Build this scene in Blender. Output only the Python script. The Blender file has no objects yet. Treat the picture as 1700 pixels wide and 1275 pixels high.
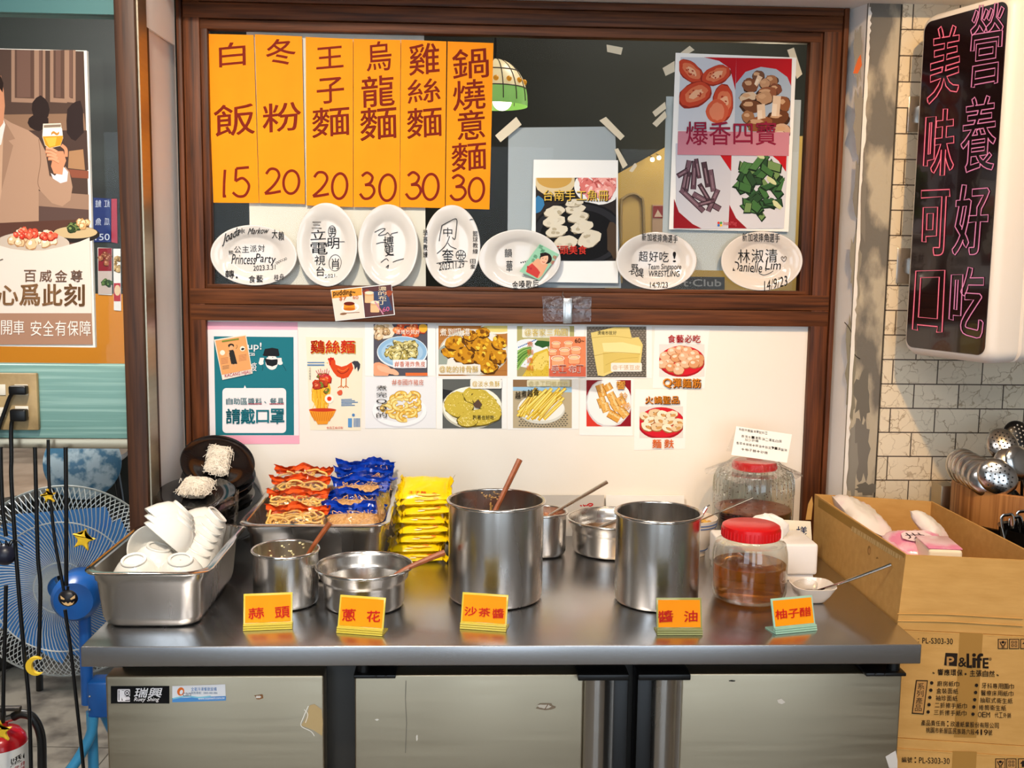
import bpy, bmesh, math, random
from mathutils import Vector, Matrix
C = bpy.context.scene.collection
SC = bpy.context.scene
PI = math.pi

# ------------------------------------------------------------------ camera
IMW, IMH = 1700.0, 1275.0
FPX = 1738.8
CAM = Vector((-0.0785, -1.7942, 1.4872))
YAW, PITCH, ROLL = math.radians(2.509), math.radians(6.906), math.radians(0.760)
_f = Vector((math.sin(YAW) * math.cos(PITCH), math.cos(YAW) * math.cos(PITCH), -math.sin(PITCH)))
_r = Vector((math.cos(YAW), -math.sin(YAW), 0))
_u = _r.cross(_f)
CR = _r * math.cos(ROLL) + _u * math.sin(ROLL)
CU = -_r * math.sin(ROLL) + _u * math.cos(ROLL)
CF = _f
cam = bpy.data.cameras.new('camera')
cam.sensor_fit = 'HORIZONTAL'
cam.sensor_width = 36.0
cam.lens = 36.0 * FPX / IMW
cam.clip_start = 0.02
camo = bpy.data.objects.new('camera', cam)
C.objects.link(camo)
m4 = Matrix((CR, CU, -CF)).transposed().to_4x4()
m4.translation = CAM
camo.matrix_world = m4
SC.camera = camo

# ------------------------------------------------------------------ world, lamps, exposure
SC.view_settings.view_transform = 'Standard'
SC.view_settings.look = 'None'
SC.view_settings.gamma = 1.0
SC.view_settings.use_curve_mapping = False
SC.view_settings.exposure = -0.36
w = bpy.data.worlds.new('world')
SC.world = w
w.use_nodes = True
w.node_tree.nodes['Background'].inputs[0].default_value = (0.72, 0.86, 1.0, 1)
w.node_tree.nodes['Background'].inputs[1].default_value = 5.0


def spot(name, loc, to, energy, col, size, angle, blend=0.4):
    l = bpy.data.lights.new(name, 'SPOT')
    l.energy = energy
    l.color = col
    l.shadow_soft_size = size
    l.spot_size = math.radians(angle)
    l.spot_blend = blend
    o = bpy.data.objects.new(name, l)
    C.objects.link(o)
    o.location = loc
    o.rotation_euler = (Vector(to) - Vector(loc)).to_track_quat('-Z', 'Y').to_euler()
    return o


def area(name, loc, to, energy, col, sx, sy):
    l = bpy.data.lights.new(name, 'AREA')
    l.shape = 'RECTANGLE'
    l.size, l.size_y = sx, sy
    l.energy = energy
    l.color = col
    o = bpy.data.objects.new(name, l)
    C.objects.link(o)
    o.location = loc
    o.rotation_euler = (Vector(to) - Vector(loc)).to_track_quat('-Z', 'Y').to_euler()
    return o


WARM = (1.0, 0.86, 0.68)
spot('ceiling_spot_lamp', (-0.60, -0.80, 2.75), (-0.45, 0.6, 1.2), 205, WARM, 0.05, 66, 0.9)
spot('ceiling_spot_lamp', (0.72, -0.90, 2.65), (1.36, 0.58, 1.04), 142, (1.0, 0.60, 0.24), 0.025, 66, 0.5)
area('room_fill_light', (-0.9, -1.3, 2.88), (-0.9, -1.3, 0), 26, (1.0, 0.975, 0.95), 1.2, 0.5)  # from here on: unseen area fills added to brighten the room
area('room_fill_light', (1.0, -1.6, 2.88), (1.0, -1.6, 0), 22, (1.0, 0.975, 0.95), 1.2, 0.5)
area('room_fill_light', (0.0, -3.2, 2.88), (0.0, -3.2, 0), 54, (1.0, 0.98, 0.95), 2.0, 0.6)
area('room_fill_light', (-1.8, 1.7, 2.88), (-1.8, 1.7, 0), 120, (1.0, 0.95, 0.88), 0.8, 0.5)  # unseen fill added to brighten the fan and mirrored room
area('room_fill_light', (0.6, 1.5, 2.88), (0.6, 1.5, 0), 14, (1.0, 0.93, 0.84), 0.5, 0.5)  # unseen fill added to lift the dark space behind the display glass


# ------------------------------------------------------------------ measuring: a pixel of the photo on a known plane of the room
class Pl:
    """A plane of the room: at(x, y) is the point of it seen at photo pixel (x, y)."""
    def __init__(s, n, p):
        s.n = Vector(n).normalized()
        s.d = Vector(p).dot(s.n)
        if (CAM.dot(s.n) - s.d) < 0:
            s.n, s.d = -s.n, -s.d

    def at(s, x, y, lift=0.0):
        d = CF * FPX + CR * (x - IMW / 2) - CU * (y - IMH / 2)
        t = (s.d + lift - CAM.dot(s.n)) / d.dot(s.n)
        return CAM + d * t


def wall(d):
    return Pl((0, -1, 0), (0, d, 0))


def top(z):
    return Pl((0, 0, 1), (0, 0, z))


def crop(ox, oy, s):
    return lambda x, y: (ox + x / s, oy + y / s)


# ------------------------------------------------------------------ materials
def lin(h):
    if isinstance(h, str):
        h = h.lstrip('#')
        c = [int(h[i:i + 2], 16) / 255 for i in (0, 2, 4)]
    else:
        c = [v / 255 for v in h]
    return tuple((v / 12.92 if v <= 0.04045 else ((v + 0.055) / 1.055) ** 2.4) for v in c)


MATS = {}


def mat(name, col='ffffff', rough=0.5, metal=0.0, var=None, bump=None, spec=0.5, trans=0.0, ior=1.45, emit=None, coat=0.0,
        rvar=None, alpha=1.0, sss=0.0):
    """var=(colour2, scale xyz, detail, lo, hi): second colour mixed by noise. bump=(scale xyz, strength). rvar=(scale xyz, amount)."""
    if name in MATS:
        return MATS[name]
    m = bpy.data.materials.new(name)
    m.use_nodes = True
    nt = m.node_tree
    b = nt.nodes['Principled BSDF']
    c = lin(col)
    b.inputs['Base Color'].default_value = (*c, 1)
    b.inputs['Roughness'].default_value = rough
    b.inputs['Metallic'].default_value = metal
    b.inputs['Specular IOR Level'].default_value = spec
    b.inputs['IOR'].default_value = ior
    b.inputs['Transmission Weight'].default_value = trans
    b.inputs['Coat Weight'].default_value = coat
    b.inputs['Alpha'].default_value = alpha
    if sss:
        b.inputs['Subsurface Weight'].default_value = sss
        b.inputs['Subsurface Scale'].default_value = 0.01
    if emit:
        b.inputs['Emission Color'].default_value = (*lin(emit[0]), 1)
        b.inputs['Emission Strength'].default_value = emit[1]

    def noise(scale, detail):
        tc = nt.nodes.new('ShaderNodeTexCoord')
        mp = nt.nodes.new('ShaderNodeMapping')
        mp.inputs['Scale'].default_value = scale
        n = nt.nodes.new('ShaderNodeTexNoise')
        n.inputs['Scale'].default_value = 1.0
        n.inputs['Detail'].default_value = detail
        nt.links.new(tc.outputs['Object'], mp.inputs['Vector'])
        nt.links.new(mp.outputs[0], n.inputs['Vector'])
        return n
    if var:
        n = noise(var[1], var[2])
        r = nt.nodes.new('ShaderNodeValToRGB')
        r.color_ramp.elements[0].position, r.color_ramp.elements[1].position = var[3], var[4]
        r.color_ramp.elements[0].color = (*c, 1)
        r.color_ramp.elements[1].color = (*lin(var[0]), 1)
        nt.links.new(n.outputs['Fac'], r.inputs[0])
        nt.links.new(r.outputs[0], b.inputs['Base Color'])
    if rvar:
        n = noise(rvar[0], 4)
        mr = nt.nodes.new('ShaderNodeMapRange')
        mr.inputs['From Min'].default_value, mr.inputs['From Max'].default_value = 0.3, 0.7
        mr.inputs['To Min'].default_value, mr.inputs['To Max'].default_value = rough - rvar[1], rough + rvar[1]
        nt.links.new(n.outputs['Fac'], mr.inputs['Value'])
        nt.links.new(mr.outputs[0], b.inputs['Roughness'])
    if bump:
        n = noise(bump[0], 5)
        bp = nt.nodes.new('ShaderNodeBump')
        bp.inputs['Strength'].default_value = bump[1]
        bp.inputs['Distance'].default_value = 0.002
        nt.links.new(n.outputs['Fac'], bp.inputs['Height'])
        nt.links.new(bp.outputs[0], b.inputs['Normal'])
    MATS[name] = m
    return m


def film(name, tint='ffffff', gloss=0.12, rough=0.08, bump=None, clear=0.95):
    """Thin clear sheet: glass pane, jar wall, plastic bag."""
    if name in MATS:
        return MATS[name]
    m = bpy.data.materials.new(name)
    m.use_nodes = True
    nt = m.node_tree
    for n in list(nt.nodes):
        nt.nodes.remove(n)
    out = nt.nodes.new('ShaderNodeOutputMaterial')
    tr = nt.nodes.new('ShaderNodeBsdfTransparent')
    c = lin(tint)
    tr.inputs[0].default_value = (c[0] * clear, c[1] * clear, c[2] * clear, 1)
    gl = nt.nodes.new('ShaderNodeBsdfGlossy')
    gl.inputs['Roughness'].default_value = rough
    fr = nt.nodes.new('ShaderNodeLayerWeight')
    fr.inputs['Blend'].default_value = 0.25
    mr = nt.nodes.new('ShaderNodeMapRange')
    mr.inputs['To Min'].default_value, mr.inputs['To Max'].default_value = gloss * 0.4, min(1, gloss * 5)
    mx = nt.nodes.new('ShaderNodeMixShader')
    nt.links.new(fr.outputs['Facing'], mr.inputs['Value'])
    nt.links.new(mr.outputs[0], mx.inputs[0])
    nt.links.new(tr.outputs[0], mx.inputs[1])
    nt.links.new(gl.outputs[0], mx.inputs[2])
    nt.links.new(mx.outputs[0], out.inputs[0])
    if bump:
        tc = nt.nodes.new('ShaderNodeTexCoord')
        n = nt.nodes.new('ShaderNodeTexNoise')
        n.inputs['Scale'].default_value = bump[0]
        n.inputs['Detail'].default_value = 4
        n.inputs['Distortion'].default_value = 1.5
        bp = nt.nodes.new('ShaderNodeBump')
        bp.inputs['Strength'].default_value = bump[1]
        bp.inputs['Distance'].default_value = 0.01
        nt.links.new(tc.outputs['Object'], n.inputs['Vector'])
        nt.links.new(n.outputs['Fac'], bp.inputs['Height'])
        nt.links.new(bp.outputs[0], gl.inputs['Normal'])
        nt.links.new(bp.outputs[0], fr.inputs['Normal'])
    MATS[name] = m
    return m


def printed(name, rough=0.65, spec=0.15, emit=0.0):
    """Ink on paper: the flat colour of each printed shape."""
    if name in MATS:
        return MATS[name]
    m = bpy.data.materials.new(name)
    m.use_nodes = True
    nt = m.node_tree
    b = nt.nodes['Principled BSDF']
    a = nt.nodes.new('ShaderNodeAttribute')
    a.attribute_name = 'ink'
    nt.links.new(a.outputs['Color'], b.inputs['Base Color'])
    b.inputs['Roughness'].default_value = rough
    b.inputs['Specular IOR Level'].default_value = spec
    if emit:
        nt.links.new(a.outputs['Color'], b.inputs['Emission Color'])
        b.inputs['Emission Strength'].default_value = emit
    MATS[name] = m
    return m


INK = printed('ink_on_paper')
GLOSS = printed('laminated_print', 0.22, 0.5)
STEEL = mat('brushed_steel', 'cfcbc6', 0.25, 1.0, rvar=((30, 30, 4), 0.04))
STEELTOP = mat('worktop_steel', 'bdbbbb', 0.27, 1.0)
STEELDOOR = mat('door_steel', 'b9ab92', 0.36, 1.0, rvar=((4, 4, 90), 0.06), bump=((300, 40, 4), 0.03))
STEELBRIGHT = mat('polished_steel', 'd2cfca', 0.12, 1.0)
IRON = mat('dark_iron', '3a3532', 0.5, 0.6, var=('4b443d', (90, 90, 90), 4, 0.3, 0.7))
BLACK = mat('black_plastic', '0d0c0c', 0.35)
BLACKGLOSS = mat('black_melamine', '0b0b0d', 0.12, coat=0.4)
GREYMEL = mat('grey_melamine', '8f8d89', 0.35)
WHITEMEL = mat('white_melamine', 'e6e2d9', 0.18, coat=0.3)
WHITECER = mat('white_ceramic', 'ddd6cf', 0.12, coat=0.4)
WOODV = mat('wood_upright', '6a391b', 0.5, var=('28130a', (110, 110, 5.0), 10, 0.36, 0.74), bump=((140, 140, 7), 0.35), spec=0.3)
WOODH = mat('wood_level', '6a3b1d', 0.5, var=('2a150a', (5.0, 110, 120), 10, 0.36, 0.74), bump=((7, 140, 150), 0.35), spec=0.3)
POSTWOOD = mat('post_wood', '523019', 0.5, var=('341c0e', (90, 90, 4), 6, 0.36, 0.62), bump=((160, 160, 5), 0.12))
HANDLE = mat('handle_wood', 'a85a30', 0.4, var=('84431f', (60, 60, 60), 4, 0.3, 0.7))
PAPER = mat('white_paper', 'f0eee9', 0.6)
LAMPAPER = mat('laminated_paper', 'f2efea', 0.28)
ORANGEPAPER = mat('orange_paper', 'fb960a', 0.65, var=('f28e08', (9, 9, 9), 3, 0.3, 0.7), spec=0.2)
CARD = mat('cardboard', 'c99c58', 0.75, var=('be914d', (14, 60, 60), 5, 0.3, 0.7), bump=((40, 40, 240), 0.12))
CARDIN = mat('cardboard_inside', 'c49256', 0.8, bump=((60, 60, 60), 0.1))
KTAPE = mat('brown_packing_tape', 'a37a3c', 0.25, spec=0.6)
CLEAR = film('clear_plastic_bag', clear=0.985, gloss=0.14, rough=0.1, bump=(26, 0.9))
CLEARSHEET = film('clear_acrylic', gloss=0.12, rough=0.03)
PANE = film('window_glass', gloss=0.013, rough=0.0, clear=0.96)
JARGLASS = film('jar_glass', 'fbfdf8', gloss=0.16, rough=0.03)
REDLID = mat('red_plastic', 'c80d12', 0.3, spec=0.5)
TAPE = mat('masking_tape', 'd8cbb0', 0.5)


# ------------------------------------------------------------------ things, parts
def prop(o, label=None, cat=None, group=None, kind=None):
    if label:
        o['label'] = label
    if cat:
        o['category'] = cat
    if group:
        o['group'] = group
    if kind:
        o['kind'] = kind
    return o


def thing(name, label, cat, loc=(0, 0, 0), group=None):
    o = bpy.data.objects.new(name, None)
    o.empty_display_size = 0.05
    C.objects.link(o)
    o.location = loc
    return prop(o, label, cat, group)


def rootloc(p):
    while p is not None and p.parent is not None:
        p = p.parent
    return Vector(p.location) if p is not None else Vector((0, 0, 0))


def copy_thing(o, loc, rot, label=None, group=None):
    c = o.copy()
    C.objects.link(c)
    c.location = loc
    c.rotation_euler = rot
    for ch in o.children:
        d = ch.copy()
        C.objects.link(d)
        d.parent = c
        for g in ch.children:
            e = g.copy()
            C.objects.link(e)
            e.parent = d
    if label:
        c['label'] = label
    if group:
        c['group'] = group
    return c


class M:
    """Collects faces; obj() links them as one mesh object."""
    def __init__(s):
        s.v, s.f, s.mi, s.sm = [], [], [], []
        s.k = 0

    def add(s, v, f, smooth=False):
        o = len(s.v)
        s.v += [Vector(p) for p in v]
        s.f += [[i + o for i in q] for q in f]
        s.mi += [s.k] * len(f)
        s.sm += [smooth] * len(f)
        return s

    def box(s, x0, x1, y0, y1, z0, z1, X=None, bev=0.0, seg=2):
        cx, cy, cz = (x0 + x1) / 2, (y0 + y1) / 2, (z0 + z1) / 2
        bm = bmesh.new()
        bmesh.ops.create_cube(bm, size=1)
        for q in bm.verts:
            q.co = Vector((cx + q.co.x * abs(x1 - x0), cy + q.co.y * abs(y1 - y0), cz + q.co.z * abs(z1 - z0)))
        if bev:
            bmesh.ops.bevel(bm, geom=bm.edges[:], offset=bev, segments=seg, affect='EDGES', profile=0.5)
        bm.verts.index_update()
        v = [(X @ q.co) if X else q.co.copy() for q in bm.verts]
        f = [[q.index for q in g.verts] for g in bm.faces]
        bm.free()
        return s.add(v, f, bev > 0)

    def loft(s, loops, cap0=False, cap1=False, smooth=True, closed=True):
        n = len(loops[0])
        v = [p for L in loops for p in L]
        f = []
        for i in range(len(loops) - 1):
            for j in range(n if closed else n - 1):
                a, b = i * n + j, i * n + (j + 1) % n
                f.append([a, b, b + n, a + n])
        s.add(v, f, smooth)
        if cap0:
            s.add(loops[0], [list(range(n))[::-1]], False)
        if cap1:
            s.add(loops[-1], [list(range(n))], False)
        return s

    def lathe(s, prof, c=(0, 0, 0), seg=48, X=None, sx=1, sy=1, smooth=True, cap0=False, cap1=False, pw=1.0):
        """prof: (radius, height). pw<1 squares the outline."""
        loops = []
        for r, z in prof:
            L = []
            for i in range(seg):
                a = 2 * PI * i / seg
                ca, sa = math.cos(a), math.sin(a)
                if pw != 1.0:
                    ca, sa = math.copysign(abs(ca) ** pw, ca), math.copysign(abs(sa) ** pw, sa)
                p = Vector((r * ca * sx, r * sa * sy, z))
                p = (X @ p) if X else p + Vector(c)
                L.append(p)
            loops.append(L)
        return s.loft(loops, cap0, cap1, smooth)

    def tube(s, pts, r, seg=8, closed=False, smooth=True, flat=1.0):
        pts = [Vector(p) for p in pts]
        n = len(pts)
        rr = r if isinstance(r, (list, tuple)) else [r] * n
        loops = []
        up = Vector((0.13, 0.21, 0.97)).normalized()
        t = (pts[1] - pts[0]).normalized()
        if abs(t.dot(up)) > 0.9:
            up = Vector((0.98, 0.1, 0.1)).normalized()
        nrm = (up - t * up.dot(t)).normalized()
        for i in range(n):
            a = pts[i - 1] if (i > 0 or closed) else pts[i]
            b = pts[(i + 1) % n] if (i < n - 1 or closed) else pts[i]
            t = (b - a)
            if t.length < 1e-9:
                t = Vector((0, 0, 1))
            t.normalize()
            nrm = nrm - t * nrm.dot(t)
            if nrm.length < 1e-6:
                nrm = t.orthogonal()
            nrm.normalize()
            bi = t.cross(nrm)
            loops.append([pts[i] + (nrm * math.cos(2 * PI * k / seg) * flat + bi * math.sin(2 * PI * k / seg)) * rr[i] for k in range(seg)])
        if closed:
            loops.append(loops[0])
        return s.loft(loops, not closed, not closed, smooth)

    def prism(s, poly, t, X, bev=0.0):
        """poly in local xy, extruded 0..t along local z, placed by X."""
        bm = bmesh.new()
        vs = [bm.verts.new((p[0], p[1], 0)) for p in poly]
        fc = bm.faces.new(vs)
        g = bmesh.ops.extrude_face_region(bm, geom=[fc])
        for e in g['geom']:
            if isinstance(e, bmesh.types.BMVert):
                e.co.z += t
        bmesh.ops.recalc_face_normals(bm, faces=bm.faces[:])
        if bev:
            bmesh.ops.bevel(bm, geom=bm.edges[:], offset=bev, segments=2, affect='EDGES', profile=0.5)
        bm.verts.index_update()
        v = [X @ q.co for q in bm.verts]
        f = [[q.index for q in h.verts] for h in bm.faces]
        bm.free()
        return s.add(v, f, bev > 0)

    def sphere(s, c, r, X=None, su=20, sv=12, sz=1.0):
        prof = [(max(1e-5, r * math.sin(PI * i / sv)), -r * math.cos(PI * i / sv) * sz) for i in range(sv + 1)]
        return s.lathe(prof, c, su, X)

    def obj(s, name, m, parent=None, recalc=True):
        me = bpy.data.meshes.new(name)
        o = bpy.data.objects.new(name, me)
        C.objects.link(o)
        L = rootloc(parent)
        me.from_pydata([tuple(p - L) for p in s.v], [], s.f)
        for x in (m if isinstance(m, (list, tuple)) else [m]):
            me.materials.append(x)
        me.polygons.foreach_set('material_index', s.mi)
        me.polygons.foreach_set('use_smooth', s.sm)
        if recalc:
            bm = bmesh.new()
            bm.from_mesh(me)
            bmesh.ops.remove_doubles(bm, verts=bm.verts, dist=1e-6)
            bmesh.ops.recalc_face_normals(bm, faces=bm.faces[:])
            bm.to_mesh(me)
            bm.free()
        me.update()
        try:
            me.set_sharp_from_angle(angle=math.radians(42))
        except Exception:
            pass
        if parent is not None:
            o.parent = parent
        return o


def rot(o, rx=0, ry=0, rz=0):
    """Placement matrix: at o, turned by degrees."""
    from mathutils import Euler
    return Matrix.Translation(Vector(o)) @ Euler((math.radians(rx), math.radians(ry), math.radians(rz))).to_matrix().to_4x4()


def struct(o, label=None, cat=None):
    o['kind'] = 'structure'
    if label:
        o['label'] = label
    o['category'] = cat or 'wall'
    return o


def rrect(cx, cy, hx, hy, r, z, n=6):
    L = []
    for (sx, sy, a0) in ((1, 1, 0), (-1, 1, 90), (-1, -1, 180), (1, -1, 270)):
        for i in range(n + 1):
            a = math.radians(a0 + 90 * i / n)
            L.append(Vector((cx + sx * (hx - r) + r * math.cos(a), cy + sy * (hy - r) + r * math.sin(a), z)))
    return L


def smooth_path(pts, k=6, closed=False):
    pts = [Vector(p) if len(p) == 3 else Vector((p[0], p[1], 0)) for p in pts]
    out = []
    n = len(pts)
    for i in range(n if closed else n - 1):
        if closed:
            p0, p1, p2, p3 = pts[i - 1], pts[i], pts[(i + 1) % n], pts[(i + 2) % n]
        else:
            p0, p1, p2, p3 = pts[max(i - 1, 0)], pts[i], pts[i + 1], pts[min(i + 2, n - 1)]
        for j in range(k):
            t = j / k
            out.append(0.5 * ((2 * p1) + (p2 - p0) * t + (2 * p0 - 5 * p1 + 4 * p2 - p3) * t * t + (3 * p1 - p0 - 3 * p2 + p3) * t ** 3))
    if not closed:
        out.append(pts[-1])
    return out


# ------------------------------------------------------------------ lettering and printed pictures
TXT = {}


def glyphs(body):
    key = body
    if key in TXT:
        return TXT[key]
    cu = bpy.data.curves.new('lettering', 'FONT')
    cu.body = body
    cu.fill_mode = 'FRONT'
    cu.resolution_u = 3
    o = bpy.data.objects.new('lettering', cu)
    C.objects.link(o)
    dg = bpy.context.evaluated_depsgraph_get()
    dg.update()
    me = bpy.data.meshes.new_from_object(o.evaluated_get(dg))
    v = [(p.co.x, p.co.y) for p in me.vertices]
    f = [list(p.vertices) for p in me.polygons]
    bpy.data.objects.remove(o)
    bpy.data.curves.remove(cu)
    bpy.data.meshes.remove(me)
    x0, x1 = min(p[0] for p in v), max(p[0] for p in v)
    y0, y1 = min(p[1] for p in v), max(p[1] for p in v)
    v = [((p[0] - x0) / max(1e-6, x1 - x0), (p[1] - y0) / max(1e-6, y1 - y0)) for p in v]
    # closed outlines of the glyphs, for thickening and for outline lettering
    es = {(q[i], q[(i + 1) % len(q)]) for q in f for i in range(len(q))}
    nxt = {}
    for (a, b) in es:
        if (b, a) not in es:
            nxt.setdefault(a, []).append(b)
    loops = []
    for st in list(nxt):
        while nxt.get(st):
            loop, cur = [st], nxt[st].pop()
            while cur != st and nxt.get(cur):
                loop.append(cur)
                cur = nxt[cur].pop()
            if len(loop) > 2:
                loops.append(loop)
    TXT[key] = (v, f, loops)
    return TXT[key]


STEP = 9e-6


class Art:
    """Flat printed shapes on a plane, given in photo pixels, stacked in hair-thin layers of ink."""
    def __init__(s, pl, lift=0.0004, seed=1, k=None):
        s.pl, s.z, s.v, s.f, s.c = pl, lift, [], [], []
        s.R = random.Random(seed)
        s.k = k

    def P(s, p):
        return s.k(p[0], p[1]) if s.k else (p[0], p[1])

    def raw(s, pts, faces, col):
        s.z += STEP
        o = len(s.v)
        s.v += [s.pl.at(p[0], p[1], s.z) for p in pts]
        s.f += [[i + o for i in q] for q in faces]
        c = lin(col) if not (isinstance(col, tuple) and col and isinstance(col[0], float)) else col
        s.c += [c] * len(pts)
        return s

    def poly(s, pts, col):
        pts = [s.P(p) for p in pts]
        return s.raw(pts, [list(range(len(pts)))], col)

    def rect(s, x0, y0, x1, y1, col):
        return s.poly([(x0, y0), (x1, y0), (x1, y1), (x0, y1)], col)

    def rrect(s, x0, y0, x1, y1, r, col, n=4):
        P = []
        for cx, cy, a0 in ((x1 - r, y1 - r, 0), (x0 + r, y1 - r, 90), (x0 + r, y0 + r, 180), (x1 - r, y0 + r, 270)):
            for i in range(n + 1):
                a = math.radians(a0 + 90 * i / n)
                P.append((cx + r * math.cos(a), cy + r * math.sin(a)))
        return s.poly(P, col)

    def ell(s, cx, cy, rx, ry, col, rt=0, n=32, a0=0, a1=360, clip=None):
        P = []
        c, q = math.cos(math.radians(rt)), math.sin(math.radians(rt))
        for i in range(n + (0 if a1 - a0 >= 360 else 1)):
            a = math.radians(a0 + (a1 - a0) * i / n)
            x, y = rx * math.cos(a), ry * math.sin(a)
            p = (cx + x * c - y * q, cy + x * q + y * c)
            if clip:
                p = (min(max(p[0], clip[0]), clip[2]), min(max(p[1], clip[1]), clip[3]))
            P.append(p)
        return s.poly(P, col)

    def blob(s, cx, cy, rx, ry, col, jit=0.15, n=12, rt=0, clip=None):
        P = []
        c, q = math.cos(math.radians(rt)), math.sin(math.radians(rt))
        for i in range(n):
            a = 2 * PI * i / n
            j = 1 + s.R.uniform(-jit, jit)
            x, y = rx * j * math.cos(a), ry * j * math.sin(a)
            p = (cx + x * c - y * q, cy + x * q + y * c)
            if clip:
                p = (min(max(p[0], clip[0]), clip[2]), min(max(p[1], clip[1]), clip[3]))
            P.append(p)
        return s.poly(P, col)

    def heap(s, cx, cy, rx, ry, n, sz, cols, dark, light, el=1.0, jit=0.22, clip=None, rts=(0, 180), top=True):
        """A printed picture of a heap of food: many blobs with rim and highlight."""
        spots = []
        for i in range(n):
            a, r = s.R.uniform(0, 2 * PI), math.sqrt(s.R.random())
            spots.append((cx + rx * r * math.cos(a), cy + ry * r * math.sin(a)))
        spots.sort(key=lambda p: p[1])
        for x, y in spots:
            q = sz * s.R.uniform(0.7, 1.25)
            rt = s.R.uniform(*rts)
            s.blob(x, y + q * 0.12, q * el * 1.1, q * 1.1, dark, jit, 11, rt, clip)
            s.blob(x, y, q * el, q, s.R.choice(cols), jit, 11, rt, clip)
            if top:
                s.blob(x - q * 0.2, y - q * 0.25, q * el * 0.42, q * 0.36, light, jit, 8, rt, clip)
        return s

    def line(s, pts, wd, col, closed=False, taper=False):
        pts = [Vector((p[0], p[1])) for p in pts]
        n = len(pts)
        L, Rr = [], []
        for i in range(n):
            a = pts[i - 1] if (i > 0 or closed) else pts[i]
            b = pts[(i + 1) % n] if (i < n - 1 or closed) else pts[i]
            t = b - a
            if t.length < 1e-9:
                t = Vector((1, 0))
            t.normalize()
            nn = Vector((-t.y, t.x))
            h = wd / 2
            if taper:
                h *= 0.55 + 0.75 * math.sin(PI * (i + 0.35) / (n - 0.3)) ** 0.8 if n > 1 else 1
            L.append(pts[i] + nn * h)
            Rr.append(pts[i] - nn * h)
        P = [s.P(p) for p in L + Rr]
        F = [[i, (i + 1) % n, n + (i + 1) % n, n + i] for i in range(n if closed else n - 1)]
        return s.raw(P, F, col)

    def curve(s, pts, wd, col, closed=False, taper=False, k=6):
        return s.line([(p.x, p.y) for p in smooth_path(pts, k, closed)], wd, col, closed, taper)

    def text(s, body, box, col, bold=0.008, rt=0, slant=0.0, rise=0.0, mirror=False):
        x0, y0, x1, y1 = box
        v, f, loops = glyphs(body)
        cx, cy = (x0 + x1) / 2, (y0 + y1) / 2
        c, q = math.cos(math.radians(rt)), math.sin(math.radians(rt))
        P = []
        for (u, t) in v:
            if mirror:
                u = 1 - u
            x = x0 + u * (x1 - x0) + slant * (t - 0.5) * (y1 - y0)
            y = y1 - t * (y1 - y0) - rise * (u - 0.5) * (x1 - x0)
            dx, dy = x - cx, y - cy
            P.append(s.P((cx + dx * c - dy * q, cy + dx * q + dy * c)))
        if bold > 0.003:
            kx = s.P((x0, y0))
            ky = s.P((x0, y1))
            wd = bold * 1.7 * math.hypot(kx[0] - ky[0], kx[1] - ky[1])
            k_, s.k = s.k, None
            for L in loops:
                s.line([P[i] for i in L], wd, col, closed=True)
                s.z -= STEP
            s.k = k_
        return s.raw(P, f, col)

    def outline(s, body, wd, col, quad, grow=0.0):
        """Letters drawn as neon-like outlines inside four corners."""
        v, f, loops = glyphs(body)
        for L in loops:
            P = []
            for i in L:
                u, t = v[i]
                a = Vector(quad[0]).lerp(Vector(quad[1]), u)
                b = Vector(quad[3]).lerp(Vector(quad[2]), u)
                p = a.lerp(b, 1 - t)
                P.append(Vector((p.x, p.y)))
            n = len(P)
            Q = []
            for i in range(n):
                d = P[(i + 1) % n] - P[i - 1]
                d = d.normalized() if d.length > 1e-6 else Vector((1, 0))
                Q.append((P[i].x - d.y * grow, P[i].y + d.x * grow))
            s.line(Q, wd, col, closed=True)
        return s

    def ring(s, cx, cy, rx, ry, wd, col, rt=0, n=36):
        c, q = math.cos(math.radians(rt)), math.sin(math.radians(rt))
        return s.line([(cx + rx * math.cos(2 * PI * i / n) * c - ry * math.sin(2 * PI * i / n) * q, cy + rx * math.cos(2 * PI * i / n) * q + ry * math.sin(2 * PI * i / n) * c) for i in range(n)], wd, col, closed=True)

    def vtext(s, body, box, col, bold=0.008, gap=0.12, **kw):
        x0, y0, x1, y1 = box
        n = len(body)
        h = (y1 - y0) / n
        for i, ch in enumerate(body):
            s.text(ch, (x0, y0 + i * h + h * gap / 2, x1, y0 + (i + 1) * h - h * gap / 2), col, bold, **kw)
        return s

    def row(s, body, box, col, bold=0.008, gap=0.12, rise=0.0, jit=0.0, **kw):
        """Characters evenly spread in a box, optionally climbing."""
        x0, y0, x1, y1 = box
        n = len(body)
        w_ = (x1 - x0) / n
        for i, ch in enumerate(body):
            if ch == ' ':
                continue
            dy = -rise * ((i + 0.5) / n - 0.5) * (x1 - x0)
            j = s.R.uniform(-jit, jit) * (y1 - y0)
            bx = (x0 + i * w_ + w_ * gap / 2, y0 + dy + j, x0 + (i + 1) * w_ - w_ * gap / 2, y1 + dy + j)
            if ch in '一二三':
                bx = (bx[0], bx[1] + (y1 - y0) * (0.4 if ch == '一' else 0.12), bx[2], bx[3] - (y1 - y0) * (0.45 if ch == '一' else 0.1))
            if ch in '、·。~':
                bx = (bx[0] + w_ * 0.2, bx[1] + (y1 - y0) * 0.5, bx[0] + w_ * 0.5, bx[3] - (y1 - y0) * 0.15)
            if ch == '口':
                bx = (bx[0] + w_ * 0.06, bx[1] + (y1 - y0) * 0.08, bx[2] - w_ * 0.06, bx[3] - (y1 - y0) * 0.05)
            if ch in '1I:：！!l':
                bx = (bx[0] + w_ * 0.28, bx[1], bx[2] - w_ * 0.28, bx[3])
            s.text(ch, bx, col, bold, **kw)
        return s

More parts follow.
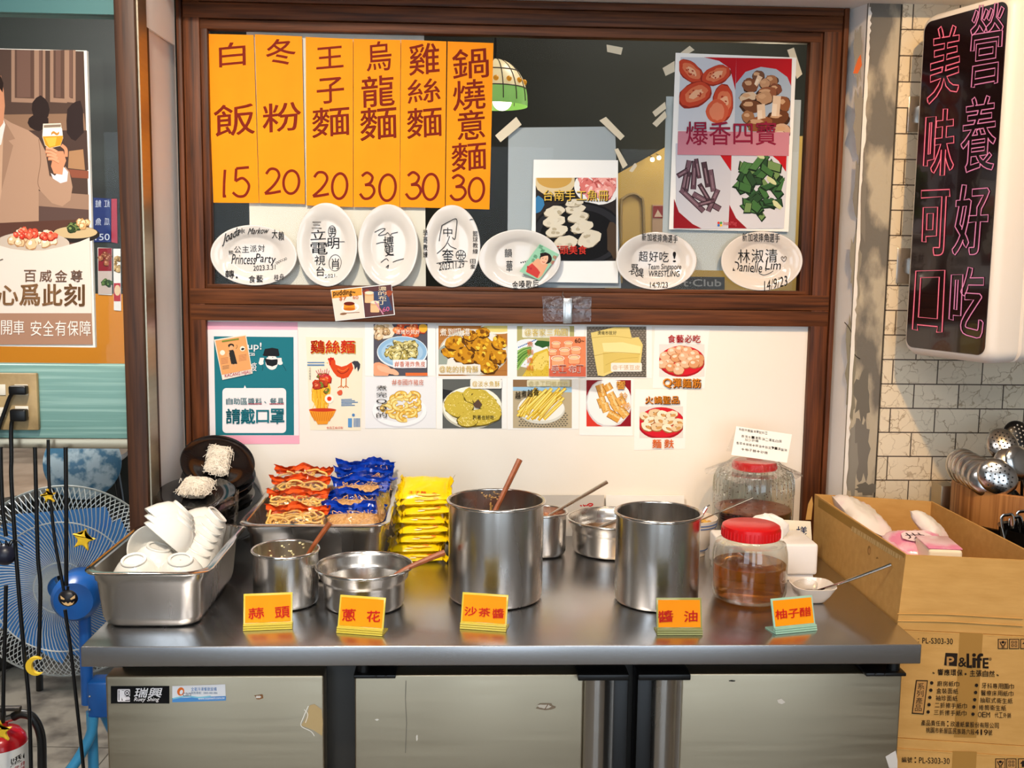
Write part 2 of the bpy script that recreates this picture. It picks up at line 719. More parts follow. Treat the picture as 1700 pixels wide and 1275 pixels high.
    def scribble(s, box, n, col, wd=1.2):
        """Cursive pen strokes."""
        x0, y0, x1, y1 = box
        pts = []
        for i in range(n):
            pts.append((x0 + (x1 - x0) * (i + s.R.uniform(-0.4, 0.4)) / n, s.R.uniform(y0, y1)))
        return s.curve(pts, wd, col, k=5)

    def obj(s, name, parent, m=None):
        me = bpy.data.meshes.new(name)
        o = bpy.data.objects.new(name, me)
        C.objects.link(o)
        L = rootloc(parent)
        me.from_pydata([tuple(p - L) for p in s.v], [], s.f)
        me.materials.append(m or INK)
        a = me.color_attributes.new('ink', 'FLOAT_COLOR', 'POINT')
        for i, c in enumerate(s.c):
            a.data[i].color = (c[0], c[1], c[2], 1)
        me.update()
        if parent is not None:
            o.parent = parent
        return o


def sheet(name, label, cat, quad, pl, m=None, group=None, t=0.0006, lift=0.0):
    """A sheet of paper: its four corners in photo pixels (tl, tr, br, bl) on plane pl."""
    f = [pl.at(q[0], q[1], lift + t) for q in quad]
    b = [p - pl.n * t for p in f]
    o = M().add(f + b, [[0, 1, 2, 3], [7, 6, 5, 4], [0, 4, 5, 1], [1, 5, 6, 2], [2, 6, 7, 3], [3, 7, 4, 0]])
    r = bpy.data.objects.new(name, None)
    bpy.data.objects.remove(r)
    x = o.obj(name, m or LAMPAPER)
    L = f[3].copy()
    for q in x.data.vertices:
        q.co -= L
    x.location = L
    return prop(x, label, cat, group)

# ================================================================== THE SETTING
YB = 0.75            # front plane of the timber window frame
YL = 0.50            # plane of the mirror partition on the left, built as clear panes
YR = 0.69            # face of the pillar and tiled wall on the right
B = wall(YB)
ZC = 0.80
PAINT = mat('white_paint', 'f4f0ec', 0.6, var=('e6dfd8', (3, 3, 3), 5, 0.4, 0.8), bump=((30, 30, 30), 0.05))
CEILP = mat('ceiling_paint', 'c9bdb3', 0.7)
FLOORM = mat('floor_stone', '857e73', 0.4, var=('56504a', (11, 11, 11), 11, 0.42, 0.64), bump=((5, 5, 5), 0.02))
DARKW = mat('dark_wall', '2e322e', 0.6, var=('23261f', (2, 2, 2), 4, 0.3, 0.7))
TEALP = mat('teal_paint', '4f7c7c', 0.45, bump=((4, 60, 60), 0.1))
TEALB = mat('teal_board', '6d968f', 0.4, var=('9dbfb7', (2.2, 30, 120), 6, 0.5, 0.8), bump=((4, 60, 160), 0.25))
BOARD = mat('white_board', 'f0e9df', 0.3, var=('ebe1d3', (2, 2, 2), 3, 0.35, 0.75), spec=0.4)
CONC = mat('bare_concrete', 'b3a893', 0.9, var=('6f6a62', (14, 14, 6), 12, 0.46, 0.58), bump=((70, 70, 70), 0.9))


def tile_material():
    m = bpy.data.materials.new('glazed_wall_tile')
    m.use_nodes = True
    nt = m.node_tree
    b = nt.nodes['Principled BSDF']
    tc = nt.nodes.new('ShaderNodeTexCoord')
    mp = nt.nodes.new('ShaderNodeMapping')
    mp.inputs['Rotation'].default_value = (math.radians(90), 0, 0)
    mp.inputs['Location'].default_value = (0.045, 0.0035, 0)
    br = nt.nodes.new('ShaderNodeTexBrick')
    br.inputs['Scale'].default_value = 1.0
    br.inputs['Brick Width'].default_value = 0.111
    br.inputs['Row Height'].default_value = 0.0595
    br.inputs['Mortar Size'].default_value = 0.0016
    br.inputs['Color1'].default_value = (*lin('e8dac0'), 1)
    br.inputs['Color2'].default_value = (*lin('dacdb4'), 1)
    br.inputs['Mortar'].default_value = (*lin('5d5247'), 1)
    nt.links.new(tc.outputs['Object'], mp.inputs[0])
    nt.links.new(mp.outputs[0], br.inputs['Vector'])
    vo = nt.nodes.new('ShaderNodeTexVoronoi')
    vo.feature = 'DISTANCE_TO_EDGE'
    vo.inputs['Scale'].default_value = 30
    no = nt.nodes.new('ShaderNodeTexNoise')
    no.inputs['Scale'].default_value = 26
    no.inputs['Detail'].default_value = 6
    mixv = nt.nodes.new('ShaderNodeMix')
    mixv.data_type = 'VECTOR'
    mixv.inputs['Factor'].default_value = 0.06
    nt.links.new(tc.outputs['Object'], mixv.inputs['A'])
    nt.links.new(no.outputs['Color'], mixv.inputs['B'])
    nt.links.new(mixv.outputs['Result'], vo.inputs['Vector'])
    nt.links.new(tc.outputs['Object'], no.inputs['Vector'])
    r1 = nt.nodes.new('ShaderNodeValToRGB')
    r1.color_ramp.elements[0].position, r1.color_ramp.elements[1].position = 0.0, 0.05
    r1.color_ramp.elements[0].color = (0.42, 0.34, 0.26, 1)
    r1.color_ramp.elements[1].color = (1, 1, 1, 1)
    nt.links.new(vo.outputs['Distance'], r1.inputs[0])
    r2 = nt.nodes.new('ShaderNodeValToRGB')
    r2.color_ramp.elements[0].position, r2.color_ramp.elements[1].position = 0.42, 0.62
    r2.color_ramp.elements[0].color = (1, 1, 1, 1)
    r2.color_ramp.elements[1].color = (0, 0, 0, 1)
    nt.links.new(no.outputs['Fac'], r2.inputs[0])
    mx = nt.nodes.new('ShaderNodeMix')
    mx.data_type = 'RGBA'
    mx.inputs['A'].default_value = (1, 1, 1, 1)
    nt.links.new(r2.outputs[0], mx.inputs['Factor'])
    nt.links.new(r1.outputs[0], mx.inputs['B'])
    ml = nt.nodes.new('ShaderNodeMix')
    ml.data_type = 'RGBA'
    ml.blend_type = 'MULTIPLY'
    ml.inputs['Factor'].default_value = 0.85
    nt.links.new(br.outputs['Color'], ml.inputs['A'])
    nt.links.new(mx.outputs['Result'], ml.inputs['B'])
    nt.links.new(ml.outputs['Result'], b.inputs['Base Color'])
    b.inputs['Roughness'].default_value = 0.2
    bp = nt.nodes.new('ShaderNodeBump')
    bp.inputs['Strength'].default_value = 0.5
    bp.inputs['Distance'].default_value = 0.003
    inv = nt.nodes.new('ShaderNodeMath')
    inv.operation = 'SUBTRACT'
    inv.inputs[0].default_value = 1.0
    nt.links.new(br.outputs['Fac'], inv.inputs[1])
    ad = nt.nodes.new('ShaderNodeMath')
    ad.operation = 'MULTIPLY_ADD'
    ad.inputs[1].default_value = 0.35
    nt.links.new(no.outputs['Fac'], ad.inputs[0])
    nt.links.new(inv.outputs[0], ad.inputs[2])
    nt.links.new(ad.outputs[0], bp.inputs['Height'])
    nt.links.new(bp.outputs[0], b.inputs['Normal'])
    return m


TILE = tile_material()


def floor_material():
    m = FLOORM
    nt = m.node_tree
    b = nt.nodes['Principled BSDF']
    src = b.inputs['Base Color'].links[0].from_socket
    tc = nt.nodes.new('ShaderNodeTexCoord')
    mp = nt.nodes.new('ShaderNodeMapping')
    mp.inputs['Rotation'].default_value = (0, 0, math.radians(3))
    br = nt.nodes.new('ShaderNodeTexBrick')
    br.offset = 0.0
    br.inputs['Scale'].default_value = 1.0
    br.inputs['Brick Width'].default_value = 0.6
    br.inputs['Row Height'].default_value = 0.6
    br.inputs['Mortar Size'].default_value = 0.0022
    br.inputs['Color1'].default_value = br.inputs['Color2'].default_value = (1, 1, 1, 1)
    br.inputs['Mortar'].default_value = (0.25, 0.24, 0.22, 1)
    ml = nt.nodes.new('ShaderNodeMix')
    ml.data_type = 'RGBA'
    ml.blend_type = 'MULTIPLY'
    ml.inputs['Factor'].default_value = 1
    nt.links.new(tc.outputs['Object'], mp.inputs[0])
    nt.links.new(mp.outputs[0], br.inputs['Vector'])
    nt.links.new(src, ml.inputs['A'])
    nt.links.new(br.outputs['Color'], ml.inputs['B'])
    nt.links.new(ml.outputs['Result'], b.inputs['Base Color'])


floor_material()

# room shell
struct(M().box(-4.2, 3.4, -4.6, 4.3, -0.1, 0).obj('floor', FLOORM), cat='floor')
struct(M().box(-4.2, 3.4, -4.6, 4.3, 2.9, 3.0).obj('ceiling', CEILP), cat='ceiling')
struct(M().box(-4.3, -4.2, -4.6, 4.3, 0, 2.9).obj('wall_left', mat('side_wall', 'a09890', 0.7)))
struct(M().box(3.4, 3.5, -4.6, 4.3, 0, 2.9).obj('wall_right', MATS['side_wall']))
struct(M().box(-4.2, -0.6, 4.2, 4.3, 0, 2.9).obj('wall_back', DARKW))
# street side behind the viewer: dark timber wall with two glazed openings for daylight
wf = M()
for x0, x1, z0, z1 in ((-4.2, -2.6, 0, 2.9), (-1.0, -0.2, 0, 2.9), (0.55, 1.05, 0, 2.9), (2.4, 3.4, 0, 2.9), (-2.6, -1.0, 2.3, 2.9), (-0.2, 0.55, 2.3, 2.9), (1.05, 2.4, 2.3, 2.9), (-2.6, -1.0, 0, 0.3), (1.05, 2.4, 0, 0.3)):
    wf.box(x0, x1, -4.6, -4.5, z0, z1)
struct(wf.obj('wall_front', mat('street_wall', '8a8480', 0.6)))

# timber frame around the display window and the white board
gx0, gx1 = -0.6875, 0.735
bx0, bx1 = -0.704, 0.765
zt, zg0, zg1, zb = 2.083, 1.414, 2.005, 1.327
ZBOT = 0.62


def stile(name, outer, xg, xb, sgn):
    m = M()
    a, b_ = sorted((outer, outer + sgn * 0.012))
    m.box(a, b_, YB - 0.012, YB + 0.03, ZBOT, zt, bev=0.002)
    a, b_ = sorted((outer + sgn * 0.013, xb - sgn * 0.0))
    m.box(a, b_, YB - 0.006, YB + 0.03, ZBOT, zt, bev=0.0025)
    a, b_ = sorted((xb, xg))
    m.box(a, b_, YB + 0.001, YB + 0.03, zg0 - 0.045, zt - 0.02, bev=0.002)
    return struct(m.obj(name, WOODV), cat='window frame')


stile('trim_1', -0.7555, gx0, bx0, 1)
stile('trim_2', 0.822, gx1, bx1, -1)
m = M()
m.box(-0.742, 0.809, YB - 0.010, YB + 0.03, zt - 0.018, zt, bev=0.002)
m.box(-0.742, 0.809, YB - 0.007, YB + 0.03, 2.028, zt - 0.019, bev=0.0025)
m.box(-0.71, 0.76, YB + 0.000, YB + 0.03, 2.005, 2.027, bev=0.002)
struct(m.obj('trim_3', WOODH), cat='window frame')
m = M()
m.box(-0.74, 0.808, YB - 0.0075, YB + 0.03, 1.3665, 1.404, bev=0.0025)
m.box(-0.70, 0.75, YB + 0.000, YB + 0.03, 1.4045, 1.414, bev=0.002)
m.box(-0.74, 0.808, YB - 0.0065, YB + 0.03, 1.327, 1.3655, bev=0.0025)
struct(m.obj('trim_4', WOODH), cat='window frame')
struct(M().box(-0.72, 0.78, YB + 0.012, YB + 0.03, 0.60, 1.34).obj('wall_board', BOARD))
struct(M().box(-0.70, 0.75, YB + 0.018, YB + 0.023, 1.40, 2.02).obj('window_1', PANE), cat='window')

# soffit above, plain reveals on both sides
PLw = wall(0.534)
xl0 = PLw.at(248, 437).x
xl1 = B.at(297, 437).x
zs = zt + 0.001
struct(M().box(-0.98, 1.9, 0.61, YB + 0.05, zs, 2.9).obj('ceiling_soffit', PAINT), cat='ceiling')
m = M()
m.add([(xl0, 0.534, 0), (xl1 - 0.004, YB + 0.03, 0), (xl1 - 0.004, YB + 0.03, zs), (xl0, 0.534, zs),
       (xl0 - 0.02, 0.534, 0), (xl1 - 0.04, YB + 0.03, 0), (xl1 - 0.04, YB + 0.03, zs), (xl0 - 0.02, 0.534, zs)],
      [[0, 1, 2, 3], [7, 6, 5, 4], [0, 3, 7, 4], [1, 5, 6, 2], [3, 2, 6, 7], [0, 4, 5, 1]])
struct(m.obj('wall_reveal_left', PAINT))
zk = PLw.at(248, 43).z
m = M().add([(xl0 - 0.001, 0.532, zk), (xl1 + 0.001, YB - 0.013, zk), (xl1 + 0.001, YB - 0.013, zs), (xl0 - 0.001, 0.532, zs),
             (xl0 + 0.005, 0.532, zk), (xl1 + 0.006, YB - 0.013, zk), (xl1 + 0.006, YB - 0.013, zs), (xl0 + 0.005, 0.532, zs)],
            [[0, 1, 2, 3], [7, 6, 5, 4], [0, 3, 7, 4], [1, 5, 6, 2], [3, 2, 6, 7], [0, 4, 5, 1]])
struct(m.obj('trim_5', PAINT), cat='trim')
# timber post with a steel edge strip
PF = wall(0.466)
pa, pb = PF.at(191, 0), PF.at(208, 760)
px0 = (pa.x + pb.x) / 2
px1 = PF.at(231, 300).x
struct(M().box(px0, px1, 0.466, 0.56, 0, 2.9, bev=0.003).obj('trim_6', POSTWOOD), cat='post')
struct(M().box(px1 + 0.001, px1 + 0.0045, 0.476, 0.534, 0, zs).obj('trim_7', STEELDOOR), cat='trim')
struct(M().box(px1 + 0.001, xl0 - 0.0005, 0.534, 0.56, 0, zs).obj('trim_8', POSTWOOD), cat='post')

# left partition: teal beam, teal board, ledge and two mirrors built as clear panes
PLp = wall(YL)
ztb = PLp.at(100, 22).z
zb1, zb0 = PLp.at(100, 605).z, PLp.at(100, 726).z
zl0 = PLp.at(100, 744).z
struct(M().box(-4.2, px0 - 0.001, YL, YL + 0.05, ztb, 2.9).obj('wall_beam_left', TEALP))
struct(M().box(-4.2, px0 - 0.001, YL - 0.012, YL + 0.03, zb0, zb1, bev=0.002).obj('wall_panel_left', TEALB))
struct(M().box(-4.2, px0 - 0.001, YL - 0.006, YL + 0.03, zl0, zb0 - 0.001, bev=0.003).obj('trim_9', STEELDOOR), cat='trim')
struct(M().box(-4.2, px0 - 0.001, YL + 0.012, YL + 0.017, zb1, ztb).obj('mirror_pane_1', PANE), cat='window')
struct(M().box(-4.2, px0 - 0.001, YL + 0.012, YL + 0.017, 0.0, zl0).obj('mirror_pane_2', PANE), cat='window')
struct(M().box(px0 - 0.004, px0 - 0.0005, YL - 0.004, YL + 0.02, zb1, ztb).obj('trim_10', STEELBRIGHT), cat='trim')

# right: reveal, bare pillar with peeling edge, tiled wall
PRr = wall(YR)
xr1 = PRr.at(1428, 300).x
struct(M().add([(0.8235, YB + 0.03, 0), (xr1, YR, 0), (xr1, YR, zs), (0.8235, YB + 0.03, zs), (0.86, YB + 0.05, 0), (xr1 + 0.02, YR + 0.04, 0), (xr1 + 0.02, YR + 0.04, zs), (0.86, YB + 0.05, zs)],
               [[0, 1, 2, 3], [7, 6, 5, 4], [0, 3, 7, 4], [1, 5, 6, 2], [3, 2, 6, 7], [0, 4, 5, 1]]).obj('wall_reveal_right', PAINT))
xt = PRr.at(1483, 300).x
struct(M().box(xr1 - 0.002, xt - 0.004, YR + 0.002, YR + 0.1, 0, zs).obj('wall_pillar', CONC))
struct(M().box(xt, 3.4, YR, YR + 0.1, 0, zs).obj('wall_tiled', TILE))
struct(M().box(xt - 0.0045, xt + 0.0005, YR + 0.004, YR + 0.05, 0, zs).obj('trim_11', mat('dark_grout', '3b342b', 0.8)), cat='trim')
# peeling paint lip down the edge of the pillar
R = random.Random(4)
pts, pts2 = [], []
edge = [(1429, 12), (1424, 40), (1425, 70), (1413, 95), (1412, 150), (1414, 200), (1416, 260), (1413, 310), (1411, 420), (1404, 490), (1401, 530), (1400, 600), (1397, 690), (1393, 740), (1389, 800), (1388, 850), (1386, 1000)]
a = M()
L0, L1 = [], []
for i in range(len(edge) - 1):
    for k in range(5):
        t = k / 5
        x = edge[i][0] + (edge[i + 1][0] - edge[i][0]) * t + R.uniform(-1.6, 1.6)
        y = edge[i][1] + (edge[i + 1][1] - edge[i][1]) * t
        pk = PRr.at(x, y)
        L0.append(Vector((xr1 - 0.003, YR - 0.003, pk.z)))
        L1.append(Vector((max(pk.x, xr1) + R.uniform(0.001, 0.006), YR - 0.004 - R.uniform(0, 0.004), pk.z)))
L2 = [Vector((p.x, YR + 0.003, p.z)) for p in L1]
a.loft([L0, L1, L2], closed=False, smooth=False)
struct(a.obj('trim_12', mat('peeling_plaster', 'e6e0d8', 0.8)), cat='trim')
# worn patches of grey cement and one spot of bare brick
ar = Art(wall(YR + 0.002), 0.0005, seed=9)
for (x, y, rx, ry, c) in ((1424, 90, 7, 50, '857f74'), (1428, 210, 10, 70, '8a8377'), (1428, 330, 10, 80, '7d776d'), (1420, 440, 9, 50, '8c8576'), (1412, 620, 8, 90, '86806f'), (1432, 655, 12, 45, '6f6a61'),
                         (1432, 745, 13, 55, '77726a'), (1415, 770, 9, 60, '8b867c'), (1440, 812, 18, 10, '6a655c')):
    ar.blob(x, y, rx, ry, c, 0.3, 22)
ar.poly([(1416, 122), (1424, 98), (1429, 90), (1431, 108), (1424, 122)], 'c9622f')
ar.curve([(1402, 535), (1410, 545), (1416, 560), (1412, 575), (1420, 590), (1428, 596)], 1.4, '2c241d')
struct(ar.obj('wall_pillar_patch', None), cat='wall')

# dim room beyond the display window
YD = 2.2
PD = wall(YD)
struct(M().box(-0.6, 3.4, YD, YD + 0.1, 0, 2.9).obj('wall_rear', DARKW))
struct(M().box(-0.6, -0.52, YB + 0.3, YD, 0, 2.9).obj('wall_divider', DARKW))
YEL = mat('yellow_paint', 'd9b867', 0.6)
yp = [PD.at(*q, 0.02) for q in ((1005, 500), (1005, 300), (1055, 272), (1112, 240), (1345, 225), (1345, 500))]
m = M()
n = len(yp)
bk = [p + Vector((0, 0.019, 0)) for p in yp]
m.add(yp + bk, [list(range(n)), list(range(2 * n - 1, n - 1, -1))] + [[i, (i + 1) % n, n + (i + 1) % n, n + i] for i in range(n)])
struct(m.obj('wall_niche', YEL))
# faint arch on the yellow wall
a = [PD.at(*q, 0.028) for q in ((1031, 470), (1031, 345), (1035, 330), (1050, 322), (1062, 327), (1068, 345), (1070, 470))]
struct(M().tube(smooth_path(a, 5), 0.006, 6).obj('trim_13', mat('arch_plaster', 'a88f5a', 0.6)), cat='trim')
lp = bpy.data.lights.new('niche_fill_light', 'POINT')  # unseen point light added to light up the yellow wall
lp.energy, lp.color, lp.shadow_soft_size = 7, (1, 0.85, 0.6), 0.05
lo = bpy.data.objects.new('niche_fill_light', lp)
C.objects.link(lo)
lo.location = (0.95, 1.75, 1.95)

# mirror reflection of orange panelling, built as panels far behind the left panes
YO = 3.2
PO = wall(YO)
o0, o1 = PO.at(-60, 485), PO.at(225, 607)
struct(M().box(o0.x, o1.x, YO, YO + 0.05, o1.z, o0.z).obj('wall_panel_orange', mat('orange_paint', 'd98a1f', 0.5)))
o2, o3 = PO.at(-60, 0), PO.at(225, 482)
struct(M().box(o2.x, o3.x, YO, YO + 0.05, o0.z, o2.z + 0.2).obj('wall_panel_grey', mat('grey_green_paint', '2a302d', 0.5, var=('191e1c', (0.5, 0.5, 5), 2, 0.4, 0.6))))

# ================================================================== ON THE GLASS AND THE BOARD
G = wall(0.7665)       # front face of the glass (pane starts at 0.768)
GB = wall(0.7745)      # behind the glass
BD = wall(0.7618)      # face of the white board
DKR = '7c1d08'

# ---- backing sheets taped behind the glass
def plain_sheet(name, label, cat, quad, pl, m, group=None):
    return sheet(name, label, cat, quad, pl, m, group)


plain_sheet('poster_back', 'cream sheet behind the glass, seen between the orange price strips and the oval plates', 'paper',
            [(409, 48), (704, 56), (707, 476), (416, 473)], wall(0.7765), mat('cream_paper', 'e6e3d4', 0.6))
plain_sheet('poster_back', 'blue-grey sheet behind the glass around the fish roll picture', 'paper',
            [(844, 212), (1021, 210), (1031, 478), (842, 478)], wall(0.7765), mat('blue_grey_paper', 'aab4b8', 0.6))
plain_sheet('poster_back', 'pale sheet behind the glass under the picture of four ingredients', 'paper',
            [(1106, 160), (1330, 166), (1318, 452), (1098, 447)], wall(0.7765), mat('pale_grey_paper', 'b9c3c4', 0.6))

# ---- orange price strips
k = crop(280, 0, 2.982)
STRIPS = [
    ('white rice', [(190, 168), (420, 173), (447, 1005), (222, 1003)],
     [('白', (250, 210, 380, 328)), ('飯', (225, 515, 425, 670))],
     [('1', (262, 840, 290, 975)), ('5', (315, 825, 402, 975))], 'orange price strip for rice at 15, hanging at the left end of the row'),
    ('', [(427, 170), (660, 180), (675, 1010), (449, 1005)],
     [('冬', (482, 193, 628, 322)), ('粉', (465, 508, 655, 650))],
     [('2', (472, 833, 560, 962)), ('0', (562, 838, 652, 965))], 'orange price strip reading 冬粉 20, second in the row'),
    ('', [(678, 183), (912, 193), (912, 1025), (682, 1017)],
     [('王', (730, 232, 865, 337)), ('子', (733, 385, 868, 510)), ('麵', (710, 530, 895, 675))],
     [('2', (710, 850, 798, 975)), ('0', (803, 852, 890, 990))], 'orange price strip reading 王子麵 20, third in the row'),
    ('', [(915, 192), (1148, 198), (1143, 1025), (915, 1025)],
     [('烏', (980, 205, 1103, 350)), ('龍', (955, 375, 1117, 527)), ('麵', (948, 530, 1128, 690))],
     [('3', (945, 852, 1020, 985)), ('0', (1037, 858, 1130, 1000))], 'orange price strip reading 烏龍麵 30'),
    ('', [(1151, 196), (1375, 205), (1367, 1030), (1145, 1025)],
     [('雞', (1190, 215, 1340, 368)), ('絲', (1183, 390, 1345, 508)), ('麵', (1180, 532, 1352, 680))],
     [('3', (1172, 850, 1250, 985)), ('0', (1252, 855, 1342, 995))], 'orange price strip reading 雞絲麵 30'),
    ('', [(1381, 205), (1608, 213), (1588, 1037), (1371, 1030)],
     [('鍋', (1405, 240, 1583, 388)), ('燒', (1408, 395, 1567, 543)), ('意', (1430, 545, 1565, 690)), ('麵', (1400, 705, 1572, 845))],
     [('3', (1392, 865, 1472, 990)), ('0', (1480, 875, 1567, 1003))], 'orange price strip with four characters 鍋燒意麵 30, beside the dark glass'),
]
DIG = {'1': [[(0.6, 0), (0.45, 0.5), (0.4, 1)], [(0.2, 0.98), (0.8, 0.97)]],
       '2': [[(0.12, 0.22), (0.35, 0.03), (0.7, 0.06), (0.85, 0.3), (0.55, 0.65), (0.05, 0.97)], [(0.05, 0.97), (0.4, 0.95), (0.95, 0.88)]],
       '3': [[(0.15, 0.15), (0.5, 0.02), (0.85, 0.18), (0.7, 0.4), (0.35, 0.48)], [(0.35, 0.48), (0.8, 0.5), (0.97, 0.72), (0.7, 0.95), (0.3, 0.98), (0.03, 0.8)]],
       '5': [[(0.22, 0.06), (0.95, 0.02)], [(0.22, 0.06), (0.18, 0.48)], [(0.18, 0.48), (0.6, 0.38), (0.95, 0.62), (0.75, 0.93), (0.35, 0.98), (0.02, 0.85)]]}


def digit(a, ch, box, wd, col):
    x0, y0, x1, y1 = box
    if ch == '0':
        cx, cy, rx, ry = (x0 + x1) / 2, (y0 + y1) / 2, (x1 - x0) / 2 - wd / 2, (y1 - y0) / 2 - wd / 2
        a.line([(cx + rx * math.cos(2 * PI * i / 40) + ry * 0.05 * math.sin(2 * PI * i / 40), cy - ry * math.sin(2 * PI * i / 40)) for i in range(40)], wd, col, closed=True)
        return
    for st in DIG[ch]:
        a.curve([(x0 + u * (x1 - x0), y0 + t * (y1 - y0)) for u, t in st], wd, col)


for _n, quad, chars, digs, lab in STRIPS:
    s = sheet('price_strip', lab, 'sign', [k(*q) for q in quad], G, ORANGEPAPER, 'orange handwritten price strips')
    a = Art(G, 0.0011, k=k)
    for ch, bx in chars:
        a.text(ch, bx, DKR, 0.010, rise=0.09, slant=-0.02)
    a.obj('lettering', s)
    a = Art(G, 0.0011, k=k)
    for ch, bx in digs:
        digit(a, ch, bx, 13, DKR)
    a.obj('price', s)

# ---- signed oval plates
PEN = '17161a'


def oval_plate(label, cx, cy, rx, ry, tilt=0.0):
    p = G.at(cx, cy, 0)
    e = G.at(cx + rx, cy, 0)
    f = G.at(cx, cy - ry, 0)
    hx, hz = (e - p).length, (f - p).length
    prof = [(0.001, 0.007), (0.56, 0.007), (0.62, 0.0085), (0.68, 0.013), (0.80, 0.0165), (0.955, 0.0205), (0.985, 0.0205), (1.0, 0.019), (0.985, 0.0175), (0.80, 0.0135), (0.66, 0.008), (0.60, 0.0035), (0.57, 0.001), (0.001, 0.001)]
    t = thing('oval_plate', label, 'plate', p, 'signed oval plates on the glass')
    m = M()
    loops = []
    for r, h in prof:
        loops.append([Vector((p.x + r * hx * math.cos(2 * PI * i / 72), p.y - h, p.z + r * hz * math.sin(2 * PI * i / 72))) for i in range(72)])
    m.loft(loops)
    m.obj('dish', WHITECER, t)
    m = M()
    hk = Vector((p.x, p.y - 0.001, p.z + hz * 0.97))
    # pen strokes follow the dish: flat middle, raised rim

    class Dish:
        def at(s, x, y, lift=0.0):
            q = G.at(x, y)
            r = math.hypot((q.x - p.x) / hx, (q.z - p.z) / hz)
            h = prof[-1][1]
            for i in range(7):
                if prof[i][0] <= r <= prof[i + 1][0]:
                    u = (r - prof[i][0]) / max(1e-6, prof[i + 1][0] - prof[i][0])
                    h = prof[i][1] + u * (prof[i + 1][1] - prof[i][1])
                    break
            else:
                h = 0.0205
            q = G.at(x, y, h + 0.0014 + lift)
            return q
    return t, Dish()


k6 = crop(340, 320, 3.542)
k7 = crop(780, 330, 2.656)

t, d = oval_plate('oval plate lying lengthwise, signed Princess Party, lowest left on the glass', 424, 424, 71.3, 50)
a = Art(d, 0, k=k6, seed=3)
a.row('公主派対', (170, 310, 355, 350), PEN, 0.0, rise=0.06)
a.text('Princess', (160, 362, 300, 420), PEN, -0.004, rise=-0.02, slant=0.15)
a.text('Party', (300, 362, 415, 425), PEN, -0.004, rise=-0.1, slant=0.15)
a.text('2023.3.31', (285, 425, 415, 455), PEN, 0.0, rise=0.06)
a.text('Joada', (108, 218, 205, 292), PEN, 0.008, rise=0.5, slant=0.2)
a.text('*', (203, 210, 234, 240), PEN, 0.008)
a.text('Markow', (258, 205, 375, 242), PEN, 0.006, rise=0.05, slant=0.35)
a.row('大賴', (392, 222, 468, 275), PEN, 0.012, rise=-0.3)
a.row('食藝', (255, 485, 345, 528), PEN, 0.004, rise=0.05)
a.text('轉', (120, 455, 172, 502), PEN, 0.01)
a.ell(188, 497, 6, 6, PEN)
a.row('桂舟', (405, 478, 468, 515), PEN, 0.008, rise=0.15)
a.text('熊', (140, 338, 168, 364), PEN, 0.004)
for i in range(5):
    a.ring(424 + i * 13, 412 - i * 6, 6, 6, 2.2, PEN, n=10)
a.obj('lettering', t)

t, d = oval_plate('upright oval plate under strip 王子麵, signed down in two columns', 544.5, 406.7, 50.2, 69.3)
a = Art(d, 0, k=k6, seed=5)
a.row('三', (625, 165, 690, 215), PEN, 0.0)
a.text('立', (622, 218, 712, 275), PEN, -0.006, rise=0.06)
a.text('電', (622, 292, 722, 362), PEN, -0.006)
a.text('視', (645, 368, 708, 425), PEN, -0.006)
a.text('台', (655, 432, 705, 490), PEN, -0.006)
a.ring(748, 228, 22, 34, 3, PEN)
a.text('男', (730, 205, 768, 260), PEN, -0.004)
a.text('明', (722, 265, 790, 330), PEN, -0.006)
a.curve([(700, 300), (760, 290), (822, 287)], 3, PEN)
a.ring(766, 412, 36, 48, 3, PEN, rt=5)
a.text('肖', (746, 385, 790, 448), PEN, -0.004)
a.text('2021.', (705, 478, 778, 498), PEN, -0.004, rise=0.1)
a.obj('lettering', t)

t, d = oval_plate('upright oval plate with a single tall flowing signature, just above the pudding card', 645.3, 408.3, 49.7, 68.5)
a = Art(d, 0, k=k6, seed=8)
a.curve([(998, 232), (1040, 212), (1060, 215), (1020, 250), (1060, 245), (1075, 235), (1090, 250), (1100, 240), (1135, 232)], 4, PEN)
a.text('博', (1050, 255, 1110, 318), PEN, 0.0, rise=0.1)
a.text('更', (1060, 312, 1112, 372), PEN, 0.0, rise=0.1)
a.curve([(1008, 300), (1040, 292), (1070, 296), (1060, 340), (1090, 362), (1110, 360)], 4, PEN)
a.curve([(1035, 410), (1065, 388), (1080, 400)], 4, PEN)
a.curve([(1065, 440), (1080, 425), (1075, 445)], 4, PEN)
a.curve([(1105, 408), (1130, 398), (1170, 388)], 4, PEN)
a.obj('lettering', t)

t, d = oval_plate('upright oval plate dated 2023.11.29 with a drawn ball', 750.5, 409.3, 46.7, 68.3)
a = Art(d, 0, k=k6, seed=11)
a.curve([(1395, 190), (1385, 240), (1378, 285)], 4.5, PEN)
a.curve([(1395, 192), (1440, 168), (1480, 155), (1478, 220), (1470, 272), (1455, 262)], 4.5, PEN)
a.text('中', (1402, 205, 1455, 258), PEN, 0.0)
a.curve([(1440, 255), (1415, 310), (1365, 358)], 4, PEN)
a.curve([(1430, 295), (1445, 315), (1480, 330)], 4, PEN)
a.text('奎', (1395, 330, 1462, 410), PEN, -0.004)
a.curve([(1362, 415), (1450, 402), (1545, 403)], 3.5, PEN)
a.ring(1505, 366, 28, 28, 3.5, PEN)
a.line([(1505, 338), (1505, 394)], 3.5, PEN)
a.line([(1478, 366), (1532, 366)], 3.5, PEN)
a.curve([(1488, 345), (1497, 366), (1488, 388)], 3.5, PEN)
a.curve([(1522, 345), (1513, 366), (1522, 388)], 3.5, PEN)
a.text('2023.11.29', (1377, 405, 1525, 448), PEN, 0.0, rise=0.12)
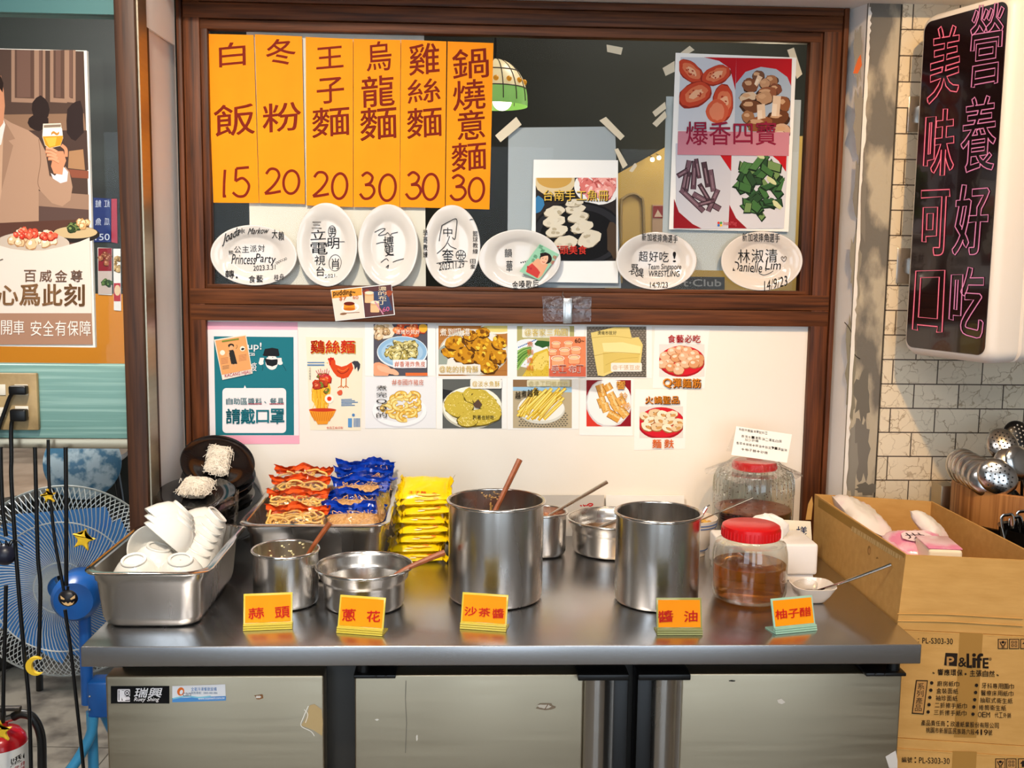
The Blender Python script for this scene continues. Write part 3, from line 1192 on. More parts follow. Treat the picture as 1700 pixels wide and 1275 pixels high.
a.vtext('籃球教練', (1575, 222, 1606, 362), PEN, 0.0)
a.vtext('田奎', (1560, 388, 1592, 448), PEN, 0.0)
a.vtext('學哥教練', (1284, 215, 1309, 385), PEN, 0.012)
a.curve([(1558, 160), (1568, 156), (1578, 158)], 4, PEN)
a.obj('lettering', t)

t, d = oval_plate('oval plate lying lengthwise with a small green singer sticker on it', 862.3, 430.5, 67.5, 49.2)
a = Art(d, 0, k=k7, seed=12)
a.text('韻', (153, 220, 186, 258), PEN, 0.0)
a.text('華', (160, 272, 188, 322), PEN, 0.0)
a.row('金嗓歌后', (185, 360, 305, 394), PEN, 0.004, rise=0.06)
for i in range(4):
    a.ell(226 + i * 9, 281 - i * 2, 3, 3, PEN)
a.obj('lettering', t)
s = sheet('photo_sticker', 'small green sticker of a singer with red songbook lettering on the oval plate', 'sticker',
          [k7(308, 199), (k7(394, 245)), k7(306, 360), k7(219, 320)], wall(0.7455), mat('green_sticker', '8fc3a0', 0.3), None)
SP = wall(0.7455)
a = Art(SP, 0.001, k=k7, seed=2)
a.poly([(262, 290), (300, 262), (345, 290), (318, 340), (300, 352), (245, 318)], 'e3a583')
a.ell(335, 262, 27, 24, '241a18', rt=25)
a.ell(328, 266, 17, 24, 'eab596', rt=20)
a.poly([(310, 240), (335, 236), (352, 250), (330, 252), (312, 258)], '241a18')
a.ell(322, 262, 2.2, 1.6, '2a1a16')
a.ell(335, 266, 2.2, 1.6, '2a1a16')
a.curve([(319, 277), (325, 280), (331, 279)], 2.4, 'b3262c')
a.poly([(255, 300), (275, 285), (300, 310), (310, 325), (298, 350), (248, 322)], 'c8403c')
a.text('鄧', (303, 205, 321, 221), '2b7a4c', 0.0, rt=24)
a.text('麗', (312, 222, 330, 238), '2b7a4c', 0.0, rt=24)
a.text('金', (272, 262, 287, 278), '2b7a4c', 0.0, rt=24)
a.text('曲', (282, 246, 297, 262), '2b7a4c', 0.0, rt=24)
a.text('精', (366, 250, 382, 266), 'c8401f', 0.0, rt=24)
a.text('選', (356, 272, 372, 288), 'c8401f', 0.0, rt=24)
a.rect(252, 296, 262, 306, 'b33138')
a.rect(264, 303, 274, 313, 'b33138')
a.obj('picture', s)

t, d = oval_plate('oval plate lying lengthwise, signed Team Singapore Wrestling', 1087.5, 433.3, 66.5, 47.7)
a = Art(d, 0, k=k7, seed=14)
a.row('新加坡摔角選手', (757, 156, 918, 190), PEN, 0.004, rise=-0.07)
a.row('超好吃!', (742, 232, 925, 278), PEN, -0.004, rise=-0.02)
a.text('Team Singapore', (785, 287, 932, 318), PEN, -0.002, slant=0.1)
a.text('WRESTLING', (788, 317, 925, 343), PEN, -0.002, slant=0.1)
a.text('14/9/23', (795, 367, 873, 392), PEN, -0.002)
a.text('野', (712, 288, 742, 325), PEN, -0.004)
a.text('煌', (735, 305, 766, 340), PEN, -0.004)
a.curve([(700, 322), (716, 318), (712, 334), (728, 326), (735, 342), (748, 336), (764, 348)], 3, PEN)
a.obj('lettering', t)

t, d = oval_plate('oval plate signed with a heart and a smile, in the corner by the right frame', 1261.3, 433.5, 67.2, 48.9)
a = Art(d, 0, k=k7, seed=15)
a.row('新加坡摔角選手', (1200, 152, 1368, 190), PEN, 0.004, rise=-0.03)
a.row('林淑清', (1178, 222, 1360, 282), PEN, -0.006, rise=0.02)
a.text('Danielle', (1162, 280, 1290, 322), PEN, -0.006, rise=-0.06, slant=0.15)
a.text('Lim', (1305, 272, 1372, 312), PEN, -0.006, slant=0.15)
a.curve([(1372, 262), (1378, 254), (1384, 262), (1391, 254), (1396, 262), (1386, 276), (1374, 264)], 2.4, PEN)
a.curve([(1275, 328), (1295, 336), (1318, 330), (1338, 318)], 2.4, PEN)
a.ell(1250, 323, 2.4, 2.4, PEN)
a.ell(1305, 316, 2.4, 2.4, PEN)
a.text('14/9/23', (1298, 350, 1400, 395), PEN, -0.004, rise=0.25)
a.obj('lettering', t)

# ---- fish roll picture
k5 = crop(800, 30, 2.742)
q = [(886, 265), (1026, 266), (1026, 470), (880, 468)]
s = sheet('food_poster', 'white sheet picturing pale fish rolls on a black plate, hung on the glass', 'poster', q, G, LAMPAPER)
a = Art(G, 0.001, k=k5, seed=21)
cl = (245, 727, 612, 1105)
a.rect(245, 727, 612, 1105, '2b2523')
a.blob(330, 740, 95, 70, 'd8c39a', 0.05, 20, clip=cl)
a.ell(330, 730, 80, 45, 'c79b4e', clip=cl)
a.ell(530, 765, 110, 85, 'eceae6', clip=cl)
a.heap(530, 760, 80, 45, 26, 20, ['e58d86', 'd9756e', 'efa79d'], 'b9544f', 'f6cbc4', 1.6, clip=cl)
a.ell(440, 985, 215, 150, '121214', clip=cl)
a.ell(440, 985, 205, 140, '26262a', clip=cl)
a.ell(440, 990, 175, 118, '0f0f11', clip=cl)
a.blob(255, 850, 25, 40, '3a79a8', 0.2, clip=cl)
a.blob(600, 1010, 30, 80, '4a3a2c', 0.2, clip=cl)
for (x, y, w_, h_, r_) in ((330, 880, 48, 24, -12), (425, 868, 45, 22, -8), (330, 925, 50, 26, -10), (440, 905, 48, 24, -12), (340, 970, 50, 26, -14), (455, 950, 52, 27, -14), (380, 1020, 55, 30, -8), (490, 1005, 55, 36, -24), (420, 840, 40, 18, -6)):
    a.blob(x, y + 4, w_, h_, '8d8069', 0.1, 16, r_)
    a.blob(x, y, w_, h_, 'd9cfba', 0.1, 16, r_)
    for j in range(7):
        a.blob(x + a.R.uniform(-w_, w_) * 0.6, y + a.R.uniform(-h_, h_) * 0.5, 11, 7, a.R.choice(['d9d0bd', 'b3a68c', 'cfc5b0']), 0.3, 8)
a.obj('picture', s)
a = Art(G, 0.0035, k=k5)
a.text('台南手工魚冊', (283, 784, 578, 834), '1c1712', 0.035)
a.text('台南手工魚冊', (281, 782, 576, 832), 'eac04e', 0.006)
k7a = Art(G, 0.0035, k=k7)
k7a.text('街頭美食', (357, 206, 516, 246), '3a1210', 0.03)
k7a.text('街頭美食', (356, 205, 515, 245), 'd83a2c', 0.006)
a.v, a.f, a.c = a.v + k7a.v, a.f + [[i + len(a.v) for i in g] for g in k7a.f], a.c + k7a.c
a.obj('lettering', s)

# ---- four ingredients poster
q = [k5(882, 158), k5(1432, 180), k7(1405, 145), k7(878, 135)]
s = sheet('food_poster', 'large red poster of tomato, mushroom, dark strips and green leaves on the glass', 'poster', q, G, LAMPAPER)
a = Art(G, 0.001, k=k5, seed=22)
RED = 'b8151f'
# upper left tomatoes
a.poly([(905, 178), (1158, 181), (1150, 520), (892, 512)], 'c9ccd4')
a.poly([(1010, 178), (1158, 181), (1154, 330), (1130, 230), (1080, 195)], RED)
for (x, y, rx, ry, r_) in ((950, 245, 72, 42, 40), (1066, 262, 72, 44, -22), (970, 350, 82, 56, -28), (1098, 385, 48, 88, 0)):
    cl2 = (898, 180, 1150, 505)
    a.blob(x, y, rx, ry, '8f2a1c', 0.05, 22, r_, clip=cl2)
    a.blob(x, y - 3, rx * 0.93, ry * 0.9, 'c5452a', 0.05, 22, r_, clip=cl2)
    a.blob(x + 4, y - 4, rx * 0.7, ry * 0.6, 'd9754f', 0.12, 18, r_, clip=cl2)
    a.blob(x + 6, y - 4, rx * 0.4, ry * 0.3, 'e9b08a', 0.2, 14, r_, clip=cl2)
    for j in range(7):
        a.blob(x + a.R.uniform(-rx, rx) * 0.45, y + a.R.uniform(-ry, ry) * 0.4, 5, 3.5, 'a83420', 0.3, 7, r_, clip=cl2)
a.blob(1070, 425, 52, 55, 'cf5a3a', 0.05, 20, clip=(898, 180, 1150, 505))
a.blob(1072, 425, 34, 40, 'dd8260', 0.1, 20, clip=(898, 180, 1150, 505))
# upper right mushrooms
a.poly([(1158, 181), (1412, 185), (1400, 575), (1148, 575)], 'a6b3c2')
a.poly([(1158, 181), (1412, 185), (1408, 310), (1390, 268), (1340, 232), (1270, 222), (1200, 245), (1156, 300)], RED)
cl2 = (1152, 188, 1404, 572)
for (x, y, rx, ry, c) in ((1258, 262, 28, 24, '6e4a36'), (1318, 285, 30, 26, '9a6848'), (1222, 305, 36, 32, '7b4a30'), (1288, 298, 24, 22, 'b98d6b'), (1338, 322, 28, 24, '7a4630'), (1300, 340, 46, 26, '8a5236'),
                         (1212, 360, 40, 24, 'd0b79a'), (1285, 365, 38, 30, 'b58b68'), (1225, 400, 48, 30, '6c4128'), (1375, 390, 28, 34, '86502f'), (1212, 450, 28, 28, '9d6c47'), (1350, 455, 52, 32, '65391f'),
                         (1265, 480, 60, 32, '8e5330'), (1370, 510, 40, 28, 'c5a184'), (1360, 540, 32, 26, 'd6bfa6')):
    a.blob(x, y + 3, rx * 1.06, ry * 1.06, '3d2417', 0.1, 16, 0, clip=cl2)
    a.blob(x, y, rx, ry, c, 0.1, 16, a.R.uniform(-20, 20), clip=cl2)
    a.blob(x - rx * 0.25, y - ry * 0.3, rx * 0.5, ry * 0.35, 'c79d78', 0.2, 12, 0, clip=cl2)
for p_ in (((1240, 300), (1256, 258), (1278, 270), (1252, 312)), ((1318, 445), (1326, 352), (1362, 356), (1354, 448)), ((1255, 462), (1252, 395), (1288, 390), (1292, 455))):
    a.poly(p_, 'dcbfa2')
    a.poly([(x * 0.6 + p_[0][0] * 0.4, y * 0.6 + p_[0][1] * 0.4) for x, y in p_], 'e9d3bb')
# lower left dark strips
a.poly([(892, 575), (1140, 575), (1122, 960), (878, 960)], 'c5c6d0')
a.obj('picture', s)
a = Art(G, 0.0025, seed=23)
k5b = lambda x, y: k5(x, y)
PQ = lambda pts: [k5(*p) for p in pts]
a.poly([(1122.5, 380), (1121.7, 238), (1215, 239), (1211, 380)], 'c6c7d1')
a.poly(PQ([(1000, 572), (1140, 575), (1136, 700), (1085, 625)]), RED)
a.poly([(1118, 379), (1119, 330), (1127, 352), (1150, 372), (1165, 379.5)], '8d1420')
a.poly([(1211, 380), (1215, 239), (1310, 240), (1301.5, 379)], 'ced0da')
a.poly(PQ([(1215, 575), (1390, 578), (1384, 700), (1350, 650), (1290, 600)]), RED)
a.poly([(1209, 379), (1211, 340), (1222, 362), (1240, 379.3)], '8d1420')
for (p_, q_, w_) in (((915, 790), (945, 648), 22), ((962, 780), (970, 650), 22), ((990, 730), (975, 640), 16), ((1030, 770), (1010, 655), 22), ((1055, 790), (1040, 690), 22), ((905, 780), (1010, 880), 22), ((960, 800), (1085, 870), 24),
                    ((990, 755), (1040, 840), 18), ((1075, 780), (1030, 880), 20), ((890, 720), (940, 690), 20), ((930, 790), (945, 700), 16), ((985, 850), (1060, 830), 16)):
    a.line(PQ([p_, q_]), w_ / 2.742 + 1.4, '2c1d24')
    a.line(PQ([p_, q_]), w_ / 2.742 - 1.2, a.R.choice(['5d4350', '6d5360', '4c3742']))
    a.line(PQ([(p_[0] * 0.85 + q_[0] * 0.15, p_[1] * 0.85 + q_[1] * 0.15), (p_[0] * 0.25 + q_[0] * 0.75, p_[1] * 0.25 + q_[1] * 0.75)]), 2.2, '8a717c')
cl2 = (1213, 245, 1303, 378)
R = random.Random(5)
for i in range(46):
    aa, rr = R.uniform(0, 2 * PI), math.sqrt(R.random())
    x, y = 1257 + 38 * rr * math.cos(aa) + 6, 310 + 46 * rr * math.sin(aa)
    r_ = R.uniform(-70, 70)
    c, sn = math.cos(math.radians(r_)), math.sin(math.radians(r_))
    L, H = R.uniform(8, 17), R.uniform(4, 8)
    pts = [(-L, -H * 0.6), (L * 0.7, -H), (L, H * 0.5), (-L * 0.6, H)]
    cl_ = lambda p: (min(max(p[0], cl2[0]), cl2[2]), min(max(p[1], cl2[1]), cl2[3]))
    a.poly([cl_((x + 1.2 * px * c - 1.2 * py * sn, y + 1 + 1.2 * px * sn + 1.2 * py * c)) for px, py in pts], '12281a')
    a.poly([cl_((x + px * c - py * sn, y + px * sn + py * c)) for px, py in pts], R.choice(['2f5a34', '3f6d3c', '28492d', '4b7a45', '6f8f58']))
for (x, y) in ((1262, 258), (1280, 300), (1290, 340)):
    a.blob(x, y, 10, 4, 'c9d0a2', 0.2, 10, 40)
for i, c in enumerate(('d8342c', '3f9b4b', '3a6fc4', 'e7b92f')):
    a.ell(1193 + (i % 2) * 4, 370 + (i // 2) * 4, 2, 2, c)
a.text('InstaMag', (1201, 367, 1223, 376), 'c44a55', 0.0)
a.obj('picture', s)
a = Art(G, 0.0042)
a.poly(PQ([(893, 515), (1400, 520), (1397, 628), (890, 622)]), 'c2808f')
a.obj('band', s)
a = Art(G, 0.0046)
a.text('爆香四寶', (*k5(930, 470), *k5(1340, 578)), '8d1a3a', 0.012)
a.obj('lettering', s)

# ---- strips of masking tape on the glass
tape_quads = [([(822, 225), (857, 194), (866, 207), (831, 236)], 'beige tape strip slanting at the upper left corner of the blue-grey sheet'),
              ([(995, 200), (1006, 194), (1037, 226), (1030, 233)], 'beige tape strip slanting at the upper right corner of the blue-grey sheet'),
              ([(1007, 74), (1034, 79), (1031, 91), (1008, 86)], 'small scrap of tape alone near the top rail'),
              ([(1128, 89), (1145, 76), (1153, 83), (1138, 92)], 'tape strip over the top left corner of the ingredient poster'),
              ([(1100, 113), (1120, 101), (1120, 119), (1105, 126)], 'tape strip at the left edge of the ingredient poster'),
              ([(1307, 83), (1318, 79), (1332, 123), (1323, 131)], 'tape strip over the top right corner of the ingredient poster'),
              ([(1083, 186), (1104, 169), (1106, 180), (1088, 194)], 'upper one of two parallel tape strips left of the ingredient poster'),
              ([(1083, 205), (1104, 184), (1107, 194), (1090, 211)], 'lower one of two parallel tape strips left of the ingredient poster'),
              ([(1020, 248), (1026, 246), (1042, 274), (1034, 280), (1024, 290)], 'tape strip on the right edge of the blue-grey sheet'),
              ([(1044, 284), (1054, 270), (1058, 275), (1050, 286)], 'smallest scrap of tape beside the yellow corner')]
for q, lab in tape_quads:
    q = q[:4]
    sheet('tape_strip', lab, 'tape', q, G, TAPE, 'tape strips on the glass', t=0.0004)

# ---- pudding card on the rail
RP = wall(YB - 0.0085)
s = sheet('pudding_card', 'small two-picture pudding card stuck on the wooden middle rail', 'card', [k6(740, 572), k6(1098, 535), k6(1118, 718), k6(768, 755)], RP, LAMPAPER)
a = Art(RP, 0.001, k=k6, seed=31)
a.poly([(744, 576), (922, 558), (924, 602), (748, 622)], 'e59a3c')
a.poly([(748, 622), (924, 602), (940, 735), (770, 750)], 'f0d9c9')
a.ell(856, 675, 52, 26, 'f7f4ee', rt=-6)
a.ell(856, 680, 40, 18, 'e2d6c6', rt=-6)
a.poly([(818, 655), (880, 652), (884, 682), (815, 684)], 'e8922c')
a.ell(850, 684, 34, 9, 'c86a1a')
a.ell(849, 652, 32, 11, '6b1f12')
a.curve([(795, 716), (830, 708), (910, 703)], 4, '7a5238')
a.ell(815, 712, 20, 7, '8a6246', rt=-6)
a.poly([(924, 558), (1096, 540), (1112, 714), (942, 733)], '5b3a3c')
a.poly([(990, 580), (1070, 575), (1105, 690), (1060, 700), (1000, 640)], '3d4a6b')
a.blob(950, 590, 26, 22, '8a3a2a', 0.3)
a.blob(1080, 590, 22, 18, '9c4a30', 0.3)
for (x, y) in ((967, 612), (1000, 668)):
    a.rrect(x - 26, y - 26, x + 26, y + 36, 8, 'd9a878')
    a.rect(x - 26, y - 5, x + 26, y + 34, 'e9b98a')
    a.ell(x, y - 24, 27, 10, 'c9c4bf')
    a.ell(x, y - 24, 22, 7, 'f2dfb8')
a.line([(1000, 640), (1050, 715)], 8, 'c98aa0')
a.obj('picture', s)
a = Art(RP, 0.0032, k=k6)
a.text('pudding~', (755, 569, 885, 610), '2a1710', 0.006, rise=0.06)
a.text('$7', (790, 608, 832, 635), 'c76a1a', 0.004)
a.text('60', (870, 604, 902, 624), 'c76a1a', 0.0)
a.vtext('濃的布丁', (1020, 550, 1068, 660), 'f0d9b8', 0.004, slant=0)
a.text('60', (1046, 672, 1085, 698), 'e06a94', 0.01, rise=0.15)
a.obj('lettering', s)

# ---- clear tape and metal clip on the rail
s = sheet('clear_tape_patch', 'wrinkled clear tape patch left of the metal clip on the middle rail', 'tape', [(900, 492), (937, 492), (935, 534), (902, 534)], wall(YB - 0.0085), CLEAR, t=0.0005)
s = sheet('clear_tape_patch', 'wrinkled clear tape patch right of the metal clip on the middle rail', 'tape', [(947, 492), (982, 493), (981, 534), (949, 535)], wall(YB - 0.0085), CLEAR, t=0.0005)
p0, p1 = RP.at(935, 495), RP.at(949, 537)
t = thing('metal_clip', 'narrow grey metal clip between two clear tape patches on the middle rail', 'clip', (p0.x, YB - 0.0105, p1.z))
M().box(p0.x, p1.x, YB - 0.0135, YB - 0.0105, p1.z, p0.z, bev=0.001).obj('plate', STEEL, t)
M().tube([(p0.x + 0.004, YB - 0.012, p0.z), (p0.x - 0.003, YB - 0.015, p0.z + 0.008), (p0.x - 0.001, YB - 0.015, p0.z + 0.016)], 0.0012, 6).obj('hook', STEEL, t)

# ---- mask notice in its pink pouch
k1 = crop(310, 520, 4.048)
s = sheet('mask_notice', 'teal face mask notice in a pink edged pouch on the white board', 'notice', [k1(133, 57), k1(745, 60), k1(758, 878), k1(148, 880)], BD, mat('pink_pouch', 'f4a9bd', 0.3))
a = Art(BD, 0.001, k=k1, seed=41)
a.poly([(136, 110), (745, 112), (755, 822), (146, 822)], 'efe6e6')
a.poly([(182, 155), (718, 160), (721, 820), (194, 820)], '1f7380')
a.rrect(240, 503, 668, 805, 26, 'f0e8e8')
a.poly([(382, 506), (390, 484), (402, 506)], 'f0e8e8')
# masked figure
a.poly([(515, 270), (525, 240), (575, 232), (615, 240), (625, 285), (520, 280)], '1d2024')
a.ell(545, 280, 35, 10, '1d2024')
a.blob(572, 330, 42, 50, 'f0e8e4', 0.03, 20)
a.poly([(520, 278), (622, 280), (618, 290), (528, 288)], '1d2024')
a.poly([(522, 305), (570, 312), (614, 308), (608, 345), (575, 358), (538, 348)], '1d2024')
a.ell(545, 295, 3, 3, '1d2024')
a.ell(578, 297, 3, 3, '1d2024')
for sx in (500, 628):
    for j in range(4):
        a.line([(sx - 12 + j * 7, 330), (sx - 10 + j * 7 + (6 if sx < 560 else -6), 300)], 6.5, 'f0e8e4')
    a.blob(sx, 334, 17, 14, 'f0e8e4', 0.05)
a.curve([(505, 350), (512, 365), (508, 385)], 2.5, '1d2024')
a.curve([(640, 345), (655, 362), (668, 388)], 2.5, '1d2024')
a.obj('picture', s)
a = Art(BD, 0.0032, k=k1)
a.text('up!', (410, 197, 502, 258), 'f2ecec', 0.012)
a.text('cas', (418, 266, 458, 286), 'f2ecec', 0.01)
a.text('疫', (434, 330, 470, 388), 'f2ecec', 0.012)
a.row('自助區醬料、餐具', (262, 570, 655, 613), '1f6570', 0.008)
a.row('請戴口罩', (262, 643, 658, 742), '1f7380', 0.03, gap=0.04)
a.line([(412, 609), (505, 609)], 5, 'b8434f')
a.line([(556, 609), (652, 609)], 5, 'b8434f')
a.obj('lettering', s)
s = sheet('postcard', 'orange vintage drink postcard stuck askew on the mask notice', 'card', [k1(183, 178), k1(398, 143), k1(443, 405), k1(240, 448)], wall(0.7592), mat('postcard_white', 'eee2d2', 0.4), t=0.0008)
PC = wall(0.7592)
a = Art(PC, 0.0014, k=k1, seed=42)
a.poly([(192, 184), (394, 151), (434, 376), (236, 414)], 'e8a266')
a.ell(240, 265, 17, 17, 'f0e4d2')
a.ell(375, 238, 17, 17, 'f0e4d2')
a.blob(377, 240, 11, 9, '2b2926', 0.25)
a.ell(298, 218, 20, 14, '2d2822')
a.ell(300, 230, 13, 15, 'd9a87c')
a.poly([(282, 250), (315, 245), (328, 295), (340, 340), (300, 345), (290, 300)], '2d2a28')
a.line([(286, 256), (275, 285), (290, 300)], 8, 'd9a87c')
a.line([(314, 250), (332, 238)], 7, 'd9a87c')
a.line([(305, 340), (300, 362)], 6, 'd9a87c')
a.line([(325, 340), (330, 362)], 6, 'd9a87c')
a.curve([(330, 240), (340, 225), (335, 212)], 3, '5a4632')
for j in range(5):
    a.line([(230, 305 + j * 9), (278, 297 + j * 9)], 3, 'b06a4a')
    a.line([(350, 285 + j * 9), (402, 276 + j * 9)], 3, 'b06a4a')
for j in range(3):
    a.line([(240, 358 + j * 9), (285, 350 + j * 9)], 3, '6a5542')
a.obj('picture', s)
a = Art(PC, 0.0026, k=k1)
a.text('KACANG HIJAU', (256, 395, 432, 424), 'b22a4f', 0.006, rise=0.17)
a.line([(236, 190), (350, 172)], 10, '7d8a3a')
a.obj('lettering', s)

# ---- chicken noodle bag
s = sheet('noodle_bag_poster', 'cream noodle wrapper with a red rooster and a bowl, flat on the board', 'poster', [k1(800, 160), k1(1183, 165), k1(1172, 788), k1(830, 785)], BD, mat('cream_wrapper', 'f0e3c8', 0.3))
a = Art(BD, 0.001, k=k1, seed=51)
RC = 'd9481c'
a.poly([(958, 340), (950, 310), (965, 298), (985, 300), (998, 320), (1000, 345), (1040, 360), (1075, 350), (1108, 328), (1120, 370), (1105, 400), (1085, 430), (1050, 440), (1010, 425), (985, 395), (968, 365)], RC)
a.poly([(946, 312), (952, 300), (960, 305), (968, 293), (976, 303), (988, 298), (990, 312), (965, 318)], 'c81f1a')
a.poly([(960, 330), (968, 330), (966, 352), (958, 348)], 'c81f1a')
a.poly([(1108, 330), (1125, 320), (1150, 322), (1166, 342), (1164, 368), (1150, 395), (1145, 360), (1130, 380), (1125, 350)], '3b3a44')
a.curve([(1010, 385), (1040, 405), (1075, 392), (1090, 372)], 6, '9c2f14')
a.curve([(1015, 372), (1050, 388), (1085, 365)], 5, 'ee7a35')
a.poly([(948, 330), (938, 334), (950, 340)], 'e7b23a')
a.ell(966, 322, 3, 3, '1d1512')
for x in (1040, 1072):
    a.line([(x, 435), (x - 2, 488)], 7, 'd0702a')
    for dx in (-24, -4, 16):
        a.line([(x - 2, 486), (x + dx, 502)], 5, 'd0702a')
a.blob(905, 545, 62, 105, 'eeb32e', 0.12, 18)
for i in range(26):
    y0 = 480 + a.R.uniform(0, 120)
    x0 = 905 + a.R.uniform(-60, 50)
    a.curve([(x0, y0), (x0 + a.R.uniform(-14, 14), y0 + 40), (x0 + a.R.uniform(-10, 10), y0 + 85)], 4, a.R.choice(['d98c1c', 'f4cc5c', 'e39f28']))
a.heap(908, 480, 52, 60, 16, 20, ['d9341f', 'c4481f', 'e0622a', '6f7f2e', 'b83a22'], '8a2414', 'f08a5a', 1.3)
for j in range(7):
    a.curve([(900 + j * 8, 430), (880 + j * 12, 405), (868 + j * 15, 385 - (j % 3) * 6)], 4, 'c43a52')
a.ell(958, 575, 30, 30, 'f4efe2')
a.ell(958, 575, 15, 15, 'e23c1c')
a.poly([(822, 652), (1004, 648), (985, 690), (950, 730), (945, 746), (880, 748), (872, 730), (840, 695)], 'e8962a')
a.ell(913, 650, 92, 12, 'c83a1f')
for j in range(10):
    a.line([(835 + j * 16, 665), (860 + j * 11, 725)], 5, 'd5771e')
a.blob(1030, 535, 20, 18, 'd95a3c', 0.2)
for j in range(5):
    a.line([(1038, 580 + j * 10), (1110 + (j % 3) * 20, 578 + j * 10)], 5, '4d7fb5')
a.rect(1084, 706, 1110, 766, '5b93c8')
for j in range(9):
    a.rect(1122 + j * 5, 705, 1124.5 + j * 5, 765, '4b83be')
a.rect(810, 328, 925, 334, '4d7fb5')
a.rect(810, 344, 925, 352, '4d7fb5')
a.ell(1120, 684, 10, 10, '4d7fb5')
a.obj('picture', s)
a = Art(BD, 0.0032, k=k1)
a.row('鷄絲麵', (832, 186, 1138, 272), 'e8b23a', 0.03, gap=0.06)
a.row('鷄絲麵', (828, 182, 1132, 268), 'd3241a', 0.024, gap=0.08)
a.row('食品工廠印製', (938, 762, 1052, 778), 'd0402c', 0.0)
a.vtext('元肉排麵條', (822, 362, 834, 450), '8a8578', 0.0)
a.obj('lettering', s)

# ---- row of laminated food pictures
k2 = crop(720, 530, 3.542)


def food(label, quad, kk, inner, bg, seed):
    s = sheet('food_picture', label, 'picture', [kk(*q) for q in quad], BD, LAMPAPER, 'laminated food pictures on the board')
    a = Art(BD, 0.001, k=kk, seed=seed)
    a.rect(*inner, bg)
    return s, a


def letters(s, kk, rows):
    a = Art(BD, 0.0050, k=kk)
    for r in rows:
        fn = getattr(a, r[0])
        fn(*r[1:-1], **r[-1])
    a.obj('lettering', s)


# fried fish skin
s, a = food('laminated picture of fried fish skin on a blue plate, first in the upper row', [(1197, 70), (1676, 70), (1676, 423), (1199, 423)], k1, (1256, 73, 1618, 421), '54525c', 61)
cl = (1256, 73, 1618, 421)
a.blob(1320, 115, 80, 60, 'e9dcc8', 0.1, 16, clip=cl)
a.heap(1310, 120, 50, 38, 12, 22, ['c9a878', 'b8946a', 'dcc09a'], '7a5a3c', 'f0dcc0', clip=cl)
a.heap(1500, 105, 95, 45, 30, 17, ['e0703a', 'd9552c', 'e88a4e'], '9a3418', 'f4b48a', clip=cl)
a.blob(1590, 100, 30, 30, 'eab23a', 0.1, clip=cl)
a.ell(1448, 262, 170, 108, 'dfe9ef', clip=cl)
a.ell(1448, 258, 164, 100, '8fb7d8', clip=cl)
a.ell(1448, 262, 140, 80, 'a7c8e2', clip=cl)
a.heap(1440, 245, 105, 48, 46, 20, ['cfc07a', 'e0d59a', 'b9a75c', 'd8cc8a'], '6e6030', 'f0e8c0', 1.7, clip=cl)
for i in range(16):
    x, y = 1440 + a.R.uniform(-95, 95), 250 + a.R.uniform(-40, 40)
    a.curve([(x, y), (x + 14, y - 6), (x + 26, y + a.R.uniform(-8, 8))], 3.5, '5f5430')
a.blob(1300, 385, 70, 55, 'e8a27c', 0.12, 16, 20, clip=cl)
for j in range(4):
    a.blob(1310 + j * 28, 372 + j * 8, 34, 18, 'efb592', 0.06, 14, 28, clip=cl)
a.rect(1470, 400, 1618, 421, 'e0703a')
a.rrect(1386, 313, 1612, 368, 6, 'f4eef0')
a.obj('picture', s)
letters(s, k1, [('row', '燙幾秒就好', (1405, 110, 1568, 140), 'f4e9dc', 0.008, {}), ('row', '#香港炸魚皮', (1394, 323, 1604, 360), 'd0704a', 0.0, {})])
# fried pork skin
s, a = food('laminated picture of curled pork skin on a white plate, below the fish skin', [(1197, 425), (1676, 425), (1676, 775), (1199, 775)], k1, (1200, 428, 1674, 772), 'e9e8ea', 62)
a.ell(1430, 662, 185, 108, 'd3d2d6')
a.ell(1430, 655, 183, 104, 'f2f1f2')
a.ell(1435, 655, 150, 76, 'e3e2e4')
for i in range(34):
    aa, rr = a.R.uniform(0, 2 * PI), math.sqrt(a.R.random())
    x, y = 1450 + 115 * rr * math.cos(aa), 620 + 85 * rr * math.sin(aa)
    t0, rad = a.R.uniform(0, 6.28), a.R.uniform(24, 46)
    arc = [(x + rad * math.cos(t0 + u * 0.5), y + rad * 0.62 * math.sin(t0 + u * 0.5)) for u in range(6)]
    a.curve(arc, 26, 'a8741f', k=3)
    a.curve(arc, 21, a.R.choice(['eec45a', 'e4b248', 'f2d27a']), k=3)
    a.curve(arc[1:5], 7, 'f8e4a4', k=3)
a.obj('picture', s)
letters(s, k1, [('row', '#泰國炸豬皮', (1376, 445, 1594, 484), 'cf7a62', 0.0, {}), ('vtext', '煮完QQ的', (1274, 480, 1345, 708), '2a251f', 0.002, dict(gap=0.25, slant=-0.05))])
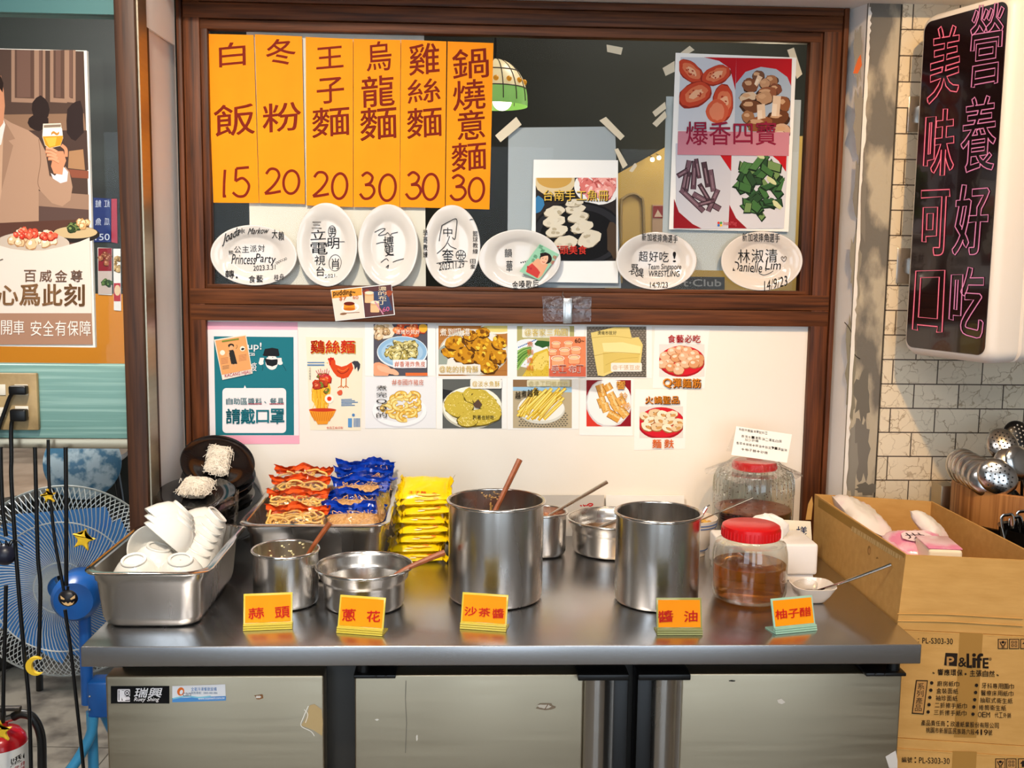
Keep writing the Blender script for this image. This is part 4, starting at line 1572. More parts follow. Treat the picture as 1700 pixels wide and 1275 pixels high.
# fried pork ribs
s, a = food('laminated picture of golden fried ribs, second in the upper row', [(12, 35), (446, 35), (446, 342), (12, 342)], k2, (28, 38, 433, 333), 'b3763a', 63)
cl = (28, 38, 433, 333)
for j in range(7):
    a.rect(28, 38 + j * 44, 433, 40 + j * 44, '93582a')
a.ell(235, 195, 205, 138, 'c9c2b2', clip=cl)
a.ell(235, 190, 195, 128, 'e9e4da', clip=cl)
a.ell(380, 55, 110, 32, 'f0ead9', clip=cl)
a.ell(380, 52, 95, 24, 'e6d47e', clip=cl)
a.poly([(28, 180), (60, 150), (90, 200), (70, 300), (28, 290)], '9aa398')
for (x, y, rx, ry) in ((95, 190, 48, 34), (125, 140, 60, 40), (195, 210, 70, 48), (245, 130, 70, 50), (300, 160, 70, 50), (290, 220, 60, 44), (325, 275, 55, 42), (380, 215, 50, 46), (385, 135, 42, 38), (290, 75, 40, 28), (215, 95, 40, 28)):
    a.blob(x, y + 5, rx * 1.05, ry * 1.08, '5a3408', 0.16, 18, clip=cl)
    a.blob(x, y, rx, ry, 'c98a1c', 0.16, 18, clip=cl)
    for j in range(12):
        a.blob(x + a.R.uniform(-rx, rx) * 0.75, y + a.R.uniform(-ry, ry) * 0.75, 13, 9, a.R.choice(['e8b22e', 'f2cc4a', 'a8680f', 'd99a1c', '7a4808']), 0.35, 9, a.R.uniform(0, 90), clip=cl)
a.rrect(28, 266, 275, 325, 8, 'ece6dc')
a.obj('picture', s)
letters(s, k2, [('row', '煮到吸湯', (34, 54, 215, 98), 'f4eee0', 0.01, {}), ('row', '@乾的排骨酥', (32, 275, 264, 314), 'd3b45c', 0.006, {})])
# wheat rolls / triangle
s, a = food('laminated picture of yellow triangle fritters and greens, third in the upper row', [(446, 35), (892, 35), (852, 345), (446, 345)], k2, (490, 40, 826, 336), 'a99a6a', 64)
cl = (490, 40, 826, 336)
a.rect(490, 40, 826, 130, 'b3ab6e')
a.rrect(520, 42, 800, 108, 8, 'e9e6d6')
a.ell(560, 200, 120, 85, 'e8ecee', clip=cl)
for j in range(12):
    a.ell(500 + j * 9, 165 - j * 4, 4, 4, '3a6fb0')
for j in range(10):
    a.curve([(492, 190 + j * 12), (530, 170 + j * 8), (575, 165 + j * 4)], 9, a.R.choice(['5d8a3a', '7ba64e', '3f6b2a', '9ac06a']))
a.blob(640, 145, 60, 22, '2f5a2a', 0.25, clip=cl)
a.poly([(545, 300), (590, 200), (670, 170), (690, 220), (690, 336), (520, 336)], 'ddb93c')
a.poly([(560, 290), (610, 210), (665, 185), (680, 235), (640, 300)], 'ecd06a')
for j in range(60):
    a.ell(590 + a.R.uniform(-55, 90), 270 + a.R.uniform(-60, 60), 3, 2.4, a.R.choice(['b98f22', 'f4e08a', 'c9a030']))
a.obj('picture', s)
letters(s, k2, [('row', '@客家三角圓', (532, 56, 790, 98), 'd6bb5a', 0.004, {}), ('vtext', '煮到透明', (548, 122, 584, 312), 'e07a34', 0.008, dict(gap=0.35))])
s = sheet('pudding_card', 'orange handmade pudding card at 60, overlapping the triangle fritter picture', 'card', [k2(682, 100), k2(897, 102), k2(893, 340), k2(677, 336)], wall(0.7586), LAMPAPER, t=0.0006)
PZ = wall(0.7586)
a = Art(PZ, 0.0012, k=k2, seed=65)
a.rect(683, 102, 895, 337, 'e9895c')
a.poly([(678, 290), (895, 280), (893, 338), (678, 335)], 'd2644a')
for (x, y, r) in ((720, 140, 26), (792, 138, 26), (770, 178, 32), (836, 172, 30), (700, 185, 24), (730, 230, 40), (826, 222, 36)):
    a.rrect(x - r, y, x + r, y + r * 1.25, r * 0.3, 'd9704a')
    a.rrect(x - r * 0.9, y + 4, x + r * 0.9, y + r * 1.1, r * 0.3, 'f0a878')
    a.ell(x, y, r, r * 0.42, 'f6d7bd')
    a.ell(x, y, r * 0.82, r * 0.3, 'c9603c')
    a.ell(x, y + 1, r * 0.74, r * 0.24, 'f3cf9e')
a.obj('picture', s)
a = Art(PZ, 0.0035, k=k2)
a.text('60~', (830, 112, 886, 138), '2a1712', 0.0)
for i, (ch, x) in enumerate((('手', 694), ('工', 738), ('布', 796), ('丁', 838))):
    a.text(ch, (x - 2, 270, x + 42, 314), 'f3e2d6', 0.05)
    a.text(ch, (x, 272, x + 40, 312), 'a8321f', 0.004)
a.obj('lettering', s)
# bean curd sheets
s, a = food('laminated picture of folded bean curd sheet on dark wicker, fourth in the upper row', [(895, 38), (1283, 40), (1283, 347), (893, 345)], k2, (900, 43, 1250, 341), '6a6258', 66)
cl = (900, 43, 1250, 341)
for j in range(22):
    for i in range(18):
        a.ell(908 + i * 20 + (j % 2) * 10, 50 + j * 14, 8, 4.5, '8b8276', rt=25 if j % 2 else -25, n=8, clip=cl)
a.poly([(924, 80), (1060, 47), (1150, 47), (1165, 110), (1205, 105), (1230, 150), (1215, 280), (1110, 285), (1000, 335), (965, 330), (945, 220)], 'e3cc7c')
a.poly([(990, 140), (1110, 135), (1220, 160), (1215, 200), (1000, 190)], 'efdf9c')
a.poly([(995, 195), (1212, 205), (1200, 275), (1100, 280), (1000, 320)], 'd9bf68')
a.curve([(924, 110), (1050, 100), (1165, 112)], 3, 'c2a550')
a.curve([(945, 215), (1060, 195), (1215, 205)], 3, 'b8994a')
a.curve([(1010, 270), (1090, 235), (1200, 225)], 3, 'c2a550')
a.rrect(1042, 256, 1224, 308, 8, 'eee9e0')
a.obj('picture', s)
letters(s, k2, [('row', '燙幾秒就好', (962, 68, 1076, 92), '3a3224', 0.0, {}), ('row', '@千張豆皮', (1050, 270, 1214, 298), 'd9b48a', 0.006, {})])
# gluten balls
s, a = food('laminated picture of gluten puffs on a red plate, highest at the right end', [(1300, 50), (1622, 55), (1592, 408), (1288, 405)], k2, (1326, 147, 1592, 338), 'e3ddda', 67)
cl = (1326, 147, 1592, 338)
a.ell(1458, 248, 138, 92, 'a51020', clip=cl)
a.ell(1458, 243, 132, 86, 'cf1c2c', clip=cl)
for (x, y) in ((1360, 215), (1405, 190), (1450, 178), (1490, 185), (1530, 205), (1560, 230), (1380, 255), (1425, 225), (1470, 220), (1515, 240), (1555, 255), (1345, 262), (1395, 282), (1445, 275), (1480, 262), (1440, 300), (1530, 262)):
    a.blob(x, y + 3, 33, 27, 'a4623a', 0.06, 16, clip=cl)
    a.blob(x, y, 31, 25, a.R.choice(['dfa882', 'e4b592', 'd59a6c']), 0.06, 16, clip=cl)
    a.blob(x - 8, y - 8, 13, 9, 'f3d8c2', 0.2, 10, clip=cl)
a.obj('picture', s)
letters(s, k2, [('row', '食藝必吃', (1375, 92, 1572, 138), 'a8101f', 0.02, {}), ('row', 'Q彈麵筋', (1349, 352, 1577, 406), '6a3a12', 0.03, {}), ('row', 'Q彈麵筋', (1345, 348, 1573, 402), 'e08a24', 0.012, {})])
# freshwater fish fritters
s, a = food('laminated picture of breaded fish fritters, first in the lower row of square pictures', [(18, 345), (430, 345), (430, 645), (18, 645)], k2, (52, 352, 400, 642), '5d5f5c', 68)
cl = (52, 352, 400, 642)
a.poly([(52, 410), (110, 420), (118, 452), (52, 470)], '2a2a2c')
a.ell(226, 520, 178, 125, 'c9c4b0', clip=cl)
a.ell(226, 514, 172, 118, 'f2efe0', clip=cl)
a.ell(226, 520, 150, 98, 'dcd8c4', clip=cl)
for (x, y, rx, ry, r_) in ((150, 500, 85, 75, 10), (250, 450, 80, 48, 10), (300, 480, 85, 48, 30), (345, 535, 52, 50, 0), (270, 575, 130, 48, -8), (200, 600, 60, 30, 0)):
    a.blob(x, y + 5, rx * 1.02, ry * 1.04, '6b5a1c', 0.07, 20, r_, clip=cl)
    a.blob(x, y, rx, ry, 'cdb345', 0.07, 20, r_, clip=cl)
    for j in range(60):
        u, t_ = a.R.uniform(0, 6.28), math.sqrt(a.R.random()) * 0.9
        a.ell(x + rx * t_ * math.cos(u), y + ry * t_ * math.sin(u), 4, 3, a.R.choice(['e6d272', 'b89a2e', 'dcc45a', 'f0e29a']), n=6, clip=cl)
a.poly([(230, 500), (262, 470), (285, 500), (270, 525), (245, 520)], '5a4438')
a.rrect(215, 352, 400, 408, 8, 'f0ece2')
a.obj('picture', s)
letters(s, k2, [('row', '@淡水魚酥', (226, 364, 390, 398), 'd3b24e', 0.008, {}), ('row', '跑著也好吃', (228, 564, 356, 590), '2c2612', 0.004, {})])
# yuba sticks
s, a = food('laminated picture of bean curd sticks in a netted dish, second in the lower row', [(434, 345), (853, 345), (853, 646), (434, 648)], k2, (466, 355, 812, 640), 'b9a888', 69)
cl = (466, 355, 812, 640)
a.rect(466, 355, 560, 398, '8a6a48')
a.poly([(466, 398), (812, 398), (812, 430), (466, 420)], '9ec3dc')
for j in range(7):
    for i in range(16):
        a.ell(505 + i * 18 + (j % 2) * 9, 560 + j * 12 - abs(i - 8) * 1.0, 6, 4, '6d6658', n=8, clip=cl)
a.ell(632, 530, 140, 85, 'd8d4c6', clip=cl)
a.ell(632, 520, 135, 78, 'efece2', clip=cl)
for j in range(34):
    x = a.R.uniform(480, 660)
    y = 545 + a.R.uniform(-30, 50)
    x1, y1 = x + a.R.uniform(80, 130), y - a.R.uniform(90, 150)
    x1, y1 = min(x1, 800), max(y1, 405)
    a.line([(x, y), (x1, y1)], 17, '9a6f14')
    a.line([(x, y), (x1, y1)], 14, a.R.choice(['e9c23e', 'f0d35c', 'dcae2c']))
    a.line([(x + 4, y - 8), (x1 - 4, y1 + 6)], 4, 'f7e590')
a.rrect(548, 358, 800, 396, 6, 'd8cfae')
a.obj('picture', s)
letters(s, k2, [('row', '@手工日曬腐竹', (556, 364, 792, 394), 'c9bd8a', 0.006, {}), ('row', '越煮越香', (477, 416, 620, 458), '2c2415', 0.016, dict(rise=0.18))])
# bell rolls
s, a = food('laminated picture of fried bean curd rolls on a red ground, third in the lower row', [(862, 348), (1175, 352), (1170, 686), (857, 682)], k2, (898, 358, 1160, 630), '8b1522', 70)
cl = (898, 358, 1160, 630)
a.poly([(898, 500), (1000, 630), (898, 630)], 'd5382a')
a.blob(1030, 490, 135, 145, 'd0cdd0', 0.02, 24, clip=cl)
a.blob(1032, 486, 128, 138, 'efedec', 0.02, 24, clip=cl)
for (x, y, L_, r_) in ((985, 420, 75, 72), (1025, 400, 42, 60), (990, 490, 60, 70), (1048, 460, 60, 62), (1070, 510, 62, 58), (1010, 520, 52, 70), (1060, 570, 75, 30), (1115, 550, 60, 50), (1100, 480, 50, 60)):
    c, sn = math.cos(math.radians(r_)), math.sin(math.radians(r_))
    p_, q_ = (x - L_ / 2 * c, y - L_ / 2 * sn), (x + L_ / 2 * c, y + L_ / 2 * sn)
    clp = lambda p: (min(max(p[0], 915), 1142), min(max(p[1], 375), 612))
    a.line([clp(p_), clp(q_)], 50, '8a551a')
    a.line([clp(p_), clp(q_)], 44, a.R.choice(['d99c44', 'cf9038', 'e0ab58']))
    a.line([clp((p_[0] + 6, p_[1] - 4)), clp((q_[0] + 2, q_[1] - 6))], 12, 'eec88a')
    for j in range(8):
        a.ell(*clp((x + a.R.uniform(-20, 20), y + a.R.uniform(-22, 22))), 3, 2, 'a86c22', n=6)
a.obj('picture', s)
letters(s, k2, [('text', '響', (1076, 364, 1128, 414), '7a3a10', 0.02, {}), ('text', '響', (1074, 362, 1126, 412), 'e8a84a', 0.006, {}), ('text', '鈴', (1092, 430, 1140, 474), 'e8a84a', 0.01, {}), ('text', '卷', (1104, 488, 1158, 532), 'e8a84a', 0.01, {})])
# wheat gluten pieces
s, a = food('laminated picture of wheat gluten pieces on a red plate, lowest at the right end', [(1185, 412), (1490, 418), (1478, 762), (1178, 770)], k2, (1210, 512, 1466, 698), 'dcd6d2', 71)
cl = (1210, 512, 1466, 698)
a.ell(1338, 612, 138, 95, 'a00f20', clip=cl)
a.ell(1338, 606, 132, 88, 'cc1b2c', clip=cl)
for (x, y, rx, ry, r_) in ((1240, 570, 34, 22, 20), (1300, 550, 36, 24, -10), (1345, 560, 34, 24, 10), (1400, 560, 36, 22, -10), (1270, 595, 34, 22, -20), (1330, 595, 36, 24, 20), (1385, 600, 38, 24, -20), (1440, 605, 36, 24, 10), (1255, 630, 36, 24, 30), (1315, 632, 38, 24, -10), (1375, 640, 34, 22, 20), (1430, 635, 36, 20, -20)):
    a.blob(x, y + 4, rx * 1.05, ry * 1.08, '9a6a3c', 0.1, 14, r_, clip=cl)
    a.blob(x, y, rx, ry, a.R.choice(['e9d9bc', 'f0e4cc', 'dcc49c']), 0.1, 14, r_, clip=cl)
    a.blob(x + 8, y + 6, rx * 0.5, ry * 0.4, 'c9975a', 0.2, 10, r_, clip=cl)
    a.ell(x - 6, y - 2, 4, 3, '6a4a2a', n=8)
a.obj('picture', s)
letters(s, k2, [('row', '火鍋聖品', (1244, 456, 1450, 500), '5a2a10', 0.03, {}), ('row', '火鍋聖品', (1240, 452, 1446, 496), 'e08a24', 0.014, {}), ('text', '麵', (1286, 706, 1338, 758), 'd8641c', 0.02, {}), ('text', '麩', (1356, 706, 1412, 758), 'd8641c', 0.02, {})])
# strips of clear tape across the pictures
sheet('clear_tape_patch', 'strip of clear tape joining the wicker picture to the one beneath it', 'tape', [k2(742, 345), k2(990, 347), k2(982, 430), k2(742, 400)], wall(0.7578), CLEARSHEET, t=0.0003)

# ================================================================== THE REFRIGERATED COUNTER
T8 = top(ZC)
F0 = wall(0.0)
FD = wall(0.03)
zwt = F0.at(830, 1105).z
t = thing('worktop_refrigerator', 'long stainless steel worktop refrigerator carrying all the pots and signs', 'refrigerator', (0, 0.37, 0))
m = M()
m.box(-0.75, 0.75, 0.0, 0.742, zwt, ZC, bev=0.0022, seg=3)
m.obj('worktop', STEELTOP, t)
DARKBODY = mat('dark_grey_body', '2f2c28', 0.45, metal=0.3)
zd1 = FD.at(800, 1120).z
ZB0 = 0.13
xa0, xa1 = FD.at(177, 1200).x, FD.at(538, 1200).x
xb0_, xb1_ = FD.at(589, 1200).x, FD.at(967, 1200).x
xs1a, xs1b = FD.at(1017, 1200).x, FD.at(1040, 1200).x
xs2a, xs2b = FD.at(1055, 1200).x, FD.at(1079, 1200).x
xc0, xc1 = FD.at(1130, 1200).x, FD.at(1493, 1200).x
M().box(-0.705, 0.71, 0.075, 0.72, ZB0, zwt, bev=0.002).obj('body', DARKBODY, t)
# compressor panel with nameplate, sticker, hole and torn film
pn = M()
pn.box(xa0, xa1, 0.03, 0.074, ZB0 + 0.01, zd1, bev=0.004, seg=3)
pn = pn.obj('panel', STEELDOOR, t)
PW = wall(0.0295)
a = Art(PW, 0.0004)
a.rect(184, 1139, 281, 1168, '0c0b0b')
a.rrect(195, 1144, 216, 1165, 1.5, 'd9d2d2')
a.rect(197, 1146, 205, 1163, '0c0b0b')
a.rect(198.2, 1146, 202, 1163, 'e8e2e2')
a.ell(202.5, 1151, 4.6, 4.6, 'e8e2e2')
a.poly([(201, 1155), (206, 1155), (211, 1163), (204, 1163)], 'e8e2e2')
a.ell(211, 1150.5, 4.5, 4.5, '0c0b0b')
a.ell(211, 1150.5, 3.3, 3.3, 'e8e2e2')
a.ell(211, 1150.5, 1.6, 1.6, '0c0b0b')
a.curve([(209, 1156), (215, 1156), (216, 1162), (208, 1163)], 1.4, '0c0b0b')
a.text('瑞', (224, 1142, 245, 1158), 'f0ecec', 0.022, slant=0.25)
a.text('興', (247, 1142, 269, 1158), 'f0ecec', 0.022, slant=0.25)
a.text('Ruey Shing', (223, 1157.5, 264, 1166), 'f0ecec', 0.004, slant=0.3)
prop(a.obj('nameplate', pn), 'black nameplate reading 瑞興 Ruey Shing')
a = Art(PW, 0.0004)
a.poly([(286, 1139), (374, 1136), (375, 1163), (286, 1166)], 'eceaea')
a.poly([(286, 1159), (375, 1155.5), (375, 1163), (286, 1166)], '4d88c4')
a.curve([(287, 1160), (310, 1156), (330, 1158), (350, 1156)], 2.4, '7fc4d8')
a.ell(300, 1148, 5.8, 7.0, 'e8702a', rt=18)
a.ell(301, 1149, 2.6, 4.0, 'eceaea', rt=18)
a.text('can', (303.5, 1150, 317, 1156), '5a5a64', 0.004)
a.row('全能冷凍餐飲設備', (317, 1141, 360, 1147), '3a78b8', 0.012)
a.text('服務專線：0800-880-886', (317, 1148, 361, 1152.5), '4a6a8a', 0.0)
a.text('www.ocantech.com.tw', (329, 1157, 373, 1161), 'f2f2f2', 0.006, rise=0.03)
prop(a.obj('sticker', pn), 'white and blue service sticker')
a = Art(PW, 0.0004, seed=3)
a.blob(430, 1157, 8, 4, '8a5f3c', 0.3)
a.blob(429, 1157, 4, 2.2, 'd8d0c6', 0.3)
a.poly([(514, 1171), (522, 1169), (534, 1178), (536, 1200), (535, 1222), (520, 1212), (500, 1204), (508, 1192)], 'b39a6e')
a.curve([(512, 1172), (504, 1190), (500, 1205), (516, 1214), (522, 1222)], 1.2, 'e8e2d6')
a.curve([(505, 1178), (511, 1186), (507, 1200)], 1.0, 'e8e2d6')
prop(a.obj('torn_film', pn), 'torn patch of old protective film')


def door(nm, x0, x1, edge0, edge1, hx0, hx1):
    d = M().box(x0, x1, 0.03, 0.072, ZB0 + 0.01, zd1, bev=0.003, seg=3).obj('door', STEELDOOR, t)
    # bowed pull along the opening edge, ending in a dark strip
    n = 10
    a_, b_ = (x1, hx0) if hx0 > x1 else (hx1, x0)
    loops = []
    P = []
    for i in range(n + 1):
        u = i / n
        P.append((a_ + (b_ - a_) * u, 0.034 - 0.017 * math.sin(PI * min(1, u * 1.15)) - 0.004 * (u if hx0 > x1 else 1 - u)))
    P += [(b_, 0.07), (a_, 0.07)]
    lo = [Vector((p[0], p[1], ZB0 + 0.012)) for p in P]
    hi = [Vector((p[0], p[1], zd1 - 0.006)) for p in P]
    h = M().loft([lo, hi], True, True).obj('handle', STEEL, d)
    M().box(min(hx0, hx1), max(hx0, hx1), 0.018, 0.072, ZB0 + 0.012, zd1 - 0.002, bev=0.002).obj('edge_strip', BLACK, d)
    xa, xb = min(a_, hx0, hx1), max(b_, hx0, hx1)
    M().box(xa - 0.012 if hx0 > x1 else xa, xb if hx0 > x1 else xb + 0.012, 0.012, 0.075, zd1 - 0.0055, zd1 + 0.006, bev=0.002).obj('handle_cap', BLACK, d)
    return d


d1 = door('door', xb0_, xb1_, 0, 0, xs1a, xs1b)
d2 = door('door', xc0, xc1, 0, 0, xs2a, xs2b)
a = Art(PW, 0.0004, seed=5)
a.blob(906, 1173, 16, 5, '7a6a58', 0.25)
a.blob(904, 1173, 12, 3.4, 'b8b0a2', 0.25)
a.line([(904, 1178), (910, 1169)], 1.4, '6a5240')
a.line([(674, 1130), (673, 1160), (675, 1200), (673, 1250)], 1.0, '6f6a60')
a.blob(626, 1195, 3, 1.6, 'd8d4ca', 0.3)
a.blob(692, 1224, 1.6, 5, 'cfc9bd', 0.3)
a.obj('scratches', d1)
a = Art(PW, 0.0004, seed=6)
a.poly([(1290, 1162), (1297, 1160), (1304, 1166), (1298, 1169), (1292, 1167)], 'c8c2b8')
a.blob(1215, 1130.5, 5, 1.4, '2a241f', 0.3)
a.poly([(1470, 1256), (1480, 1250), (1487, 1246), (1490, 1262), (1490, 1275), (1476, 1275)], 'c9c6c2')
a.obj('scratches', d2)
for d, xx, sg in ((d1, xb0_, 1), (d2, xc1, -1)):
    xA, xB = sorted((xx, xx + sg * 0.075))
    h = M()
    h.box(xA, xB, 0.012, 0.07, zd1 + 0.0005, zd1 + 0.007, bev=0.0015)
    h.lathe([(0.001, zwt - 0.004), (0.012, zwt - 0.004), (0.012, zd1 + 0.006), (0.001, zd1 + 0.006)], (xx + sg * 0.016, 0.035, 0), 16)
    h.sphere((xx + sg * 0.04, 0.011, zd1 + 0.005), 0.002, su=8, sv=6)
    h.sphere((xx + sg * 0.058, 0.011, zd1 + 0.005), 0.002, su=8, sv=6)
    h.obj('hinge', BLACK, d)
for lx in (-0.66, 0.66):
    for ly in (0.12, 0.66):
        M().lathe([(0.001, 0), (0.028, 0), (0.028, 0.02), (0.018, 0.03), (0.018, ZB0)], (lx, ly, 0), 16, cap1=True).obj('leg', BLACK, t)


# ================================================================== POTS AND BOWLS
def pot(name, label, cat, cx, cy, r, z1, rr, m_, prof=None, z0=ZC + 0.0005, handles=False):
    t = thing(name, label, cat, (cx, cy, z0))
    th = 0.0022
    if prof is None:
        h = z1 - z0
        prof = [(0.001, 0), (r - 0.010, 0), (r - 0.003, 0.003), (r, 0.010), (r, h - 0.006)]
    p = [(q[0], q[1]) for q in prof]
    h = p[-1][1]
    inner = [(max(0.001, q[0] - th), max(q[1], 0) + (th if q[1] < 0.006 else 0)) for q in prof][::-1]
    M().lathe([(a_, b_ + z0) for a_, b_ in p + inner], (cx, cy, 0), 72).obj('body', m_, t)
    rad = 0.0032
    ring = [(prof[-1][0] + (rr - prof[-1][0]) * 0.5 + rad * math.cos(2 * PI * i / 10), h + rad * math.sin(2 * PI * i / 10)) for i in range(11)]
    M().lathe([(a_, b_ + z0) for a_, b_ in ring], (cx, cy, 0), 72).obj('rim', STEELBRIGHT if m_ is STEEL else m_, t)
    return t


def disc(name, label, cat, cx, cy, r, z, m_, kind=None, bumpy=0.0, seed=1, sy=1.0):
    R = random.Random(seed)
    v, f = [Vector((cx, cy, z))], []
    rings, seg = 9, 36
    for i in range(1, rings + 1):
        for j in range(seg):
            a = 2 * PI * j / seg
            q = r * i / rings
            v.append(Vector((cx + q * math.cos(a), cy + q * math.sin(a) * sy, z + (R.uniform(-1, 1) * bumpy if i < rings else -bumpy))))
    for j in range(seg):
        f.append([0, 1 + j, 1 + (j + 1) % seg])
    for i in range(rings - 1):
        for j in range(seg):
            a, b = 1 + i * seg + j, 1 + i * seg + (j + 1) % seg
            f.append([a, a + seg, b + seg, b])
    n0 = len(v)
    for j in range(seg):
        a = 2 * PI * j / seg
        v.append(Vector((cx + r * math.cos(a), cy + r * math.sin(a) * sy, z - 0.008)))
    for j in range(seg):
        a, b = 1 + (rings - 1) * seg + j, 1 + (rings - 1) * seg + (j + 1) % seg
        f.append([a, n0 + j, n0 + (j + 1) % seg, b])
    f.append([n0 + j for j in range(seg)][::-1])
    o = M().add(v, f, True).obj(name, m_)
    o.location = (0, 0, 0)
    return prop(o, label, cat, kind=kind)


def spoon(name, label, p0, p1, r, m_, bowl=True, bend=0.0, flat=1.0, br=0.018):
    p0, p1 = Vector(p0), Vector(p1)
    t = thing(name, label, 'spoon', p0)
    mid = (p0 + p1) / 2 + Vector((0, 0, bend))
    pts = smooth_path([p0, (p0 * 2 + p1) / 3 + Vector((0, 0, bend * 0.6)), (p0 + p1 * 2) / 3 + Vector((0, 0, bend * 0.4)), p1], 5)
    n = len(pts)
    M().tube(pts, [r * (0.75 + 0.4 * i / n) for i in range(n)], 8, flat=flat).obj('handle', m_, t)
    if bowl:
        d = (p1 - p0).normalized()
        X = Matrix.Translation(p0 - d * br * 0.6) @ d.to_track_quat('X', 'Z').to_matrix().to_4x4()
        prof = [(0.0005, -0.35), (0.5, -0.3), (0.85, -0.14), (1.0, 0.0), (0.95, 0.0), (0.8, -0.09), (0.45, -0.22), (0.0005, -0.27)]
        M().lathe([(a_ * br, b_ * br) for a_, b_ in prof], seg=24, X=X, sx=1.25, sy=0.85).obj('bowl', m_, t)
    return t


pot('sauce_pot', 'small straight steel pot of minced garlic behind the 蒜頭 sign', 'pot', -0.433, 0.238, 0.064, 0.914, 0.066, STEEL)
GARLIC = mat('minced_garlic', 'd9c88a', 0.5, var=('b39a4c', (160, 160, 160), 4, 0.4, 0.6), bump=((200, 200, 200), 0.8))
disc('minced_garlic', 'pale minced garlic lying in the small straight pot', 'garlic', -0.433, 0.238, 0.0612, 0.856, GARLIC, 'stuff', 0.0035, 3)
m = M()
R = random.Random(7)
for i in range(46):
    a_, z = R.uniform(0.3, 2.6), 0.862 + abs(R.gauss(0, 0.018))
    q = 0.0605
    m.sphere((-0.433 + q * math.cos(a_), 0.238 + q * math.sin(a_), min(z, 0.905)), R.uniform(0.0012, 0.0028), su=6, sv=4, sz=0.8)
prop(m.obj('garlic_bits', mat('garlic_bits', 'ece0b0', 0.5)), 'garlic crumbs stuck to the inner wall of the small straight pot', 'garlic', kind='stuff')
P1 = wall(0.262).at(548, 868)
spoon('wooden_spoon', 'brown wooden spoon standing in the minced garlic pot', (-0.405, 0.255, 0.866), P1, 0.0050, HANDLE, True, 0.010)

bprof = lambda r, rr, h: [(0.001, 0), (r - 0.010, 0), (r - 0.003, 0.003), (r, 0.010), (r + 0.001, h * 0.62), (r + 0.003, h * 0.68), (rr - 0.006, h * 0.75), (rr - 0.005, h * 0.92), (rr, h)]
pot('sauce_bowl', 'wide stepped steel bowl of scallion behind the 蔥花 sign', 'bowl', -0.277, 0.225, 0.079, 0.88, 0.095, STEEL, bprof(0.079, 0.093, 0.079))
SCAL = mat('scallion_broth', '8f8a5a', 0.25, var=('6f8040', (90, 90, 90), 4, 0.5, 0.6), bump=((90, 90, 90), 0.3))
disc('chopped_scallion', 'chopped scallion low in the wide stepped bowl', 'scallion', -0.277, 0.225, 0.0755, 0.826, SCAL, 'stuff', 0.002, 5)
m = M()
for i in range(60):
    a_ = R.uniform(0, 6.28)
    q = R.uniform(0.05, 0.0745)
    c_ = Vector((-0.277 + q * math.cos(a_), 0.225 + q * math.sin(a_), 0.8285))
    m.lathe([(0.002, -0.001), (0.0026, 0.001), (0.0018, 0.001)], X=rot(c_, R.uniform(-50, 50), R.uniform(-50, 50), 0), seg=8)
prop(m.obj('scallion_rings', mat('scallion_green', '5f8f34', 0.4)), 'green scallion rings floating in the wide stepped bowl', 'scallion', kind='stuff')
P1 = wall(0.22).at(738, 917)
spoon('wooden_spoon', 'brown wooden spoon lying across the rim of the scallion bowl', (-0.24, 0.19, 0.850), P1, 0.0054, HANDLE, True, 0.012)

pot('stock_pot', 'tallest steel pot, holding the dark sauce behind the 沙茶醬 sign', 'pot', -0.0165, 0.274, 0.0955, 1.006, 0.0985, STEEL)
disc('shacha_sauce', 'brown sauce low in the tallest pot', 'sauce', -0.0165, 0.274, 0.0925, 0.875, mat('brown_sauce', '4a2a12', 0.25, bump=((60, 60, 60), 0.3)), 'stuff', 0.002, 6)
a = Art(Pl((0, -1, 0), (0, 0.274 + 0.0905, 0)), 0.0)
# dried drips inside
R = random.Random(12)
m = M()
for i in range(26):
    a_ = 1.62 + R.gauss(0, 0.10)
    m.sphere((-0.0165 + 0.0925 * math.cos(a_), 0.274 + 0.0925 * math.sin(a_), 0.985 + R.gauss(0, 0.006)), R.uniform(0.0012, 0.0026), su=6, sv=4, sz=0.7)
for i in range(18):
    a_ = 1.66 + R.gauss(0, 0.012)
    m.sphere((-0.0165 + 0.0925 * math.cos(a_), 0.274 + 0.0925 * math.sin(a_), 0.972 - i * 0.003), R.uniform(0.0014, 0.0026), su=6, sv=4, sz=1.3)
prop(m.obj('sauce_drips', mat('sauce_drips', 'b88a4a', 0.4)), 'dried sauce drips inside the tallest pot', 'sauce', kind='stuff')
P1 = wall(0.36).at(863, 763)
spoon('wooden_spoon', 'brown wooden ladle handle rising above the tallest pot', (-0.055, 0.30, 0.89), P1, 0.0056, HANDLE, True, 0.0)
m = M()
for i in range(3):
    m.add([(-0.088 + i * 0.006, 0.300, 1.0 - i * 0.004), (-0.072 + i * 0.005, 0.307, 0.995), (-0.066 + i * 0.003, 0.295, 0.968), (-0.074, 0.288, 0.966)], [[0, 1, 2, 3]])
prop(m.obj('plastic_scrap', CLEAR), 'crumpled scrap of clear plastic inside the tallest pot', 'plastic')

pot('stock_pot', 'second large steel pot, holding soy sauce behind the 醬油 sign', 'pot', 0.309, 0.249, 0.0845, 0.988, 0.0885, STEEL)
disc('soy_sauce', 'black soy sauce deep in the second large pot', 'sauce', 0.309, 0.249, 0.0815, 0.86, mat('soy_sauce', '0c0604', 0.08), 'stuff', 0.0, 7)
P0 = wall(0.27).at(1163, 858)
P1 = wall(0.285).at(1173, 842)
spoon('steel_ladle', 'steel ladle hooked over the rim of the soy sauce pot', (0.36, 0.265, 0.9), P1, 0.0032, STEELBRIGHT, True, 0.0)

